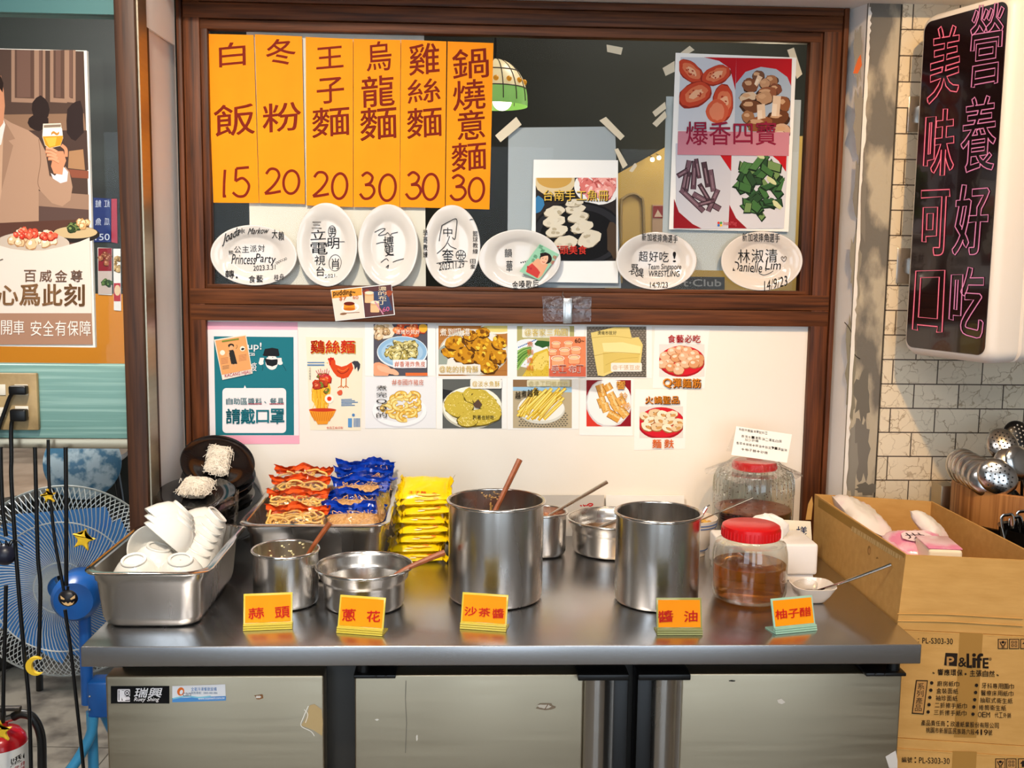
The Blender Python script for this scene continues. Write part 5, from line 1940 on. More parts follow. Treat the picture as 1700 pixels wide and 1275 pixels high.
pot('sauce_pot', 'narrow steel pot of chopped chilli, half hidden by the tallest pot', 'pot', 0.104, 0.587, 0.0525, 0.906, 0.0555, STEEL)
CHILI = mat('chopped_chilli', 'a5532c', 0.5, var=('d9a47a', (160, 160, 160), 3, 0.45, 0.6), bump=((160, 160, 160), 0.9))
disc('chopped_chilli', 'reddish chopped chilli heaped in the narrow pot', 'chilli', 0.104, 0.587, 0.0495, 0.887, CHILI, 'stuff', 0.004, 8)
P1 = wall(0.60).at(1008, 800)
spoon('steel_spoon', 'flat handled steel spoon leaning in the chilli pot', (0.115, 0.585, 0.89), P1, 0.0080, STEEL, False, 0.0, flat=0.55)

pot('sauce_bowl', 'stepped steel bowl of sauce tucked behind the soy sauce pot', 'bowl', 0.268, 0.612, 0.093, 0.879, 0.106, STEEL, bprof(0.093, 0.104, 0.078))
disc('sauce_dregs', 'brown sauce dregs in the stepped bowl behind the soy sauce pot', 'sauce', 0.268, 0.612, 0.0935, 0.846, mat('pepper_sauce', '8a6a48', 0.3, var=('5f432a', (60, 60, 60), 5, 0.4, 0.6)), 'stuff', 0.002, 9)
P1 = wall(0.58).at(1032, 852)
spoon('steel_spoon', 'broad steel spoon resting in the stepped bowl behind the soy sauce pot', (0.235, 0.60, 0.858), (0.30, 0.575, 0.892), 0.0045, STEEL, True, 0.0, br=0.02)

# dark round pot behind the yellow packs
t = thing('iron_pot', 'dark round-bellied pot with a steel rim between the yellow packs and the tallest pot', 'pot', (-0.062, 0.655, ZC))
h = 0.1
M().lathe([(a_, b_ + ZC) for a_, b_ in [(0.001, 0.0005), (0.045, 0.0005), (0.065, 0.008), (0.083, 0.028), (0.087, 0.05), (0.08, 0.075), (0.072, 0.092), (0.072, 0.1), (0.069, 0.1), (0.069, 0.092), (0.076, 0.072), (0.083, 0.05), (0.079, 0.03), (0.06, 0.012), (0.001, 0.006)]], (-0.062, 0.655, 0), 56).obj('body', IRON, t)
M().lathe([(0.0715 + 0.0035 * math.cos(2 * PI * i / 10), ZC + 0.1 + 0.0035 * math.sin(2 * PI * i / 10)) for i in range(11)], (-0.062, 0.655, 0), 56).obj('rim', STEELBRIGHT, t)

# white bowl with blue bands
t = thing('rice_bowl', 'white bowl with thin blue bands, holding yellow relish, beside the soy sauce pot', 'bowl', (0.452, 0.587, ZC))
cx, cy = 0.452, 0.587
M().lathe([(a_, b_ + ZC) for a_, b_ in [(0.001, 0.003), (0.030, 0.003), (0.031, 0.0005), (0.034, 0.0005), (0.034, 0.008), (0.046, 0.03), (0.056, 0.06), (0.0605, 0.088), (0.058, 0.088), (0.0535, 0.06), (0.043, 0.032), (0.03, 0.012), (0.001, 0.01)]], (cx, cy, 0), 48).obj('body', WHITECER, t)
BLUE = mat('blue_glaze', '4c6ca8', 0.15)
for z_, r_ in ((0.079, 0.0596), (0.072, 0.0585), (0.016, 0.0392)):
    M().lathe([(r_ - 0.0005, ZC + z_ - 0.0012), (r_ + 0.0004, ZC + z_ - 0.0010), (r_ + 0.0006, ZC + z_ + 0.0010), (r_ - 0.0002, ZC + z_ + 0.0012)], (cx, cy, 0), 48).obj('band', BLUE, t)
disc('yellow_relish', 'yellow relish in the blue banded bowl', 'relish', cx, cy, 0.054, ZC + 0.074, mat('yellow_relish', 'd9b048', 0.45, var=('b8742a', (120, 120, 120), 3, 0.5, 0.6), bump=((120, 120, 120), 0.8)), 'stuff', 0.004, 10)
spoon('thin_spoon', 'thin steel spoon slanting out of the blue banded bowl towards the big jar', (0.462, 0.578, ZC + 0.078), wall(0.53).at(1250, 826), 0.0022, STEELBRIGHT, True, 0.0, br=0.011)
spoon('steel_ladle', 'small hooked ladle handle in the blue banded bowl', (0.455, 0.60, ZC + 0.08), wall(0.60).at(1178, 838), 0.0018, STEELBRIGHT, False, 0.006)


# ================================================================== JARS
def jar(name, label, cx, cy, r, zs, zl0, zl1, rl, zliq, liq, ribs=False, flecks=False):
    t = thing(name, label, 'jar', (cx, cy, ZC))
    z0 = ZC + 0.001
    neck = rl - 0.004
    outer = [(0.001, z0), (r * 0.80, z0), (r * 0.95, z0 + 0.006), (r, z0 + 0.02), (r, zs - 0.03), (r * 0.985, zs - 0.015), (r * 0.93, zs), (neck + 0.004, zl0 - 0.006), (neck, zl0), (neck, zl1 - 0.006)]
    g = M().lathe(outer, (cx, cy, 0), 72).obj('glass', JARGLASS, t)
    if ribs:
        m = M()
        for i in range(40):
            a_ = 2 * PI * i / 40
            pts = [(cx + q * math.cos(a_), cy + q * math.sin(a_), z) for q, z in ((r * 1.004, zs - 0.05), (r * 1.004, zs - 0.03), (r * 0.99, zs - 0.014), (r * 0.93, zs + 0.001), (r * 0.8, zs + 0.006))]
            m.tube(pts, 0.0012, 5)
        m.obj('ribs', JARGLASS, t)
    rl_ = r * 0.955
    M().lathe([(0.001, z0 + 0.006), (r * 0.76, z0 + 0.006), (r * 0.9, z0 + 0.011), (rl_, z0 + 0.024), (rl_, zliq), (0.001, zliq + 0.0001)], (cx, cy, 0), 64).obj('liquid', liq, t)
    lid = M().lathe([(0.001, zl1), (rl - 0.006, zl1), (rl - 0.001, zl1 - 0.003), (rl, zl1 - 0.008), (rl, zl0 + 0.001), (rl - 0.003, zl0), (rl - 0.004, zl1 - 0.007), (0.001, zl1 - 0.005)], (cx, cy, 0), 64).obj('lid', REDLID, t)
    m = M()
    for i in range(44):
        a_ = 2 * PI * i / 44
        m.box(cx + rl * math.cos(a_) - 0.0011, cx + rl * math.cos(a_) + 0.0011, cy + rl * math.sin(a_) - 0.0011, cy + rl * math.sin(a_) + 0.0011, zl0 + 0.003, zl1 - 0.009)
    m.obj('grip', REDLID, lid)
    return t


VIN = mat('vinegar', 'd98a35', 0.04, trans=0.85, ior=1.33, spec=0.5)
J = wall(0.184)
zq = J.at(1246, 953).z
tj = jar('sauce_jar', 'glass jar of amber citrus vinegar with a red screw lid behind the 柚子醋 sign', 0.502, 0.262, 0.076, 0.918, 0.9285, 0.956, 0.0585, zq, VIN)
CHO = mat('chilli_oil', '2a0d06', 0.12, var=('5a2412', (40, 40, 40), 4, 0.45, 0.65))
tb = jar('sauce_jar', 'large ribbed jar of dark chilli oil with a red lid, under the folded note', 0.612, 0.645, 0.095, 0.985, 0.992, 1.012, 0.052, 0.895, CHO, True)
R = random.Random(21)
m = M()
for i in range(150):
    a_, z = R.uniform(0, 6.28), R.uniform(0.9, 0.975)
    m.sphere((0.612 + 0.0925 * math.cos(a_), 0.645 + 0.0925 * math.sin(a_), z), R.uniform(0.0006, 0.0016), su=6, sv=4)
prop(m.obj('chilli_flecks', mat('chilli_flecks', '5a2a14', 0.5)), 'dark chilli flecks stuck inside the large ribbed jar', 'chilli', kind='stuff')
disc('chilli_scum', 'reddish brown scum on the chilli oil in the large ribbed jar', 'chilli', 0.612, 0.645, 0.0895, 0.8985, mat('chilli_scum', '8a4a34', 0.35, var=('6d3020', (60, 60, 60), 4, 0.4, 0.6)), 'stuff', 0.0012, 22)

# loose clear bag under the note on the big jar
m = M()
R = random.Random(33)
loops = []
for i, (q, z) in enumerate(((0.02, 1.0145), (0.056, 1.014), (0.062, 1.0), (0.085, 0.988), (0.108, 0.975))):
    L = []
    for j in range(40):
        a_ = 2 * PI * j / 40
        k_ = 1 + (0.0 if i < 2 else 0.10 * i * math.sin(a_ * 3 + 0.7) * 0.4 + R.uniform(-0.03, 0.03))
        L.append(Vector((0.612 + q * k_ * math.cos(a_), 0.645 + min(q * k_ * math.sin(a_), 0.10), z + (0 if i < 2 else R.uniform(-0.004, 0.006)))))
    loops.append(L)
m.loft(loops)
o = prop(m.obj('plastic_bag', CLEAR), 'loose clear plastic bag spread under the folded note on the large jar', 'bag')
# folded acrylic note on the lid
NP0 = Vector((0.612, 0.63, 1.016))
n_ = Vector((-0.10, -1, 0.38)).normalized()
NPL = Pl(n_, NP0 + Vector((0, -0.012, 0)))
cr = crop(1140, 560, 4.25)
quad = [cr(350, 627), cr(743, 685), cr(707, 885), cr(315, 830)]
s = sheet('menu_note', 'handwritten white note in a folded clear stand on the lid of the large jar', 'note', quad, NPL, PAPER, t=0.0008)
f = [NPL.at(q[0], q[1], -0.0002) for q in quad]
bkp = [f[3] + Vector((0, 0.05, 0)), f[2] + Vector((0.012, 0.05, 0.0))]
m = M().add([f[0], f[1], bkp[1], bkp[0]], [[0, 1, 2, 3]])
m.obj('stand', CLEARSHEET, s)
a = Art(NPL, 0.0012, k=cr, seed=44)
R = random.Random(3)
for (x, y, w_, txt) in ((368, 640, 205, '烏醋拌麵醬油膏配料:'), (385, 686, 290, '香油水一湯匙油二湯匙白菜'), (410, 712, 100, '加少許糖'), (350, 735, 360, '香菜+辣椒+麻油+蒜泥,一湯醬油'), (385, 780, 190, '+柚子醋+砂糖')):
    n = len(txt)
    for i, ch in enumerate(txt):
        xx, yy = x + w_ * i / n, y + w_ * i / n * 0.15 + R.uniform(-2, 2)
        a.text(ch, (xx, yy, xx + w_ / n * 0.86, yy + 19), '2c2822', -0.004, rise=-0.1)
a.obj('lettering', s)

# ---- tissue dispenser with a card behind it
DV = wall(0.372)
xd0, xd1 = DV.at(1199, 930).x, DV.at(1358, 930).x
zt1, zm = DV.at(1320, 911).z, DV.at(1320, 955).z
t = thing('tissue_dispenser', 'white tissue box with a pulled-up tissue behind the vinegar jar', 'tissue box', ((xd0 + xd1) / 2, 0.43, ZC))
M().box(xd0, xd1, 0.372, 0.495, zm, zt1 + 0.010, bev=0.006, seg=3).obj('cover', mat('white_plastic', 'eceaea', 0.3), t)
M().box(xd0 + 0.004, xd1 - 0.006, 0.378, 0.489, ZC + 0.0005, zm - 0.0005, bev=0.003).obj('base', MATS['white_plastic'], t)
m = M()
R = random.Random(17)
loops = []
cxn = DV.at(1288, 880).x
for i, (q, z) in enumerate(((1.0, 0.0), (1.1, 0.015), (1.05, 0.03), (0.75, 0.043), (0.3, 0.05), (0.02, 0.051))):
    L = []
    for j in range(36):
        a_ = 2 * PI * j / 36
        k_ = q * (1 + 0.12 * math.sin(5 * a_ + i) + R.uniform(-0.05, 0.05))
        L.append(Vector((cxn + 0.04 * k_ * math.cos(a_), 0.435 + 0.028 * k_ * math.sin(a_), zt1 + 0.009 + z + R.uniform(-0.002, 0.002))))
    loops.append(L)
m.loft(loops, False, True)
m.obj('tissue', mat('tissue_paper', 'f3f2f2', 0.8, bump=((60, 60, 60), 0.2)), t)
CV = wall(0.51)
s = sheet('hand_card', 'ivory card with blue handwriting standing behind the tissue box', 'card', [(1296, 863), (1346, 866), (1349, 916), (1298, 914)], CV, mat('ivory_card', 'eee6d2', 0.6), t=0.003)
a = Art(CV, 0.0035, seed=6)
a.text('樣', (1322, 874, 1340, 892), '1c2c5a', 0.008)
a.text('心', (1327, 889, 1341, 900), '1c2c5a', 0.004, rise=-0.3)
a.obj('lettering', s)
a2 = CV.at(1298, 914)

# ---- spoon rest with soy sauce, steel spoon leaning to the carton
cx, cy = 0.628, 0.243
t = thing('sauce_dish', 'small white squarish dish with a little dark sauce beside the carton', 'dish', (cx, cy, ZC))
M().lathe([(a_, b_ + ZC) for a_, b_ in [(0.001, 0.0008), (0.018, 0.0008), (0.024, 0.004), (0.034, 0.018), (0.044, 0.036), (0.042, 0.0365), (0.032, 0.020), (0.022, 0.008), (0.001, 0.005)]], (cx, cy, 0), 64, pw=0.62, smooth=True).obj('body', WHITECER, t)
disc('soy_sauce', 'dark sauce in the small squarish dish', 'sauce', cx, cy, 0.026, ZC + 0.0165, MATS['soy_sauce'], 'stuff', 0.0, 7)
XC = Pl((-1, 0, 0), (0.757, 0, 0))
P1 = XC.at(1480, 937)
spoon('steel_spoon', 'long steel spoon leaning from the squarish dish onto the carton', (cx + 0.012, cy + 0.002, ZC + 0.022), P1, 0.0030, STEELBRIGHT, True, -0.004, br=0.012)
m = M()
m.lathe([(0.001, 0), (0.016, 0.001), (0.02, 0.008), (0.021, 0.02), (0.0203, 0.02), (0.019, 0.009), (0.001, 0.0015)], X=rot((cx - 0.016, cy - 0.004, ZC + 0.018), 18, -12, 0), seg=28, sx=1.25)
prop(m.obj('plastic_scoop', CLEARSHEET), 'clear plastic scoop lying in the squarish dish', 'scoop')


# ================================================================== ORANGE TABLE SIGNS
def table_sign(label, tl, tr, br, bl, words, edge, rt=0):
    p0, p1 = T8.at(*bl), T8.at(*br)
    x = (p1 - p0).normalized()
    back = Vector((-x.y, x.x, 0))
    if back.y < 0:
        back = -back
    lean = math.radians(17)
    n = (-back * math.cos(lean) + Vector((0, 0, 1)) * math.sin(lean)).normalized()
    up = (back * math.sin(lean) + Vector((0, 0, 1)) * math.cos(lean)).normalized()
    pl = Pl(n, p0)
    c = (p0 + p1) / 2
    t = thing('table_sign', label, 'sign', (c.x, c.y, ZC), 'orange table signs in folded stands')
    W_ = (p1 - p0).length
    H = ((pl.at(*tl) - p0).length + (pl.at(*tr) - p1).length) / 2
    X = Matrix((x, up, n)).transposed().to_4x4()
    X.translation = p0 + Vector((0, 0, 0.0012))
    e = mat('acrylic_edge_' + edge, edge, 0.15, spec=0.6)
    M().box(0, W_, 0.006, H, -0.003, 0.0, X=X, bev=0.0004).obj('panel', e, t)
    M().box(W_ * 0.035, W_ * 0.965, 0.0125, H - 0.004, 0.0002, 0.0008, X=X).obj('card', ORANGEPAPER, t)
    ft = M()
    for i in range(3):
        z = ZC + 0.0008 + i * 0.0038
        for (sx0, sx1) in ((0, W_),):
            a0 = p0 + x * sx0
            P = [a0 - back * (0.004 - i * 0.0012), a0 + x * sx1 - back * (0.004 - i * 0.0012), a0 + x * sx1 + back * 0.006, a0 + back * 0.006]
            lo = [Vector((q.x, q.y, z)) for q in P]
            hi = [Vector((q.x, q.y, z + 0.0028)) for q in P]
            ft.loft([lo, hi], True, True, False)
    ft.obj('foot', e, t)
    q0, q1 = p0 - back * 0.002, p1 - back * 0.002
    lo = [Vector((q.x, q.y, ZC + 0.0003)) for q in (q0 + back * 0.009, q1 + back * 0.009, q1 + back * 0.036, q0 + back * 0.036)]
    M().loft([lo, [v + Vector((0, 0, 0.0022)) for v in lo]], True, True, False).obj('base', e, t)
    a = Art(pl, 0.0030)
    for ch, bx in words:
        a.text(ch, bx, 'c01818', 0.014, rise=0.06, rt=rt)
    a.obj('lettering', t)
    return t


kc = crop(380, 760, 3.984)
kb = lambda k_, x0, y0, x1, y1: (*k_(x0, y0), *k_(x1, y1))
table_sign('orange table sign reading 蒜頭 in front of the garlic pot', (406.9, 987), (487, 984), (485.4, 1043.6), (403.8, 1047),
           [('蒜', kb(kc, 128, 992, 232, 1062)), ('頭', kb(kc, 304, 985, 402, 1058))], 'd8c24a', -2)
table_sign('orange table sign reading 蔥花 in front of the scallion bowl', (567.8, 989), (641.8, 993), (635.5, 1055.7), (559.5, 1050),
           [('蔥', kb(kc, 748, 1000, 838, 1078)), ('花', kb(kc, 912, 1012, 1000, 1085))], 'd8c24a', 3)
kd = crop(720, 740, 3.696)
table_sign('orange table sign reading 沙茶醬 in front of the tallest pot', (770.6, 984), (845, 989), (840.4, 1048.4), (764, 1043),
           [('沙', kb(kd, 188, 988, 265, 1042)), ('茶', kb(kd, 275, 995, 348, 1048)), ('醬', kb(kd, 360, 1000, 432, 1058))], 'd8c24a', 3)
table_sign('orange table sign reading 醬油 in front of the soy sauce pot', (1085, 994), (1160, 993), (1166, 1054), (1090.7, 1054),
           [('醬', kb(kd, 1378, 1012, 1470, 1082)), ('油', kb(kd, 1536, 1012, 1618, 1080))], '9a9a5a', 0)
ke = crop(1140, 740, 3.75)
table_sign('orange table sign reading 柚子醋 in front of the vinegar jar', (1276.5, 994.7), (1344.8, 990), (1354.7, 1046), (1286, 1053),
           [('柚', kb(ke, 552, 1018, 624, 1078)), ('子', kb(ke, 632, 1016, 700, 1070)), ('醋', kb(ke, 704, 1005, 775, 1062))], '9cc8b4', -4)


# ================================================================== STEEL PANS AND WHAT LIES IN THEM
def food_pan(label, x0, x1, y0, y1, zr, lip=0.014, tw=0.0):
    cx, cy, hx, hy = (x0 + x1) / 2, (y0 + y1) / 2, (x1 - x0) / 2, (y1 - y0) / 2
    t = thing('food_pan', label, 'pan', (cx, cy, ZC))
    z0 = ZC + 0.001
    a, b, r = hx - lip, hy - lip, 0.035
    loops = [rrect(cx, cy, a - 0.035, b - 0.035, 0.02, z0), rrect(cx, cy, a - 0.022, b - 0.022, r, z0), rrect(cx, cy, a - 0.014, b - 0.014, r, z0 + 0.007), rrect(cx, cy, a - 0.010, b - 0.010, r, z0 + 0.02),
             rrect(cx, cy, a - 0.004, b - 0.004, r, zr - 0.024), rrect(cx, cy, a - 0.001, b - 0.001, r, zr - 0.02), rrect(cx, cy, a, b, r, zr - 0.002)]
    inn = [rrect(cx, cy, a - 0.0015, b - 0.0015, r, zr - 0.001), rrect(cx, cy, a - 0.0055, b - 0.0055, r, zr - 0.024), rrect(cx, cy, a - 0.0115, b - 0.0115, r, z0 + 0.022), rrect(cx, cy, a - 0.0235, b - 0.0235, r, z0 + 0.003), rrect(cx, cy, a - 0.037, b - 0.037, 0.02, z0 + 0.003)]
    M().loft(loops, True, False).obj('body', STEEL, t)
    M().loft(inn, False, True).obj('lining', STEEL, t)
    rim = [rrect(cx, cy, a - 0.0015, b - 0.0015, r, zr - 0.001), rrect(cx, cy, a + 0.001, b + 0.001, r + 0.003, zr + 0.0012), rrect(cx, cy, hx - 0.002, hy - 0.002, 0.045, zr + 0.0008), rrect(cx, cy, hx, hy, 0.045, zr - 0.001), rrect(cx, cy, hx - 0.001, hy - 0.001, 0.045, zr - 0.003), rrect(cx, cy, a, b, r, zr - 0.002)]
    M().loft(rim).obj('rim', STEELBRIGHT, t)
    if tw:
        t.rotation_euler = (0, 0, math.radians(tw))
    return t


food_pan('deep steel pan of white bowls at the left end of the counter', -0.774, -0.5425, 0.062, 0.43, 0.911)
food_pan('deep steel pan filled with instant noodle packs', -0.553, -0.238, 0.340, 0.738, 0.928)

# white bowls: round ones, and squarer ones nested at the right
def bowl_proto(name, label, r, h, pw):
    t = thing(name, label, 'bowl', (0, 0, 0))
    o = [(0.001, 0.002), (r * 0.40, 0.002), (r * 0.42, 0.0), (r * 0.47, 0.0), (r * 0.48, 0.004), (r * 0.62, h * 0.2), (r * 0.83, h * 0.55), (r * 0.95, h * 0.86), (r, h), (r * 0.985, h + 0.001), (r * 0.955, h), (r * 0.91, h * 0.86), (r * 0.79, h * 0.58), (r * 0.58, h * 0.24), (r * 0.4, 0.0065), (0.001, 0.006)]
    M().lathe(o, (0, 0, 0), 56, pw=pw).obj('body', WHITEMEL, t)
    M().lathe([(r * 0.36, -0.0004), (r * 0.38, -0.0009), (r * 0.47, -0.0009), (r * 0.49, 0.001)], (0, 0, 0), 40, pw=pw).obj('foot', WHITEMEL, t)
    return t


from mathutils import Euler


def aim(d, spin=0):
    """Rotation whose local +z (the open side) looks along d."""
    q = Vector(d).normalized().to_track_quat('Z', 'Y')
    return (q.to_matrix() @ Matrix.Rotation(math.radians(spin), 3, 'Z')).to_euler()


GB_ = 'white bowls in the left steel pan'
ZR = 0.9
b0 = bowl_proto('white_bowl', '', 0.047, 0.043, 1.0)


def put(first, px, py, y, d, label, src, spin=0, off=(0, 0, 0)):
    """Set a bowl so that its foot centre is seen at a photo pixel at depth y."""
    p = wall(y).at(px, py) + Vector(off)
    if first:
        src.location, src.rotation_euler = p, aim(d, spin)
        src['label'], src['group'] = label, GB_
        return src
    return copy_thing(src, p, aim(d, spin), label, GB_)


dn = Vector((-0.62, -0.36, -0.69)).normalized()
base = Vector((-0.634, 0.255, 0.960))
b0.location, b0.rotation_euler = base, aim(dn)
b0['label'], b0['group'] = 'round white bowl topping the tilted nest, its side turned to the viewer', GB_
b0.scale = (1.18, 1.18, 1.18)
for i, lab in ((1, 'second round white bowl of the tilted nest'), (2, 'third round white bowl of the tilted nest, farthest back')):
    copy_thing(b0, base + Vector((-0.004, 0.016, 0.008)) * i, aim((Vector(dn) + Vector((0.06, 0.02, 0.10)) * i)), lab, GB_)
for lo_, d_, lab in ((Vector((-0.697, 0.262, 0.893)), (0.22, -0.86, 0.46), 'round white bowl lying open towards the viewer at the pan left wall'),
                     (Vector((-0.668, 0.198, 0.925)), (-0.25, 0.05, -0.95), 'round white bowl tipped over in the middle of the pan'),
                     (Vector((-0.700, 0.145, 0.9145)), (0.02, 0.28, -0.95), 'upturned white bowl with its foot ring showing, at the front left of the pan'),
                     (Vector((-0.613, 0.145, 0.9155)), (-0.08, 0.26, -0.95), 'upturned white bowl with its foot ring showing, at the front right of the pan')):
    copy_thing(b0, lo_, aim(d_), lab, GB_).scale = (1.03, 1.03, 1.03)
q0 = bowl_proto('square_bowl', 'topmost squarish white bowl of the layered nest', 0.047, 0.038, 0.7)
dq = Vector((-0.70, -0.10, -0.70)).normalized()
base = Vector((-0.590, 0.345, 0.952))
q0.location, q0.rotation_euler = base, aim(dq, 20)
q0['group'] = GB_
for i in range(1, 6):
    copy_thing(q0, base + Vector((-0.002, -0.0215, -0.0095)) * i, aim(dq + Vector((0.04, 0.0, -0.06)) * i, 20), 'squarish white bowl number %d from the top of the layered nest' % (i + 1) if i < 5 else 'lowest squarish white bowl of the layered nest', GB_)


# ---- noodle packs
def pillow(w_, d_, h_, nx=14, ny=10, R=None, crease=0.12):
    v, f = [], []
    for s in (1, -1):
        for j in range(ny + 1):
            for i in range(nx + 1):
                u, t_ = i / nx * 2 - 1, j / ny * 2 - 1
                e = max(0.0, (1 - abs(u) ** 4) * (1 - abs(t_) ** 4)) ** 0.5
                z = s * (h_ / 2 * e + (R.uniform(-1, 1) * crease * h_ * e if R else 0))
                v.append(Vector((u * w_ / 2, t_ * d_ / 2, z)))
    n = (nx + 1) * (ny + 1)
    for s in (0, 1):
        for j in range(ny):
            for i in range(nx):
                a = s * n + j * (nx + 1) + i
                q = [a, a + 1, a + nx + 2, a + nx + 1]
                f.append(q if s == 0 else q[::-1])
    return v, f


def ribbon(w_, h_, R, amp=0.004, n=16, thick=0.0012, pleats=3):
    """A crimped, creased strip of film standing on y=0, from z=0 to h_."""
    L = []
    ph = R.uniform(0, 6.28)
    for j in range(pleats + 1):
        row = []
        for i in range(n + 1):
            row.append(Vector(((i / n - 0.5) * w_ * (1 + 0.03 * j) + R.uniform(-0.002, 0.002), amp * math.sin(i * 0.7 + j + ph) * 0.8 + R.uniform(-amp, amp) * 0.7 + (0.004 if j % 2 else -0.004), h_ * j / pleats * (1 + 0.22 * math.sin(i * 0.45 + ph)) + R.uniform(-0.0025, 0.0025) * (j > 0))))
        L.append(row)
    bk = [[p + Vector((0, thick, 0)) for p in r] for r in L]
    return L, bk


def noodle_pack(label, loc, rx, rz, kind, seed, wd=0.125, dp=0.085, th=0.034):
    R = random.Random(seed)
    t = thing('noodle_pack', label, 'noodle pack', (0, 0, 0), 'clear noodle packs in the steel pan')
    m = M()
    if kind == 'orange':
        for i in range(46):
            cx, cy = R.uniform(-0.42, 0.42) * wd, R.uniform(-0.36, 0.36) * dp
            z = R.uniform(-0.1, 0.42) * th * (1 - (abs(cx) / (wd * 0.62)) ** 3)
            a0, rr = R.uniform(0, 6.28), R.uniform(0.010, 0.024)
            pts = [(cx + rr * math.cos(a0 + u * 0.6) * 1.3, cy + rr * 0.8 * math.sin(a0 + u * 0.6), z + 0.002 * math.sin(u * 1.5 + i)) for u in range(7)]
            pts = [(max(-wd * 0.47, min(wd * 0.47, p[0])), max(-dp * 0.45, min(dp * 0.45, p[1])), p[2]) for p in pts]
            m.tube(smooth_path(pts, 3), 0.0024, 6)
        m.obj('noodles', mat('thick_noodles', 'f4c266', 0.45), t)
        hc = mat('orange_film', 'e2571f', 0.25, coat=0.3)
        hh = 0.021
    else:
        v, f = pillow(wd * 0.92, dp * 0.9, th * 0.8, R=R, crease=0.05)
        m.add(v, f, True)
        for i in range(70):
            cx, cy = R.uniform(-0.42, 0.42) * wd, R.uniform(-0.4, 0.4) * dp
            e = max(0, (1 - abs(cx / wd * 2) ** 4) * (1 - abs(cy / dp * 2) ** 4)) ** 0.5
            pts = [(cx, cy, th * 0.38 * e), (cx + R.uniform(-0.012, 0.012), cy + R.uniform(-0.012, 0.012), th * 0.40 * e), (cx + R.uniform(-0.02, 0.02), cy + R.uniform(-0.02, 0.02), th * 0.37 * e)]
            m.tube(smooth_path(pts, 3), 0.0009, 4)
        m.obj('noodles', mat('thin_noodles', 'eebb78', 0.55, var=('d8a05c', (160, 160, 160), 4, 0.4, 0.6), bump=((300, 300, 300), 0.8)), t)
        hc = mat('blue_film', '0f3fb0', 0.22, coat=0.4)
        hh = 0.026
    v, f = pillow(wd, dp, th, R=R, crease=0.16)
    M().add(v, f, True).obj('wrapper', CLEAR, t)
    L, bk = ribbon(wd * 1.04, hh, R, 0.006, 22, pleats=4)
    m = M()
    m.loft(L, closed=False)
    m.loft(bk, closed=False)
    o = m.obj('header', hc, t)
    o.location = (0, dp * 0.5 - 0.004, 0)
    o.rotation_euler = (math.radians(-28 if kind == 'orange' else -40), 0, 0)
    t.location = loc
    t.rotation_euler = (math.radians(rx), 0, math.radians(rz))
    return t


wp = lambda px, py, y: wall(y).at(px, py)
for i, (px, py, y, rx, rz, lab) in enumerate(((490, 873, 0.43, 30, -2, 'orange headed noodle pack lowest at the front of the pan'), (492, 846, 0.50, 32, 0, 'orange headed noodle pack with thick strands showing, second from the front'),
                                            (498, 822, 0.58, 30, 3, 'orange headed noodle pack third from the front'), (500, 804, 0.65, 28, -4, 'orange headed noodle pack highest at the back of the pan'))):
    noodle_pack(lab, wp(px, py, y), rx, rz, 'orange', 100 + i)
for i, (px, py, y, rx, rz, lab) in enumerate(((588, 874, 0.44, 30, 4, 'blue headed noodle pack lowest at the front of the pan'), (590, 851, 0.52, 34, -2, 'blue headed noodle pack second from the front, pale thin noodles showing'),
                                            (600, 826, 0.58, 30, 3, 'blue headed noodle pack third from the front'), (603, 810, 0.64, 28, 2, 'blue headed noodle pack fourth from the front'), (608, 797, 0.69, 26, 6, 'blue headed noodle pack highest at the back of the pan'))):
    noodle_pack(lab, wp(px, py, y), rx, rz, 'blue', 200 + i)
noodle_pack('noodle pack standing on end against the pan wall beside the yellow packs', wp(638, 845, 0.50), 78, 84, 'blue', 300, 0.12, 0.085, 0.016)

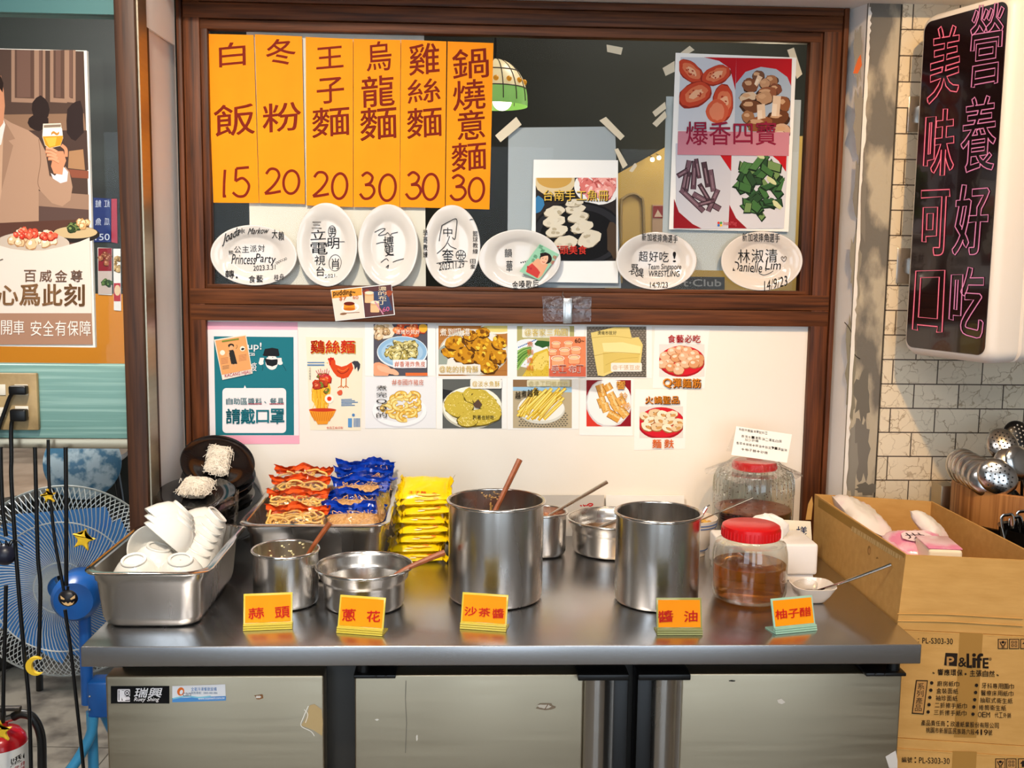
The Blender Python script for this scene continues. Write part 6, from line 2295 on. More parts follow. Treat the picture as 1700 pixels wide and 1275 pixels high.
# ---- stack of yellow packs
YELF = mat('yellow_film', 'fbdc14', 0.28, coat=0.3, var=('f2cc06', (20, 20, 20), 3, 0.4, 0.7))
labs = ['yellow noodle pack at the bottom of the stack', 'yellow noodle pack second from the bottom of the stack', 'yellow noodle pack third from the bottom', 'yellow noodle pack fourth from the bottom',
        'yellow noodle pack fifth from the bottom', 'yellow noodle pack third from the top', 'yellow noodle pack second from the top', 'yellow noodle pack crowning the stack, tilted to the viewer']
for i in range(8):
    R = random.Random(400 + i)
    t = thing('snack_pack', labs[i], 'noodle pack', (0, 0, 0), 'stacked yellow noodle packs')
    wd, dp, th = 0.108, 0.085, 0.021
    v, f = pillow(wd, dp, th, R=R, crease=0.10)
    M().add(v, f, True).obj('wrapper', YELF, t)
    for sx in (-1, 1):
        L, bk = ribbon(dp, 0.014, R, 0.002, 12, 0.0008)
        m = M()
        m.loft(L, closed=False)
        m.loft(bk, closed=False)
        o = m.obj('crimp', YELF, t)
        o.rotation_euler = (0, math.radians(90 * sx + 8), math.radians(90))
        o.rotation_euler = Euler((0, math.radians(82 * sx), 0)).to_matrix().to_4x4().to_euler()
        o.rotation_euler = (Euler((0, math.radians(80 * sx), 0)).to_matrix() @ Euler((0, 0, math.radians(90))).to_matrix()).to_euler()
        o.location = (sx * (wd / 2 - 0.004), 0, 0)
    # printing along the front edge
    class Front:
        def at(s, x, y, lift=0):
            # x across -1..1, y around the front: 0 top .. 1 lower edge
            a_ = 0.15 + y * 1.2
            return Vector((x * wd * 0.45, -dp * 0.5 * (0.62 + 0.36 * math.sin(a_)) - lift, th * 0.5 * math.cos(a_) * 0.92 + 0.0006 + lift))
    a = Art(Front(), 0.0012, seed=500 + i)
    if i == 7:
        a.row('王子麵', (-0.75, -0.15, 0.1, 0.3), 'd8481f', 0.01)
    a.blob(0.15 + R.uniform(-0.2, 0.2), 0.45, 0.5, 0.16, 'f6dd62', 0.25)
    a.curve([(-0.4, 0.35), (-0.1, 0.6), (0.3, 0.62), (0.6, 0.4)], 0.06, 'd8862a')
    a.blob(-0.3, 0.75, 0.18, 0.08, 'f3ecc8', 0.3)
    a.blob(0.5, 0.2, 0.14, 0.09, 'e06a2a', 0.3)
    a.obj('print', t)
    t.location = (-0.188 + 0.003 * i + R.uniform(-0.006, 0.006), 0.545 + 0.006 * i, ZC + 0.0125 + i * 0.0203)
    t.rotation_euler = (math.radians(8 if i < 7 else 24), math.radians(R.uniform(-3, 3)), math.radians(R.uniform(-7, 7)))

# ---- black plates with bundles of vermicelli
VERM = mat('rice_vermicelli', 'f0e4d2', 0.5)


def plate_proto():
    t = thing('black_plate', '', 'plate', (0, 0, 0), 'black plates stacked behind the bowl pan')
    M().lathe([(0.001, 0), (0.05, 0), (0.055, 0.002), (0.082, 0.009), (0.085, 0.0105), (0.082, 0.0115), (0.054, 0.0045), (0.001, 0.003)], (0, 0, 0), 64).obj('dish', BLACKGLOSS, t)
    return t


def vermicelli(label, loc, e, seed, w_=0.062, d_=0.08, h_=0.035):
    R = random.Random(seed)
    t = thing('vermicelli_bundle', label, 'noodles', (0, 0, 0), 'vermicelli bundles on black plates')
    m = M()
    v, f = pillow(w_ * 0.95, d_ * 0.95, h_ * 0.86, 10, 10, R, 0.08)
    m.add([p + Vector((0, 0, h_ * 0.45)) for p in v], f, True)
    m.obj('core', mat('vermicelli_core', 'ebddc8', 0.6, var=('cbbca6', (300, 300, 300), 3, 0.4, 0.6), bump=((400, 400, 400), 1.0)), t)
    m = M()
    for i in range(230):
        u, s_ = R.uniform(-1, 1), R.uniform(-1, 1)
        e_ = max(0, (1 - abs(u) ** 4) * (1 - abs(s_) ** 4)) ** 0.5
        c = Vector((u * w_ / 2, s_ * d_ / 2, h_ * 0.45 + h_ * 0.46 * e_))
        dr = Vector((R.uniform(-0.4, 0.4), R.uniform(-1, 1), 0)).normalized() if R.random() < 0.6 else Vector((R.uniform(-1, 1), R.uniform(-0.5, 0.5), 0)).normalized()
        sd = Vector((-dr.y, dr.x, 0))
        L_ = R.uniform(0.008, 0.02)
        pts = []
        for q in (-1, -0.4, 0.3, 1):
            p = c + dr * L_ * q + sd * R.uniform(-0.004, 0.004)
            uu, ss = min(1.04, abs(p.x) * 2 / w_), min(1.04, abs(p.y) * 2 / d_)
            ee = max(0, (1 - uu ** 4) * (1 - ss ** 4)) ** 0.5
            p.x, p.y = max(-w_ * 0.54, min(w_ * 0.54, p.x)), max(-d_ * 0.54, min(d_ * 0.54, p.y))
            p.z = h_ * 0.45 + h_ * 0.47 * ee + R.uniform(0, 0.0015)
            pts.append(p)
        m.tube(smooth_path(pts, 3), 0.00055, 4)
    for i in range(26):
        a_ = R.uniform(0, 6.28)
        p = Vector((w_ * 0.52 * math.copysign(abs(math.cos(a_)) ** 0.5, math.cos(a_)), d_ * 0.52 * math.copysign(abs(math.sin(a_)) ** 0.5, math.sin(a_)), R.uniform(0.008, h_ * 0.7)))
        m.tube(smooth_path([p, p + Vector((R.uniform(-0.006, 0.006), R.uniform(-0.006, 0.006), R.uniform(-0.008, 0.008))), p + Vector((R.uniform(-0.01, 0.01), R.uniform(-0.012, 0.012), R.uniform(-0.012, 0.01)))], 4), 0.00055, 4)
    m.obj('strands', VERM, t)
    t.location = loc
    t.rotation_euler = e
    return t


pp = plate_proto()
cU = wall(0.655).at(361, 772)
eU = Euler((math.radians(38), math.radians(10), math.radians(12)))
pp.location, pp.rotation_euler = cU, eU
pp['label'] = 'top black plate of the rear stack, tilted, carrying a long vermicelli bundle'
nU = eU.to_matrix() @ Vector((0, 0, 1))
vermicelli('long vermicelli bundle on the tilted rear plate', cU + nU * 0.0045, (eU.to_matrix() @ Euler((0, 0, math.radians(-2))).to_matrix()).to_euler(), 71, 0.052, 0.085, 0.026)
for i in range(1, 5):
    copy_thing(pp, Vector((cU.x + 0.005 * (i % 2) - 0.004, cU.y - 0.004 * i + 0.01, cU.z - 0.012 - 0.0235 * i)), Euler((math.radians(30 - 6 * i), math.radians(8 - 3 * i), 0)),
               'black plate number %d from the top of the rear stack' % (i + 1), 'black plates stacked behind the bowl pan')
cL = wall(0.535).at(326, 824)
eL = Euler((math.radians(13), math.radians(2), 0))
copy_thing(pp, cL, eL, 'top black plate of the front stack, carrying a rounded vermicelli bundle', 'black plates stacked behind the bowl pan')
nL = eL.to_matrix() @ Vector((0, 0, 1))
vermicelli('rounded vermicelli bundle on the front black plate', cL + nL * 0.0045, eL, 72, 0.068, 0.072, 0.036)
for i in range(1, 4):
    copy_thing(pp, Vector((cL.x + 0.004 * (-1) ** i, cL.y + 0.002, cL.z - 0.006 - 0.024 * i)), Euler((math.radians(6 - 2 * i), math.radians(3 - 2 * i), 0)),
               ('lowest black plate of the front stack' if i == 3 else 'black plate number %d from the top of the wrapped front stack' % (i + 1)), 'black plates stacked behind the bowl pan')
# plastic wrap around the front stack
m = M()
R = random.Random(77)
loops = []
for i, z in enumerate((cL.z - 0.075, cL.z - 0.055, cL.z - 0.03, cL.z - 0.01, cL.z + 0.012)):
    q = (0.078, 0.086, 0.088, 0.092, 0.09)[i]
    loops.append([Vector((cL.x + (q + R.uniform(-0.006, 0.006)) * math.cos(2 * PI * j / 44), cL.y + (q + R.uniform(-0.006, 0.006)) * math.sin(2 * PI * j / 44), z + R.uniform(-0.004, 0.004) + 0.012 * math.sin(2 * PI * j / 44) * (i > 2))) for j in range(44)])
m.loft(loops, smooth=True)
prop(m.obj('plastic_wrap', CLEAR), 'crinkled clear plastic wrap around the front stack of black plates', 'wrap')
# grey tray leaning on the board
c_ = wall(0.728).at(384, 842)
t = thing('round_tray', 'grey round tray leaning on the board behind the black plates', 'tray', c_)
X = rot(c_, 80, 0, 0)
M().lathe([(0.001, 0), (0.075, 0), (0.082, 0.004), (0.084, 0.012), (0.0815, 0.012), (0.079, 0.006), (0.001, 0.003)], seg=64, X=X).obj('dish', GREYMEL, t)

# ---- low placards leaning on the board behind the pots
PLq = wall(0.752)
s = sheet('placard', 'grey placard with red handwriting leaning on the board behind the chilli pot', 'placard', [(893, 822), (1003, 822), (1002, 893), (893, 893)], PLq, mat('grey_card', 'c9c2ba', 0.5), t=0.003)
a = Art(PLq, 0.0035, seed=4)
kf = crop(880, 780, 5)
a.curve([kf(415, 300), kf(422, 296), kf(430, 302)], 1.6, 'c01a22')
a.curve([kf(440, 288), kf(450, 300), kf(462, 292)], 1.8, 'c01a22')
a.curve([kf(468, 300), kf(490, 283), kf(515, 282), kf(518, 292), kf(500, 300), kf(485, 296)], 2.0, 'c01a22')
a.curve([kf(320, 400), kf(330, 430), kf(345, 440)], 2.0, 'c8404a')
a.curve([kf(500, 320), kf(508, 350)], 1.6, 'c01a22')
a.obj('lettering', s)
sheet('placard', 'white placard leaning on the board behind the soy sauce pot', 'placard', [(1006, 822), (1136, 823), (1137, 893), (1006, 893)], PLq, PAPER, t=0.003)

# ================================================================== RIGHT SIDE: CARTONS
def carton_wall(loops, name, m_, parent):
    return M().loft(loops, True, True, False).obj(name, m_, parent)


A_, B_, C_, D_ = Vector((0.7535, 0.622, 0)), Vector((0.762, 0.117, 0)), Vector((1.0185, 0.075, 0)), Vector((1.0125, 0.562, 0))
zc0, zc1 = 0.7865, 0.933
t = thing('open_carton', 'open cardboard carton of tissue packs beside the counter, standing on a printed carton', 'carton', ((A_.x + C_.x) / 2, 0.34, zc0))
cen = (A_ + B_ + C_ + D_) / 4
bt = [Vector((0.7525, 0.612, zc0)), Vector((0.7525, 0.116, zc0)), Vector((1.012, 0.075, zc0)), Vector((1.008, 0.552, zc0))]
tp = [Vector((p.x, p.y, zc1)) for p in (A_, B_, C_, D_)]
tp[0].z += 0.003
ins = lambda L, k_, z: [Vector((p.x + (cen.x - p.x) / abs(cen.x - p.x) * k_, p.y + (cen.y - p.y) / abs(cen.y - p.y) * k_, z if z is not None else p.z)) for p in L]
M().loft([bt, tp, ins(tp, 0.004, None), ins(bt, 0.004, zc0 + 0.004)], True, True, False).obj('box', CARD, t)
# torn back flap beside the near back corner
PLc = Pl((-0.35, -1, 0), (0.752, 0.63, 0))
cq = crop(1290, 780, 10.623)
f = [PLc.at(*cq(*q)) for q in ((618, 470), (634, 600), (605, 880), (505, 880), (550, 610))]
m = M().add(f + [p + Vector((0.001, 0.004, 0)) for p in f], [[0, 1, 2, 3, 4], [9, 8, 7, 6, 5]] + [[i, (i + 1) % 5, 5 + (i + 1) % 5, 5 + i] for i in range(5)])
m.obj('flap', CARD, t)
XL = Pl((tp[1] - tp[0]).cross(bt[0] - tp[0]), tp[0])
a = Art(XL, 0.0003)
kh = crop(1320, 620, 3.355)
a.poly([kh(*q) for q in ((130, 695), (612, 1005), (603, 1058), (128, 742))], 'a07a3a')
a.poly([kh(*q) for q in ((320, 850), (600, 1020), (596, 1050), (318, 880))], 'bb9a62')
R = random.Random(8)
for i in range(26):
    x = 320 + i * 10.5 + R.uniform(-3, 3)
    y = 852 + (x - 320) * 0.607
    a.line([kh(x, y + 2), kh(x - 3, y + 26)], 0.8, 'd9c08e')
prop(a.obj('tape', t), 'brown packing tape along the upper edge')
a = Art(XL, 0.0004)
for (x, y, rx, ry) in ((412, 985, 9, 26), (457, 1040, 8, 19)):
    a.ell(*kh(x, y), rx / 3.355, ry / 3.355, '957039')
    a.ell(*kh(x + 1, y + 4), rx / 5, ry / 5.5, 'b8894f')
a.ell(*kh(524, 1165), 1.3, 1.6, '5f4524')
prop(a.obj('stain', t), 'dark drip stains')
FP = Pl((tp[2] - tp[1]).cross(bt[1] - tp[1]), tp[1])
m = M()
for y0, y1 in ((1019, 1022), (1031, 1034)):
    m.tube(smooth_path([FP.at(1490, y0, 0.0005), FP.at(1570, y0 + 1, 0.0012), FP.at(1640, y0 + 5, 0.0005), FP.at(1698, y1 + 5, 0.0008)], 5), 0.0011, 6)
m.obj('crease', CARD, t)

# packs inside
PINK = mat('pink_film', 'ee8fb8', 0.3, var=('f7d3e0', (16, 16, 16), 4, 0.42, 0.58), coat=0.3)
WFILM = mat('white_film', 'f3eee8', 0.35, var=('f0d9dd', (14, 14, 14), 4, 0.5, 0.7), bump=((30, 30, 30), 0.3), coat=0.2)


def tissue_pack(label, c, size, e, m_, seed, art=False):
    R = random.Random(seed)
    t = thing('tissue_pack', label, 'tissue pack', (0, 0, 0), 'tissue packs in the open carton')
    v, f = pillow(*size, 16, 12, R, 0.05)
    M().add(v, f, True).obj('wrapper', m_, t)
    if art:
        class Top:
            def at(s, x, y, lift=0):
                u, w_ = x, y
                e_ = max(0, (1 - abs(u) ** 4) * (1 - abs(w_) ** 4)) ** 0.5
                return Vector((u * size[0] / 2, -w_ * size[1] / 2, size[2] / 2 * e_ + 0.004 + lift))
        a = Art(Top(), 0.001, seed=seed)
        a.blob(0, 0, 0.5, 0.4, 'f2dfe6', 0.15, 14)
        for j in range(3):
            a.curve([(-0.3 + j * 0.2, -0.2), (-0.2 + j * 0.2, 0.1), (-0.28 + j * 0.2, 0.22)], 0.05, '3a2230')
        a.curve([(-0.35, -0.02), (0.2, -0.05), (0.32, 0.1)], 0.04, '3a2230')
        a.obj('print', t)
    t.location, t.rotation_euler = c, Euler([math.radians(q) for q in e])
    return t


pw_ = wall
tissue_pack('white soft tissue pack slumped against the back left of the open carton', Vector((0.825, 0.50, 0.908)), (0.10, 0.17, 0.05), (10, 24, 4), WFILM, 1)
tissue_pack('pink tissue pack lying in the middle of the open carton', Vector((0.878, 0.335, 0.884)), (0.12, 0.13, 0.05), (10, -4, -14), PINK, 2, True)
t = tissue_pack('pale pink crumpled tissue pack under the carton near wall', Vector((0.812, 0.30, 0.872)), (0.085, 0.16, 0.05), (8, 12, 4), PINK, 3)
ct = Vector((0.882, 0.205, 0.904))
t = thing('tissue_pack', 'cream tissue block with a square end facing the carton front', 'tissue pack', ct, 'tissue packs in the open carton')
m = M().box(-0.033, 0.033, 0, 0.10, -0.055, 0.013, X=rot(ct, 0, 0, -8), bev=0.006, seg=3)
m.obj('block', mat('cream_tissue', 'f4ead2', 0.6), t)
M().box(-0.033, 0.033, 0.004, 0.10, 0.0135, 0.0165, X=rot(ct, 0, 0, -8), bev=0.001).obj('label', PINK, t)
tissue_pack('folded white tissue pack propped up at the back of the open carton', Vector((0.935, 0.40, 0.915)), (0.060, 0.085, 0.032), (24, 26, 24), WFILM, 5)

# printed cartons below
dirx = Vector((0.987, -0.162, 0)).normalized()
diry = Vector((0.162, 0.987, 0)).normalized()


def printed_carton(label, z0, z1, off):
    o = Vector((0.757, 0.114 + off, 0))
    P = [o, o + dirx * 0.262, o + dirx * 0.262 + Vector((0, 0.44, 0)), o + Vector((0, 0.44, 0))]
    t = thing('printed_carton', label, 'carton', ((P[0].x + P[2].x) / 2, (P[0].y + P[2].y) / 2, z0), 'printed cartons stacked beside the counter')
    lo, hi = [Vector((p.x, p.y, z0)) for p in P], [Vector((p.x, p.y, z1)) for p in P]
    M().loft([lo, hi], True, True, False).obj('box', CARD, t)
    m = M()
    # top flaps meeting, a touch proud of the box
    m.loft([[Vector((p.x, p.y, z1 + 0.0003)) for p in (P[0], P[1], P[1] + Vector((0, 0.2, 0)), P[0] + Vector((0, 0.2, 0)))], [Vector((p.x, p.y, z1 + 0.003)) for p in (P[0], P[1], P[1] + Vector((0, 0.2, 0)), P[0] + Vector((0, 0.2, 0)))]], True, True, False)
    m.obj('flap', CARD, t)
    return t, Pl((-diry.x, -diry.y, 0), o)


kg = crop(1300, 950, 3.9225)
INKK = '241a12'


def icons(a, xs, y, s_):
    for i, x in enumerate(xs):
        a.rect(x, y, x + s_, y + s_, INKK)
        a.rect(x + 5, y + 5, x + s_ - 5, y + s_ - 5, 'b8894f')
        if i == 0:
            a.ell(x + s_ / 2, y + 22, 11, 9, INKK)
            a.curve([(x + 14, y + 18), (x + 22, y + 38), (x + 28, y + 44), (x + 28, y + 60)], 7, INKK)
            a.curve([(x + s_ - 14, y + 18), (x + s_ - 22, y + 38), (x + s_ - 28, y + 44), (x + s_ - 28, y + 60)], 7, INKK)
        elif i == 1:
            for dx in (-11, 11):
                for dy in (-11, 11):
                    a.rect(x + s_ / 2 + dx - 8, y + s_ / 2 + dy - 8, x + s_ / 2 + dx + 8, y + s_ / 2 + dy + 8, INKK)
                    a.rect(x + s_ / 2 + dx - 4, y + s_ / 2 + dy - 4, x + s_ / 2 + dx + 4, y + s_ / 2 + dy + 4, 'b8894f')
        else:
            a.poly([(x + s_ / 2, y + 10), (x + s_ - 12, y + 34), (x + s_ / 2 + 9, y + 34), (x + s_ / 2 + 9, y + 56), (x + s_ / 2 - 9, y + 56), (x + s_ / 2 - 9, y + 34), (x + 12, y + 34)], INKK)


t, pl = printed_carton('printed cardboard carton directly under the open one, product list on its front', 0.5695, 0.7825, 0.0)
a = Art(pl, 0.0004, k=kg)
a.poly([(1150, 392), (1302, 400), (1258, 1078), (1112, 1075)], 'a37a3c')
prop(a.obj('tape', t), 'brown packing tape down the middle')
a = Art(pl, 0.0009, k=kg)
a.text(':', (880, 430, 886, 458), INKK, 0.01)
a.text('PL-S303-30', (907, 429, 1106, 466), INKK, 0.004, rise=-0.03)
icons(a, (1399, 1472, 1545), 434, 66)
a.poly([(1058, 525), (1137, 528), (1132, 612), (1049, 606)], INKK)
a.text('P', (1068, 552, 1112, 608), 'b8894f', 0.05)
a.text('&', (1142, 556, 1194, 615), INKK, 0.03)
a.text('L', (1200, 530, 1228, 620), INKK, 0.07)
a.text('i', (1236, 532, 1252, 621), INKK, 0.06)
a.text('f', (1258, 532, 1300, 622), INKK, 0.05)
a.text('E', (1303, 560, 1338, 624), INKK, 0.05)
a.ell(1350, 565, 9, 9, INKK)
a.ell(1350, 565, 7, 7, 'b8894f')
a.text('R', (1346, 560, 1355, 570), INKK, 0.0)
a.row('~響應環保·主張自然~', (963, 636, 1422, 676), INKK, 0.02, rise=-0.035)
a.poly([(866, 702), (944, 704), (917, 926), (838, 921)], INKK)
a.poly([(872, 709), (937, 711), (911, 919), (845, 914)], 'b8894f')
for i, ch in enumerate('系列產品'):
    a.text(ch, (876 - i * 6, 722 + i * 47, 920 - i * 6, 764 + i * 47), INKK, 0.006)
for i, (w_, x0, x1) in enumerate((('廚房紙巾', 1002, 1150), ('盒裝面紙', 997, 1142), ('袖珍面紙', 992, 1138), ('二折擦手紙巾', 986, 1200), ('三折擦手紙巾', 980, 1197))):
    y = 709 + i * 47.2
    a.ell(968 - i * 5.8, y + 12, 11, 11, INKK)
    a.row(w_, (x0, y, x1, y + 35), INKK, 0.008, rise=-0.03)
for i, (w_, x0, x1) in enumerate((('牙科專用圍巾', 1292, 1506), ('醫療床用紙巾', 1287, 1503), ('抽取式衛生紙', 1281, 1497), ('捲筒衛生紙', 1273, 1455), ('OEM 代工外銷', 1268, 1486))):
    y = 724 + i * 47
    a.ell(1260 - i * 5.8, y + 12, 11, 11, INKK)
    a.row(w_, (x0, y, x1, y + 35), INKK, 0.008, rise=-0.03)
a.row('產品責任商：欣達紙業股份有限公司', (898, 972, 1407, 1008), INKK, 0.008, rise=-0.04)
a.row('桃園市新屋區民族路六段419號', (930, 1018, 1364, 1054), INKK, 0.008, rise=-0.04)
a.obj('lettering', t)
t, pl = printed_carton('lowest printed carton, only its top strip with a product number showing', 0.0, 0.5455, -0.004)
a = Art(pl, 0.0004, k=kg)
a.poly([(1105, 1165), (1262, 1170), (1255, 1300), (1098, 1300)], 'a37a3c')
prop(a.obj('tape', t), 'brown packing tape down the middle')
a = Art(pl, 0.0009, k=kg)
a.row('編號：', (770, 1204, 880, 1240), INKK, 0.006, rise=-0.03)
a.text('PL-S303-30', (886, 1208, 1085, 1246), INKK, 0.004, rise=-0.03)
icons(a, (1382, 1454, 1530), 1213, 66)
a.obj('lettering', t)
# the upper carton rests on a loose sheet of card
m = M()
o = Vector((0.757, 0.112, 0))
P = [o, o + dirx * 0.262, o + dirx * 0.262 + Vector((0, 0.43, 0)), o + Vector((0, 0.43, 0))]
m.loft([[Vector((p.x, p.y, 0.549)) for p in P], [Vector((p.x, p.y, 0.5685)) for p in P]], True, True, False)
prop(m.obj('cardboard_sheet', CARD), 'flat cardboard layer between the two printed cartons', 'cardboard')

# ================================================================== LIGHT BOX SIGN
SGL = wall(0.60).at(1503, 578)
zb_ = SGL.z
SGR = top(zb_).at(1637, 594)
u = (SGR - SGL)
u.z = 0
SW = u.length
u.normalize()
zUp = Vector((0, 0, 1))
nS = Vector((u.y, -u.x, 0))
if nS.x > 0:
    nS = -nS
SP_ = Pl(nS, SGL)
ztop = SP_.at(1541, 34).z
SH = ztop - zb_
t = thing('light_box_sign', 'white framed light box with pink neon-style characters projecting from the tiled wall', 'sign', SGL)
X = Matrix((u, zUp, u.cross(zUp))).transposed().to_4x4()
if (X.to_3x3() @ Vector((0, 0, 1))).dot(nS) < 0:
    X = Matrix((u, zUp, -u.cross(zUp))).transposed().to_4x4()
X.translation = SGL
SIGNW = mat('sign_shell', 'e9e2da', 0.35)


def rr2(x0, y0, x1, y1, r, n=6):
    P = []
    for cx, cy, a0 in ((x1 - r, y1 - r, 0), (x0 + r, y1 - r, 90), (x0 + r, y0 + r, 180), (x1 - r, y0 + r, 270)):
        for i in range(n + 1):
            a_ = math.radians(a0 + 90 * i / n)
            P.append((cx + r * math.cos(a_), cy + r * math.sin(a_)))
    return P


lay = lambda P, z: [X @ Vector((p[0], p[1], z)) for p in P]
m = M()
m.loft([lay(rr2(0.002, 0.002, SW - 0.002, SH - 0.002, 0.022), 0.0), lay(rr2(-0.005, -0.005, SW + 0.005, SH + 0.005, 0.026), -0.004), lay(rr2(-0.012, -0.014, SW + 0.012, SH + 0.014, 0.03), -0.02),
        lay(rr2(-0.012, -0.014, SW + 0.012, SH + 0.014, 0.03), -0.075), lay(rr2(-0.006, -0.006, SW + 0.006, SH + 0.006, 0.026), -0.078), lay(rr2(-0.006, -0.006, SW + 0.006, SH + 0.006, 0.026), -0.082),
        lay(rr2(-0.012, -0.014, SW + 0.012, SH + 0.014, 0.03), -0.085), lay(rr2(-0.012, -0.014, SW + 0.012, SH + 0.014, 0.03), -0.40), lay(rr2(0.002, 0.002, SW - 0.002, SH - 0.002, 0.022), -0.42)], True, True)
m.obj('shell', SIGNW, t)
m = M()
m.loft([lay(rr2(0.004, 0.004, SW - 0.004, SH - 0.004, 0.02), 0.0003), lay(rr2(0.004, 0.004, SW - 0.004, SH - 0.004, 0.02), 0.002)], True, True, False)
m.obj('face', mat('sign_face', '1c0e10', 0.12, coat=0.5), t)
# neon lettering: each character in its own quadrilateral (photo pixels)
kn = lambda x, y: (1380 + x / 1.9938, y / 1.9938)
chars = [('美', [(338, 92), (430, 82), (420, 300), (318, 345)]), ('味', [(318, 368), (410, 358), (400, 575), (306, 590)]), ('可', [(299, 634), (391, 630), (380, 842), (292, 842)]), ('口', [(284, 899), (372, 896), (362, 1100), (273, 1090)]),
         ('營', [(468, 22), (572, 8), (558, 272), (450, 292)]), ('養', [(440, 328), (550, 312), (538, 560), (424, 575)]), ('好', [(418, 615), (526, 606), (508, 838), (402, 842)]), ('吃', [(402, 890), (508, 882), (497, 1120), (391, 1090)])]
a = Art(SP_, 0.003)
b = Art(SP_, 0.0034)
for i, (ch, q) in enumerate(chars):
    q = [kn(*p) for p in q]
    g = {'營': 0.7, '養': 0.6, '美': 1.0, '口': 2.2}.get(ch, 1.6)
    a.outline(ch, 3.0, '7d1f3c' if i < 4 else '5a2340', q, g)
    b.outline(ch, 1.25, 'f27f92' if i < 4 else 'd78ab0', q, g)
a.obj('neon_glow', t, printed('neon_halo', 0.4, 0.3, 0.25))
b.obj('lettering', t, printed('neon_print', 0.4, 0.3, 0.55))
for (q0_, q1_) in (((1509, 160), (1526, 219)), ((1490, 412), (1513, 471))):
    p0, p1 = wall(YR - 0.002).at(*q0_), wall(YR - 0.002).at(*q1_)
    m = M().box(p0.x, p1.x, YR - 0.004, YR - 0.0005, p1.z, p0.z, bev=0.0008)
    zc_ = (p0.z + p1.z) / 2
    m.box(p1.x - 0.004, p1.x - 0.001, SGL.y - 0.02, YR - 0.003, zc_ - 0.02, zc_ + 0.02)
    m.box(p1.x - 0.004, SGL.x + 0.06, SGL.y + 0.008, SGL.y + 0.024, zc_ - 0.012, zc_ + 0.012)
    m.lathe([(0.0005, 0.002), (0.003, 0.002), (0.004, 0)], X=rot(((p0.x + p1.x) / 2 - 0.003, YR - 0.004, zc_), 90, 0, 0), seg=12)
    m.obj('bracket', STEEL, t)
for yy in (618, 600):
    pass

# ================================================================== SIDE TABLE WITH LADLES
zt0 = 0.80
t = thing('side_table', 'black side table behind the open carton carrying the wooden bucket', 'table', (1.45, 0.4, 0))
M().box(1.024, 1.9, 0.10, 0.684, zt0 - 0.03, zt0, bev=0.003).obj('table_top', BLACK, t)
for x, y in ((1.06, 0.14), (1.86, 0.14), (1.06, 0.64), (1.86, 0.64)):
    M().box(x - 0.02, x + 0.02, y - 0.02, y + 0.02, 0, zt0 - 0.0305).obj('leg', BLACK, t)
BK = wall(0.52)
bx = BK.at(1694, 830).x
br = bx - BK.at(1589, 830).x
zbt, zbb = BK.at(1589, 803).z, BK.at(1592, 862).z
t = thing('wooden_bucket', 'round wooden bucket on a black base holding steel ladles', 'bucket', (bx, 0.52, zt0))
SLAT = mat('bucket_wood', 'b97f45', 0.5, var=('8a5526', (120, 120, 3), 4, 0.4, 0.62), bump=((160, 160, 3), 0.3))
M().lathe([(br - 0.012, zbb), (br - 0.004, zbb), (br, zbb + 0.004), (br, zbt - 0.002), (br - 0.002, zbt), (br - 0.010, zbt), (br - 0.011, zbb + 0.002)], (bx, 0.52, 0), 72).obj('hoop', SLAT, t)
M().lathe([(0.001, zt0 + 0.001), (br - 0.02, zt0 + 0.001), (br - 0.006, zt0 + 0.012), (br - 0.005, zbb), (br - 0.013, zbb + 0.004), (br - 0.013, zbb + 0.03), (0.001, zbb + 0.03)], (bx, 0.52, 0), 64).obj('base', BLACKGLOSS, t)


LADLE = mat('ladle_steel', 'c9c6c2', 0.2, 1.0)


def ladle(label, head, face, tail, r=0.045, m_=LADLE, holes=False, deep=0.42):
    """Round ladle: bowl with its back towards `face`, handle running to `tail`."""
    head, tail = Vector(head), Vector(tail)
    t = thing('ladle', label, 'ladle', head, 'ladles in the wooden bucket')
    z = -Vector(face).normalized()
    y = (tail - head)
    y = (y - z * y.dot(z)).normalized()
    x = y.cross(z)
    X = Matrix((x, y, z)).transposed().to_4x4()
    X.translation = head
    n = 9
    prof = [(max(0.0004, r * math.sin(PI / 2 * i / n)), -r * deep * math.cos(PI / 2 * i / n)) for i in range(n + 1)]
    prof += [(q[0] * 0.965, q[1] * 0.95 + 0.0004) for q in prof[::-1]]
    bw = M().lathe(prof, seg=36, X=X, sy=1.2).obj('bowl', m_, t)
    if holes:
        m = M()
        for i in range(-3, 4):
            for j in range(-3, 4):
                px_, py_ = i * r * 0.24, j * r * 0.28 + (i % 2) * r * 0.14
                q = (px_ / r) ** 2 + (py_ / (1.2 * r)) ** 2
                if q < 0.62:
                    zz = -r * deep * math.sqrt(1 - q) - 0.0004
                    m.lathe([(0.0001, zz - 0.0003), (0.0019, zz - 0.0003), (0.0019, zz + 0.0006)], X=X @ Matrix.Translation((px_, py_, 0)), seg=10)
        m.obj('holes', mat('hole_black' if m_ is LADLE else 'hole_light', '141312' if m_ is LADLE else 'b9b4ac', 0.8), bw)
    e = head + y * r * 1.1
    M().tube(smooth_path([e, e + (tail - e) * 0.3 - z * 0.004, tail], 5), [0.005] * 11, 8, flat=0.5).obj('handle', m_, t)
    return t


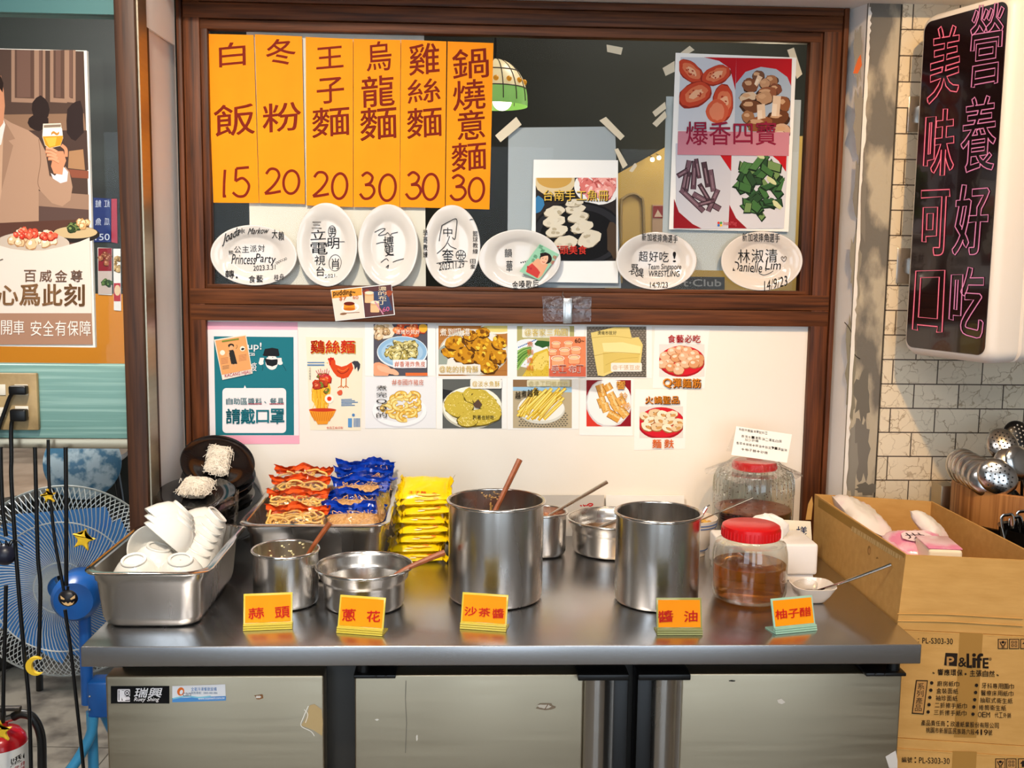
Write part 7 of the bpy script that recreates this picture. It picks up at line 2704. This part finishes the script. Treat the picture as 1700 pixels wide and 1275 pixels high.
S_ = lambda px, py, y: wall(y).at(px, py)
bot = lambda dx, dy: (bx + dx, 0.52 + dy, zbb + 0.045)
NAMES = ['leftmost, farthest turned steel ladle', 'second steel ladle from the left in the fan', 'third steel ladle from the left in the fan', 'fourth steel ladle from the left in the fan', 'fifth steel ladle of the fan beside the perforated one']
for i, (px, py, y) in enumerate(((1601, 776, 0.56), (1610, 781, 0.53), (1621, 786, 0.50), (1632, 792, 0.475), (1643, 798, 0.455))):
    ladle(NAMES[i], S_(px, py, y), (-0.75 + 0.12 * i, -0.75, 0.25), bot(-0.05 + 0.012 * i, 0.02), 0.040)
ladle('perforated steel ladle facing the viewer at the front of the bucket', S_(1656, 792, 0.43), (-0.25, -0.95, 0.15), bot(-0.01, -0.04), 0.038, LADLE, True)
ladle('perforated steel ladle standing higher at the back of the bucket', S_(1664, 738, 0.55), (-0.35, -0.85, 0.5), bot(0.01, 0.05), 0.034, LADLE, True)
ladle('black perforated ladle rising highest out of the bucket', S_(1690, 728, 0.58), (-0.05, -0.9, 0.35), bot(0.03, 0.05), 0.036, BLACK, True)
ladle('steel ladle at the frame edge in front of the black one', S_(1692, 768, 0.44), (0.3, -0.9, 0.2), bot(0.04, -0.02), 0.036)
ladle('steel ladle half hidden between the two perforated ones', S_(1678, 772, 0.50), (-0.2, -0.9, 0.4), bot(0.02, 0.0), 0.034)

kb_ = wall(0.645)
x0, x1 = kb_.at(1554, 830).x, kb_.at(1580, 830).x
zk1 = kb_.at(1565, 803).z
t = thing('knife_rest', 'grey metal block standing behind the back corner of the open carton', 'block', ((x0 + x1) / 2 + 0.01, 0.645, zt0))
X0_ = max(x0, 1.026)
M().box(X0_, X0_ + 0.04, 0.62, 0.675, zt0 + 0.0005, zk1, bev=0.002).obj('body', STEELDOOR, t)
# black bowl with clips
cc = wall(0.28).at(1706, 878)
t = thing('black_bowl', 'black bowl of steel clips beside the open carton at the frame edge', 'bowl', (cc.x, 0.28, zt0))
hB = cc.z - zt0
M().lathe([(a_, b_ + zt0) for a_, b_ in [(0.001, 0.001), (0.03, 0.001), (0.045, 0.02), (0.055, hB), (0.058, hB + 0.003), (0.052, hB), (0.042, 0.022), (0.001, 0.01)]], (cc.x, 0.28, 0), 48).obj('body', BLACKGLOSS, t)
for i, (px, py) in enumerate(((1668, 858), (1682, 862), (1694, 852))):
    p = wall(0.27 + 0.01 * i).at(px, py)
    t = thing('wire_clip', ('leftmost steel clip in the black bowl', 'middle steel clip in the black bowl', 'steel clip in the black bowl at the frame edge')[i], 'clip', p, 'steel clips in the black bowl')
    d = Vector((cc.x - p.x, 0, -0.02))
    L = smooth_path([p + Vector((0.008, 0, -0.055)), p + Vector((-0.004, 0, -0.02)), p + Vector((-0.006, 0, 0)), p + Vector((0.006, 0, 0.004)), p + Vector((0.016, 0.0, 0.0)), p + Vector((0.02, 0, -0.05))], 5)
    M().tube(L, 0.0022, 8, flat=2.0).obj('wire', STEELBRIGHT, t)


# ================================================================== LEFT SIDE
PS = wall(0.478)
t = sheet('advert_board', 'tall foam advertising board with a person in a tan jacket raising a glass of beer', 'poster', [(-70, 79), (144, 84), (158, 577), (-62, 574)], PS, mat('foam_board', 'efe9df', 0.4), t=0.010)
PSF = wall(0.468)
a = Art(PSF, 0.0004, seed=81)
a.poly([(-68, 80), (139, 85), (154, 572), (-60, 572)], '4f3c34')
k0 = crop(0, 0, 3.188)
K = lambda *ps: [k0(*p) for p in ps]
for x0, x1 in ((60, 195), (190, 240), (265, 355), (352, 400)):
    a.poly(K((x0, 265), (x1, 265), (x1, 545), (x0, 540)), '9a7a66')
    a.poly(K((x0 + 18, 265), (x1 - 14, 265), (x1 - 14, 522), (x0 + 18, 518)), '5a4238')
    a.poly(K((x0 + 30, 265), (x1 - 34, 265), (x1 - 34, 515), (x0 + 30, 515)), '6e5247')
a.poly(K((-200, 610), (445, 600), (455, 690), (-200, 700)), '8a6a54')
a.poly(K((-200, 690), (460, 690), (468, 900), (-200, 900)), '4a3832')
a.blob(*k0(215, 580), 15, 22, '2c201e', 0.1)
a.blob(*k0(205, 650), 17, 14, '2c201e', 0.1)
a.blob(*k0(400, 640), 14, 34, '2f2322', 0.2)
a.poly(K((365, 800), (440, 790), (450, 900), (360, 890)), 'a97f5c')
a.poly(K((360, 895), (468, 905), (468, 945), (380, 940)), '8a4f3c')
a.poly(K((200, 1010), (470, 1030), (470, 1170), (200, 1180)), '9a7a66')
a.poly(K((200, 1090), (470, 1110), (470, 1180), (200, 1180)), '5c4640')
# jacket, lapel, shirt, chin
a.poly(K((-200, 640), (20, 625), (60, 650), (150, 690), (205, 730), (240, 800), (262, 930), (310, 965), (345, 880), (368, 910), (384, 990), (372, 1060), (330, 1092), (275, 1075), (205, 1000), (205, 1180), (20, 1195), (-200, 1195)), 'b08c74')
a.poly(K((-200, 640), (20, 625), (10, 1000), (-20, 1195), (-200, 1195)), 'c29d82')
a.poly(K((20, 630), (80, 735), (45, 745), (70, 770), (8, 1010)), '9c7a64')
a.poly(K((-60, 600), (18, 628), (28, 660), (6, 765), (-60, 800)), 'e8dcd6')
a.poly(K((-70, 380), (5, 400), (20, 480), (26, 560), (18, 650), (-10, 690), (-70, 690)), 'c98a68')
a.poly(K((-70, 380), (0, 395), (18, 440), (14, 490), (0, 470), (-70, 470)), '2a1c18')
a.curve(K((205, 735), (215, 850), (200, 960), (212, 1000)), 1.2, '8a6a56')
a.curve(K((262, 930), (330, 965)), 1.2, '8a6a56')
# cuff, hand, fingers
a.poly(K((268, 915), (290, 930), (335, 880), (360, 910), (355, 960), (320, 970), (280, 945)), 'e6dbe0')
a.poly(K((270, 880), (280, 830), (300, 800), (335, 800), (350, 850), (335, 890), (330, 925), (285, 918)), 'd6906c')
for x, y, L_ in ((268, 800, 0), (266, 818, 0), (272, 836, 0), (280, 855, 0)):
    a.curve(K((x - 26, y - 14), (x, y - 12), (x + 34, y + 6)), 5.2, 'c27c58')
    a.curve(K((x - 24, y - 17), (x + 2, y - 14), (x + 34, y + 3)), 3.8, 'e0a07c')
a.curve(K((350, 830), (348, 790), (325, 768)), 5.5, 'd6906c')
# glass of beer
a.poly(K((228, 655), (322, 652), (334, 730), (320, 772), (262, 785), (238, 770), (224, 725)), 'e9dccb')
a.poly(K((224, 718), (333, 716), (332, 735), (320, 770), (262, 784), (240, 768)), 'e0972a')
a.poly(K((238, 730), (300, 726), (292, 770), (262, 778)), 'f0b548')
a.poly(K((230, 680), (328, 678), (332, 718), (225, 722)), 'f2ece2')
a.poly(K((232, 662), (322, 658), (322, 672), (232, 676)), '8a7766')
a.text('~', k0(272, 695) + k0(312, 716), 'c98a3a', 0.05)
# food on the table
a.poly(K((-200, 1190), (205, 1170), (470, 1160), (478, 1400), (-200, 1400)), '5a3a30')
a.ell(*k0(400, 1240), 40, 14, '2a2422')
a.ell(*k0(400, 1230), 36, 10, 'cbb084')
a.heap(*k0(385, 1205), 16, 5, 10, 5, ['4a5a34', '6a7a44', '33452a'], '2a331e', '8a9a5a')
a.heap(*k0(440, 1185), 12, 5, 8, 5, ['e8c08a', 'f0d2a2', 'd9a870'], 'a87848', 'f8e4c0')
a.ell(*k0(170, 1290), 62, 20, 'c9b8a8')
a.heap(*k0(170, 1260), 44, 12, 24, 7, ['f0d2ae', 'e8c094', 'f4dfc4'], 'b88a60', 'fbf0de')
a.heap(*k0(130, 1232), 20, 6, 18, 4.5, ['e0503a', 'd63c2c', 'ea6a4c'], 'a82a1c', 'f59a80')
a.heap(*k0(260, 1250), 12, 5, 10, 4.5, ['e0503a', 'd63c2c', 'ea6a4c'], 'a82a1c', 'f59a80')
a.poly([(-66, 414)] + [k0(x, 1275 + y) for x, y in ((0, 25), (60, 42), (140, 52), (230, 50), (330, 30), (420, 5), (474, -18))] + [(154, 572), (-60, 572)], 'e6d8cc')
a.poly([(-64, 520), (152, 520), (154, 572), (-62, 572)], 'a88069')
a.obj('picture', t)
kl = crop(0, 380, 3.188)
a = Art(PSF, 0.0040, k=kl)
a.row('百威金尊', (118, 218, 446, 280), '6f5140', 0.014, gap=0.22)
for ch, bx_ in (('心', (-12, 300, 94, 402)), ('爲', (104, 292, 210, 404)), ('此', (224, 292, 328, 406)), ('刻', (340, 292, 446, 408))):
    a.text(ch, bx_, '8a6544', 0.03)
a.row('開車', (2, 484, 132, 560), 'f2e9e0', -0.004, gap=0.1)
a.row('安全有保障', (158, 486, 484, 566), 'f2e9e0', -0.004, gap=0.12)
a.curve([(-10, 170), (8, 162), (16, 160)], 4, '5a4638')
a.obj('lettering', t)

# outlet plate, plugs and cords
PO_ = wall(0.4865)
OUTM = mat('aged_plastic', 'b59a6c', 0.45, var=('8f7750', (20, 20, 20), 4, 0.4, 0.7))
p0, p1 = PO_.at(-45, 618), PO_.at(68, 713)
t = thing('wall_outlet', 'yellowed electric outlet plate on the teal board', 'outlet', ((p0.x + p1.x) / 2, 0.4875, p1.z))
M().box(p0.x, p1.x, 0.474, 0.4875, p1.z, p0.z, bev=0.003).obj('plate', OUTM, t)
for (x0, y0, x1, y1) in ((-8, 638, 10, 656), (-8, 676, 10, 692), (24, 638, 47, 656), (25, 674, 48, 692)):
    q0_, q1_ = wall(0.473).at(x0, y0), wall(0.473).at(x1, y1)
    M().box(q0_.x, q1_.x, 0.4715, 0.4738, q1_.z, q0_.z, bev=0.0008).obj('socket', mat('socket_white', 'e4dccb', 0.35), t)
CORDY = 0.462


def cord(name, label, px, y, r=0.0042, m_=BLACK, plug=None, cat='cord', group=None):
    pts = [wall(y if not isinstance(y, (list, tuple)) else y[i]).at(*p) for i, p in enumerate(px)]
    t = thing(name, label, cat, pts[-1], group)
    M().tube(smooth_path(pts, 6), r, 10).obj('cable', m_, t)
    if plug:
        (x0, y0, x1, y1) = plug
        a0, a1 = wall(0.462).at(x0, y0), wall(0.462).at(x1, y1)
        M().box(a0.x, a1.x, 0.452, 0.4708, a1.z, a0.z, bev=0.004, seg=3).obj('plug', BLACK, t)
    return t


cord('power_cord', 'black power cord from the upper socket bending down to the left', [(24, 648), (16, 660), (8, 682), (0, 705), (-8, 730)], [0.458, 0.462, 0.464, 0.465, 0.465], 0.0042, BLACK, (16, 640, 46, 655))
cord('power_cord', 'black power cord from the lower socket running down past the fan to the floor', [(26, 690), (19, 705), (19, 760), (19, 800), (27, 925), (38, 1061), (47, 1151), (50, 1215), (52, 1300)], [0.458] + [0.462] * 8, 0.0044, BLACK, (18, 679, 46, 699))
GL = 'string ornament cords hanging before the glass'
cord('hanging_cord', 'black cord at the far left with a dark round ornament', [(1, 742), (2, 790), (5, 850), (10, 890)], 0.472, 0.0044, BLACK, None, 'cord', GL)
cord('hanging_cord', 'black cord ending in the yellow moon ornament', [(58, 742), (60, 820), (63, 925), (67, 970), (66, 1040), (64, 1090)], 0.472, 0.0044, BLACK, None, 'cord', GL)
cord('hanging_cord', 'black cord threading the small yellow star down to the pumpkin ornament', [(80, 730), (81, 790), (85, 840), (92, 903), (106, 980)], 0.470, 0.0036, BLACK, None, 'cord', GL)
cord('hanging_cord', 'thick black cord straight down to the pumpkin ornament', [(109, 742), (110, 850), (110, 972)], 0.472, 0.0046, BLACK, None, 'cord', GL)
cord('hanging_cord', 'black cord from the pumpkin ornament down to the floor', [(108, 1012), (112, 1040), (118, 1083), (128, 1174), (134, 1230), (141, 1300)], 0.472, 0.0040, BLACK, None, 'cord', GL)
cord('hanging_cord', 'black cord at the far left down to the extinguisher', [(10, 972), (8, 1060), (6, 1130), (5, 1200)], 0.472, 0.0044, BLACK, None, 'cord', GL)

YSTAR = mat('yellow_felt', 'e8bd28', 0.6, bump=((90, 90, 90), 0.3))


def star(label, px, py, y, R_, rt, thick=0.010, round_=0.45, cat='ornament', name='star_ornament'):
    c = wall(y).at(px, py)
    t = thing(name, label, cat, c, 'yellow ornaments before the glass')
    P = []
    for i in range(10):
        a_ = math.radians(rt + 36 * i + 90)
        q = R_ if i % 2 == 0 else R_ * round_
        P.append((q * math.cos(a_), q * math.sin(a_)))
    S = [(p.x, p.y) for p in smooth_path(P, 4, True)]
    M().prism(S, thick, rot(c, 90, 0, 0), bev=thick * 0.25).obj('body', YSTAR, t)
    return t


star('large yellow star ornament in front of the fan', 140, 895, 0.49, 0.026, -14)
star('small yellow star ornament on the thin cord, near the top of the fan', 82, 823, 0.464, 0.016, 8)
star('yellow star ornament at the far left by the extinguisher', 3, 1213, 0.464, 0.026, 5)
c = wall(0.464).at(61, 1104)
t = thing('moon_ornament', 'yellow crescent moon ornament under its black cord', 'ornament', c, 'yellow ornaments before the glass')
X = rot(c, 90, 0, 0)
oo, ii = [], []
for k_ in range(21):
    a_ = math.radians(50 + 260 * k_ / 20)
    oo.append((0.021 * math.cos(a_), 0.021 * math.sin(a_)))
    w_ = 0.0125 * math.sin(PI * k_ / 20) + 0.0004
    ii.append(((0.021 - w_) * math.cos(a_), (0.021 - w_) * math.sin(a_)))
L3 = lambda P, z: [X @ Vector((p[0], p[1], z)) for p in P]
M().loft([L3(oo, 0), L3(oo, 0.009), L3(ii, 0.009), L3(ii, 0), L3(oo, 0)], closed=False, smooth=False).obj('body', YSTAR, t)
# pumpkin
c = wall(0.462).at(113, 993)
t = thing('pumpkin_ornament', 'small black grinning pumpkin ornament hanging in front of the fan', 'ornament', c)
L = []
for i in range(13):
    th = PI * i / 12
    L.append([Vector((c.x + 0.0205 * math.sin(th) * (1 + 0.05 * math.cos(8 * 2 * PI * j / 48)) * math.cos(2 * PI * j / 48) + 1e-6, c.y + 0.012 * math.sin(th) * math.sin(2 * PI * j / 48), c.z - 0.0185 * math.cos(th))) for j in range(48)])
M().loft(L).obj('body', mat('black_rubber', '17151a', 0.4), t)
M().tube([(c.x, c.y, c.z + 0.0175), (c.x + 0.001, c.y, c.z + 0.026)], 0.003, 8).obj('stem', BLACK, t)
a = Art(wall(c.y - 0.0128), 0.0)
kq = crop(0, 700, 2.217)
for P in ([(222, 640), (238, 652), (236, 656), (224, 653)], [(258, 652), (276, 638), (276, 650), (262, 656)], [(226, 663), (236, 668), (243, 664), (250, 670), (258, 664), (266, 668), (274, 660), (266, 674), (250, 678), (236, 674)]):
    a.poly([kq(*p) for p in P], 'd9b27c')
a.obj('face', t)
# dark round ornament
c = wall(0.464).at(9, 920)
t = thing('ball_ornament', 'dark round ornament with wiry arms at the far left', 'ornament', c)
M().sphere(c, 0.024, su=28, sv=16).obj('body', mat('dark_blue_rubber', '1c1d2c', 0.35), t)
m = M()
for i in range(6):
    a_ = math.radians(20 + i * 28)
    m.tube(smooth_path([c + Vector((0.012 * math.cos(a_), -0.004, 0.018)), c + Vector((0.03 * math.cos(a_), -0.012, 0.034)), c + Vector((0.045 * math.cos(a_), -0.008, 0.02 - 0.01 * (i % 2)))], 5), 0.0012, 6)
m.obj('wires', BLACK, t)

# ---- fan behind the pane, standing in for its mirror reflection
YF = 1.0
FB = wall(YF)
c = FB.at(110, 966)
R_ = (FB.at(110, 966) - FB.at(110, 807)).length
t = thing('pedestal_fan', 'blue bladed pedestal fan with a white wire guard, standing in for a mirror reflection', 'fan', (c.x, c.y, 0))
WIRE = mat('white_wire', 'd9dcd8', 0.35)
FBLUE = mat('fan_blue', '1560b4', 0.3, spec=0.6)
FLIGHT = mat('fan_light_blue', '3fa2d8', 0.3, spec=0.6)
AX = rot(c, 90, 0, 8)      # local z towards the viewer
for side, dz, nm in ((1, 0.055, 'rear_guard'), (-1, 0.05, 'front_guard')):
    m = M()
    nW = 116
    for i in range(nW):
        a0 = 2 * PI * i / nW
        pts = []
        for j in range(8):
            q = j / 7
            rr = 0.035 + (R_ - 0.035) * q
            aa = a0 + 0.55 * q * side
            pts.append(AX @ Vector((rr * math.cos(aa), rr * math.sin(aa), side * dz * math.sqrt(max(0, 1 - q ** 3)))))
        m.tube(pts, 0.0013, 4)
    for q in (0.15, 0.62, 1.0):
        rr = 0.035 + (R_ - 0.035) * q
        m.tube([AX @ Vector((rr * math.cos(2 * PI * k_ / 64), rr * math.sin(2 * PI * k_ / 64), side * dz * math.sqrt(max(0, 1 - q ** 3)))) for k_ in range(64)], 0.002 if q < 1 else 0.003, 6, True)
    m.obj(nm, WIRE, t)
BLADEM = mat('blade_blue', '4a94dc', 0.35)
for k_ in range(5):
    m = M()
    L0, L1 = [], []
    for i in range(9):
        q = i / 8
        rr = 0.035 + (R_ * 0.86 - 0.035) * q
        a0 = 2 * PI * k_ / 5 + 0.35 * q
        wd = 0.52 + 0.26 * math.sin(PI * min(1, q * 0.9 + 0.1))
        for s_, LL in ((-1, L0), (1, L1)):
            aa = a0 + s_ * wd
            LL.append(AX @ Vector((rr * math.cos(aa), rr * math.sin(aa), 0.018 * s_ * (1 - 0.4 * q))))
    bk0, bk1 = [p + Vector((0, 0.002, 0)) for p in L0], [p + Vector((0, 0.002, 0)) for p in L1]
    m.loft([L0, L1, bk1, bk0, L0], closed=False)
    m.obj('blade', BLADEM, t)
mc = AX @ Vector((0.035, 0, 0))
M().lathe([(0.001, 0.058), (0.05, 0.058), (0.06, 0.07), (0.06, 0.15), (0.048, 0.172), (0.001, 0.176)], X=AX @ Matrix.Translation((0.055, 0.0, 0)), seg=40).obj('motor_housing', FBLUE, t)
px_ = FB.at(166, 1100)
M().tube([(px_.x, YF - 0.10, c.z - 0.06), (px_.x, YF - 0.10, c.z - 0.30)], 0.016, 16).obj('neck', FBLUE, t)
pb0, pb1 = wall(YF - 0.12).at(146, 1131), wall(YF - 0.12).at(176, 1190)
M().box(pb0.x, pb1.x + 0.01, YF - 0.13, YF - 0.07, pb1.z, pb0.z, bev=0.006, seg=3).obj('height_clamp', FBLUE, t)
m = M()
for yy in (1156, 1178):
    q = wall(YF - 0.132).at(149, yy)
    m.sphere(q, 0.0035, su=10, sv=6)
m.obj('screws', STEELBRIGHT, t)
xp = (pb0.x + pb1.x) / 2
lg = [wall(YF - 0.12).at(155, 1188), wall(YF - 0.12).at(152, 1215), wall(YF - 0.13).at(140, 1242), wall(YF - 0.15).at(115, 1280)]
lg += [Vector((lg[-1].x - 0.06, YF - 0.18, max(0.03, lg[-1].z - 0.06)))]
M().tube(smooth_path(lg, 6), 0.0135, 12).obj('leg', FLIGHT, t)
M().tube([(px_.x + 0.005, YF - 0.09, pb1.z + 0.002), (px_.x + 0.005, YF - 0.09, 0.02)], 0.014, 12).obj('leg', FLIGHT, t)
M().tube(smooth_path([(px_.x + 0.02, YF - 0.06, pb1.z), (px_.x + 0.06, YF, 0.12), (px_.x + 0.13, YF + 0.08, 0.02)], 6), 0.0135, 12).obj('leg', FLIGHT, t)

# ---- fire extinguisher, a mirror reflection built behind the pane
YE = 0.62
c = wall(YE).at(2, 1240)
rE = 0.058
ze = wall(YE - 0.03).at(5, 1219).z
REDP = mat('red_enamel', 'b5121c', 0.22, coat=0.4)
t = thing('fire_extinguisher', 'red fire extinguisher standing in for a reflection in the lower left mirror', 'extinguisher', (c.x, YE, 0))
M().lathe([(0.001, 0.001), (rE - 0.006, 0.001), (rE, 0.008), (rE, ze - 0.04), (rE * 0.95, ze - 0.022), (rE * 0.75, ze - 0.007), (rE * 0.35, ze), (0.018, ze + 0.004), (0.018, ze + 0.02)], (c.x, YE, 0), 48, cap1=True).obj('cylinder', REDP, t)
zl1_, zl0_ = wall(YE - rE).at(20, 1252).z, wall(YE - rE).at(20, 1252).z - 0.2
M().lathe([(rE + 0.0006, zl0_), (rE + 0.0008, zl0_), (rE + 0.0008, zl1_), (rE + 0.0006, zl1_)], (c.x, YE, 0), 48).obj('label_band', PAPER, t)


class Cyl:
    def at(s, x, y, lift=0):
        q = wall(YE - rE * 0.8).at(x, y)
        dx = max(-0.98, min(0.98, (q.x - c.x) / rE))
        r_ = rE + 0.0012 + lift
        return Vector((c.x + r_ * dx, YE - r_ * math.sqrt(1 - dx * dx), q.z))


a = Art(Cyl(), 0.0002)
a.text('10型', (16, 1259, 38, 1272), '1c1a1a', 0.012, mirror=True, rise=0.25)
for j in range(2):
    a.row('使用方法', (20, 1274 + j * 8, 44, 1280 + j * 8), 'b22a34', 0.004, rise=0.2)
a.obj('lettering', t)
m = M().tube([(c.x, YE, ze + 0.02), (c.x, YE, ze + 0.045)], 0.014, 12)
m.box(c.x - 0.012, c.x + 0.05, YE - 0.008, YE + 0.008, ze + 0.045, ze + 0.055, bev=0.003)
m.obj('valve', IRON, t)
hs = [wall(YE).at(22, 1190), wall(YE).at(36, 1185), wall(YE).at(55, 1192), wall(YE).at(68, 1222), wall(YE).at(70, 1275)]
hs += [Vector((hs[-1].x - 0.002, YE, hs[-1].z - 0.12))]
M().tube(smooth_path(hs, 6), 0.0105, 12).obj('hose', BLACK, t)
M().tube([wall(YE).at(11, 1194), wall(YE).at(23, 1190)], 0.0085, 12).obj('coupling', STEELBRIGHT, t)

# ---- mirror reflection built as a room beyond: chair with marbled back, tables, pictures on the orange panel
MARB = mat('blue_marble', '4f7f9f', 0.3, var=('c3d6e0', (22, 22, 22), 9, 0.46, 0.58))
t_ = wall(1.7)
c = t_.at(138, 768)
t = thing('dining_chair', 'chair with a round blue marbled back in the mirrored room beyond the fan', 'chair', (c.x, 1.7, 0))
M().lathe([(0.001, 0), (0.115, 0), (0.122, 0.006), (0.122, 0.018), (0.115, 0.024), (0.001, 0.024)], X=rot(c, 82, 0, 12), seg=40).obj('backrest', MARB, t)
M().box(c.x - 0.2, c.x + 0.2, 1.66, 2.05, 0.43, 0.46, bev=0.01).obj('seat', MARB, t)
for sx, sy in ((-0.17, 1.69), (0.17, 1.69), (-0.17, 2.02), (0.17, 2.02)):
    M().tube([(c.x + sx, sy, 0), (c.x + sx * 0.95, sy, 0.43)], 0.012, 8).obj('leg', BLACK, t)
for sx in (-0.1, 0.1):
    M().tube([(c.x + sx * 1.4, 1.72, 0.44), (c.x + sx, 1.712, c.z)], 0.011, 8).obj('post', BLACK, t)
GTOP = mat('table_stone', '8a7d70', 0.3, var=('6a5f54', (8, 8, 8), 6, 0.4, 0.65))
for lab, px, py, y in (('round stone topped table in the mirrored room beyond the fan, nearer', -60, 800, 2.0), ('round stone topped table in the mirrored room beyond the fan, farther', 70, 752, 2.75)):
    q = wall(y).at(px, py)
    t = thing('dining_table', lab, 'table', (q.x, y, 0), 'tables in the mirrored room')
    M().lathe([(0.001, q.z - 0.03), (0.34, q.z - 0.03), (0.35, q.z - 0.02), (0.35, q.z), (0.001, q.z)], (q.x, y, 0), 48).obj('table_top', GTOP, t)
    M().tube([(q.x, y, 0.02), (q.x, y, q.z - 0.031)], 0.035, 12).obj('pedestal', BLACK, t)
    M().lathe([(0.001, 0.001), (0.22, 0.001), (0.22, 0.012), (0.04, 0.03), (0.001, 0.03)], (q.x, y, 0), 32).obj('base', BLACK, t)
PO2 = wall(YO)
s = sheet('notice', 'dark blue price notice as reflected in the upper left mirror', 'notice', [(155, 328), (184, 330), (184, 402), (155, 402)], PO2, mat('navy_card', '1c2f6a', 0.4), t=0.004)
a = Art(PO2, 0.005)
a.text('鮭', (158, 332, 168, 344), 'c9cfdc', 0.0, mirror=True)
a.text('紅', (173, 332, 182, 344), 'c9cfdc', 0.0, mirror=True)
a.text('魚', (158, 362, 168, 374), 'c9cfdc', 0.0, mirror=True)
a.text('瓜', (173, 362, 182, 374), 'c9cfdc', 0.0, mirror=True)
a.text('150', (158, 388, 182, 399), 'c9cfdc', 0.004)
a.obj('lettering', s)
s = sheet('notice', 'red notice strip beside the dark blue one, as reflected in the upper left mirror', 'notice', [(185, 330), (194, 330), (195, 404), (185, 402)], PO2, mat('red_card', 'a8384a', 0.4), t=0.004)
s = sheet('food_poster', 'red and white food picture on the orange panel as reflected in the upper left mirror', 'poster', [(162, 411), (186, 412), (186, 490), (163, 489)], PO2, LAMPAPER, t=0.004)
a = Art(PO2, 0.005, seed=91)
a.rect(163, 412, 185.5, 450, '8c2430')
a.heap(175, 428, 8, 10, 10, 4, ['8a4a34', 'a86a4a'], '4a2418', 'd09a7a')
a.rect(163, 450, 185.5, 488, 'c9b8b0')
a.heap(175, 468, 9, 9, 10, 4, ['3a5a34', '55703f', '2c452a'], '1c2c1a', '7a9a5a')
a.obj('picture', s)
s = sheet('food_poster', 'pale food picture by the post, as reflected in the upper left mirror', 'poster', [(188, 413), (200, 413), (201, 516), (189, 515)], PO2, LAMPAPER, t=0.004)
a = Art(PO2, 0.005, seed=92)
a.heap(194, 440, 5, 12, 10, 4, ['a8804a', '8a6a3a', 'c9a46a'], '5a3f1c', 'e0c894', clip=(189, 414, 200, 470))
a.rect(189, 470, 200, 500, 'b8303c')
a.ell(195, 482, 5, 9, 'e6c8a4', clip=(189, 470, 200, 500))
a.obj('picture', s)

# ---- dome lamp behind the display glass
YT = 1.35
LT = wall(YT)
c = LT.at(822, 142)
rT = LT.at(876, 160).x - c.x
zr, za = LT.at(840, 170).z, LT.at(822, 98).z
t = thing('dome_lamp', 'stained glass dome lamp glowing behind the display glass, right of the price strips', 'lamp', (c.x, YT, zr))
dome = [(rT * math.cos(math.radians(a_)) + 1e-4, zr + (za - zr) * math.sin(math.radians(a_))) for a_ in range(0, 91, 9)]
CREAM = mat('cream_glass', 'efe0b8', 0.3, emit=('e9d49a', 0.55))
GREEN = mat('green_glass', '8fc86a', 0.3, emit=('8fc86a', 0.5))
LEAD = mat('lead_came', '4a4038', 0.5)
M().lathe([dome[i] for i in range(2, 11)], (c.x, YT, 0), 48).obj('upper_shade', CREAM, t)
M().lathe([(rT, zr - 0.012)] + dome[0:3], (c.x, YT, 0), 48).obj('lower_shade', GREEN, t)
m = M()
for k_ in range(14):
    a_ = 2 * PI * k_ / 14
    m.tube([(c.x + q * 1.005 * math.cos(a_), YT + q * 1.005 * math.sin(a_), z) for q, z in dome], 0.0016, 5)
for i in (2, 5):
    q, z = dome[i]
    m.tube([(c.x + q * 1.005 * math.cos(2 * PI * k_ / 48), YT + q * 1.005 * math.sin(2 * PI * k_ / 48), z) for k_ in range(48)], 0.0018, 5, True)
m.obj('came', LEAD, t)
m = M()
for k_ in range(14):
    a_ = 2 * PI * (k_ + 0.5) / 14
    q, z = dome[3]
    m.sphere((c.x + q * 1.01 * math.cos(a_), YT + q * 1.01 * math.sin(a_), z), 0.008, su=10, sv=8)
m.obj('jewels', mat('amber_glass', 'e09a2a', 0.2, emit=('e09a2a', 0.4)), t)
M().sphere((c.x + 0.02, YT - 0.03, zr + 0.0), 0.028, su=20, sv=14).obj('bulb', mat('lit_bulb', 'fff6e0', 0.3, emit=('fff2d0', 9.0)), t)
M().tube([(c.x, YT, za), (c.x, YT, 2.9)], 0.003, 6).obj('cord', BLACK, t)
for i, (px, py) in enumerate(((1083, 265), (1094, 262))):
    q = wall(2.12).at(px, py)
    t = thing('bulb_light', ('left tiny lit bulb on the yellow niche', 'right tiny lit bulb on the yellow niche')[i], 'bulb', q, 'tiny bulbs beyond the glass')
    M().sphere(q, 0.008, su=12, sv=8).obj('globe', mat('tiny_bulb', 'fff0cc', 0.3, emit=('ffe9b0', 10.0)), t)
    M().tube([q + Vector((0, 0, 0.008)), q + Vector((0, 0.06, 0.02))], 0.0015, 5).obj('wire', BLACK, t)
# club sign board and small picture beyond the glass
PK = wall(2.1785)
s = sheet('club_sign', 'grey board lettered t Club low behind the display glass', 'sign', [(1030, 458), (1203, 460), (1203, 486), (1030, 486)], PK, mat('slate_board', '54575c', 0.5), t=0.006)
a = Art(PK, 0.008)
a.text('t·Club', (*k7(940, 355), *k7(1108, 386)), 'b9bcc0', 0.03)
a.obj('lettering', s)
s = sheet('notice', 'small red and cream notice between the fish roll picture and the ingredient poster', 'notice', [(1083, 340), (1102, 340), (1102, 386), (1083, 386)], wall(2.1785), mat('cream_notice', 'c9a88a', 0.5), t=0.006)
a = Art(wall(2.1785), 0.008)
a.rect(1084, 342, 1101, 362, '9a3a34')
a.poly([(1086, 360), (1092, 348), (1100, 360)], 'e0c8b0')
a.obj('picture', s)
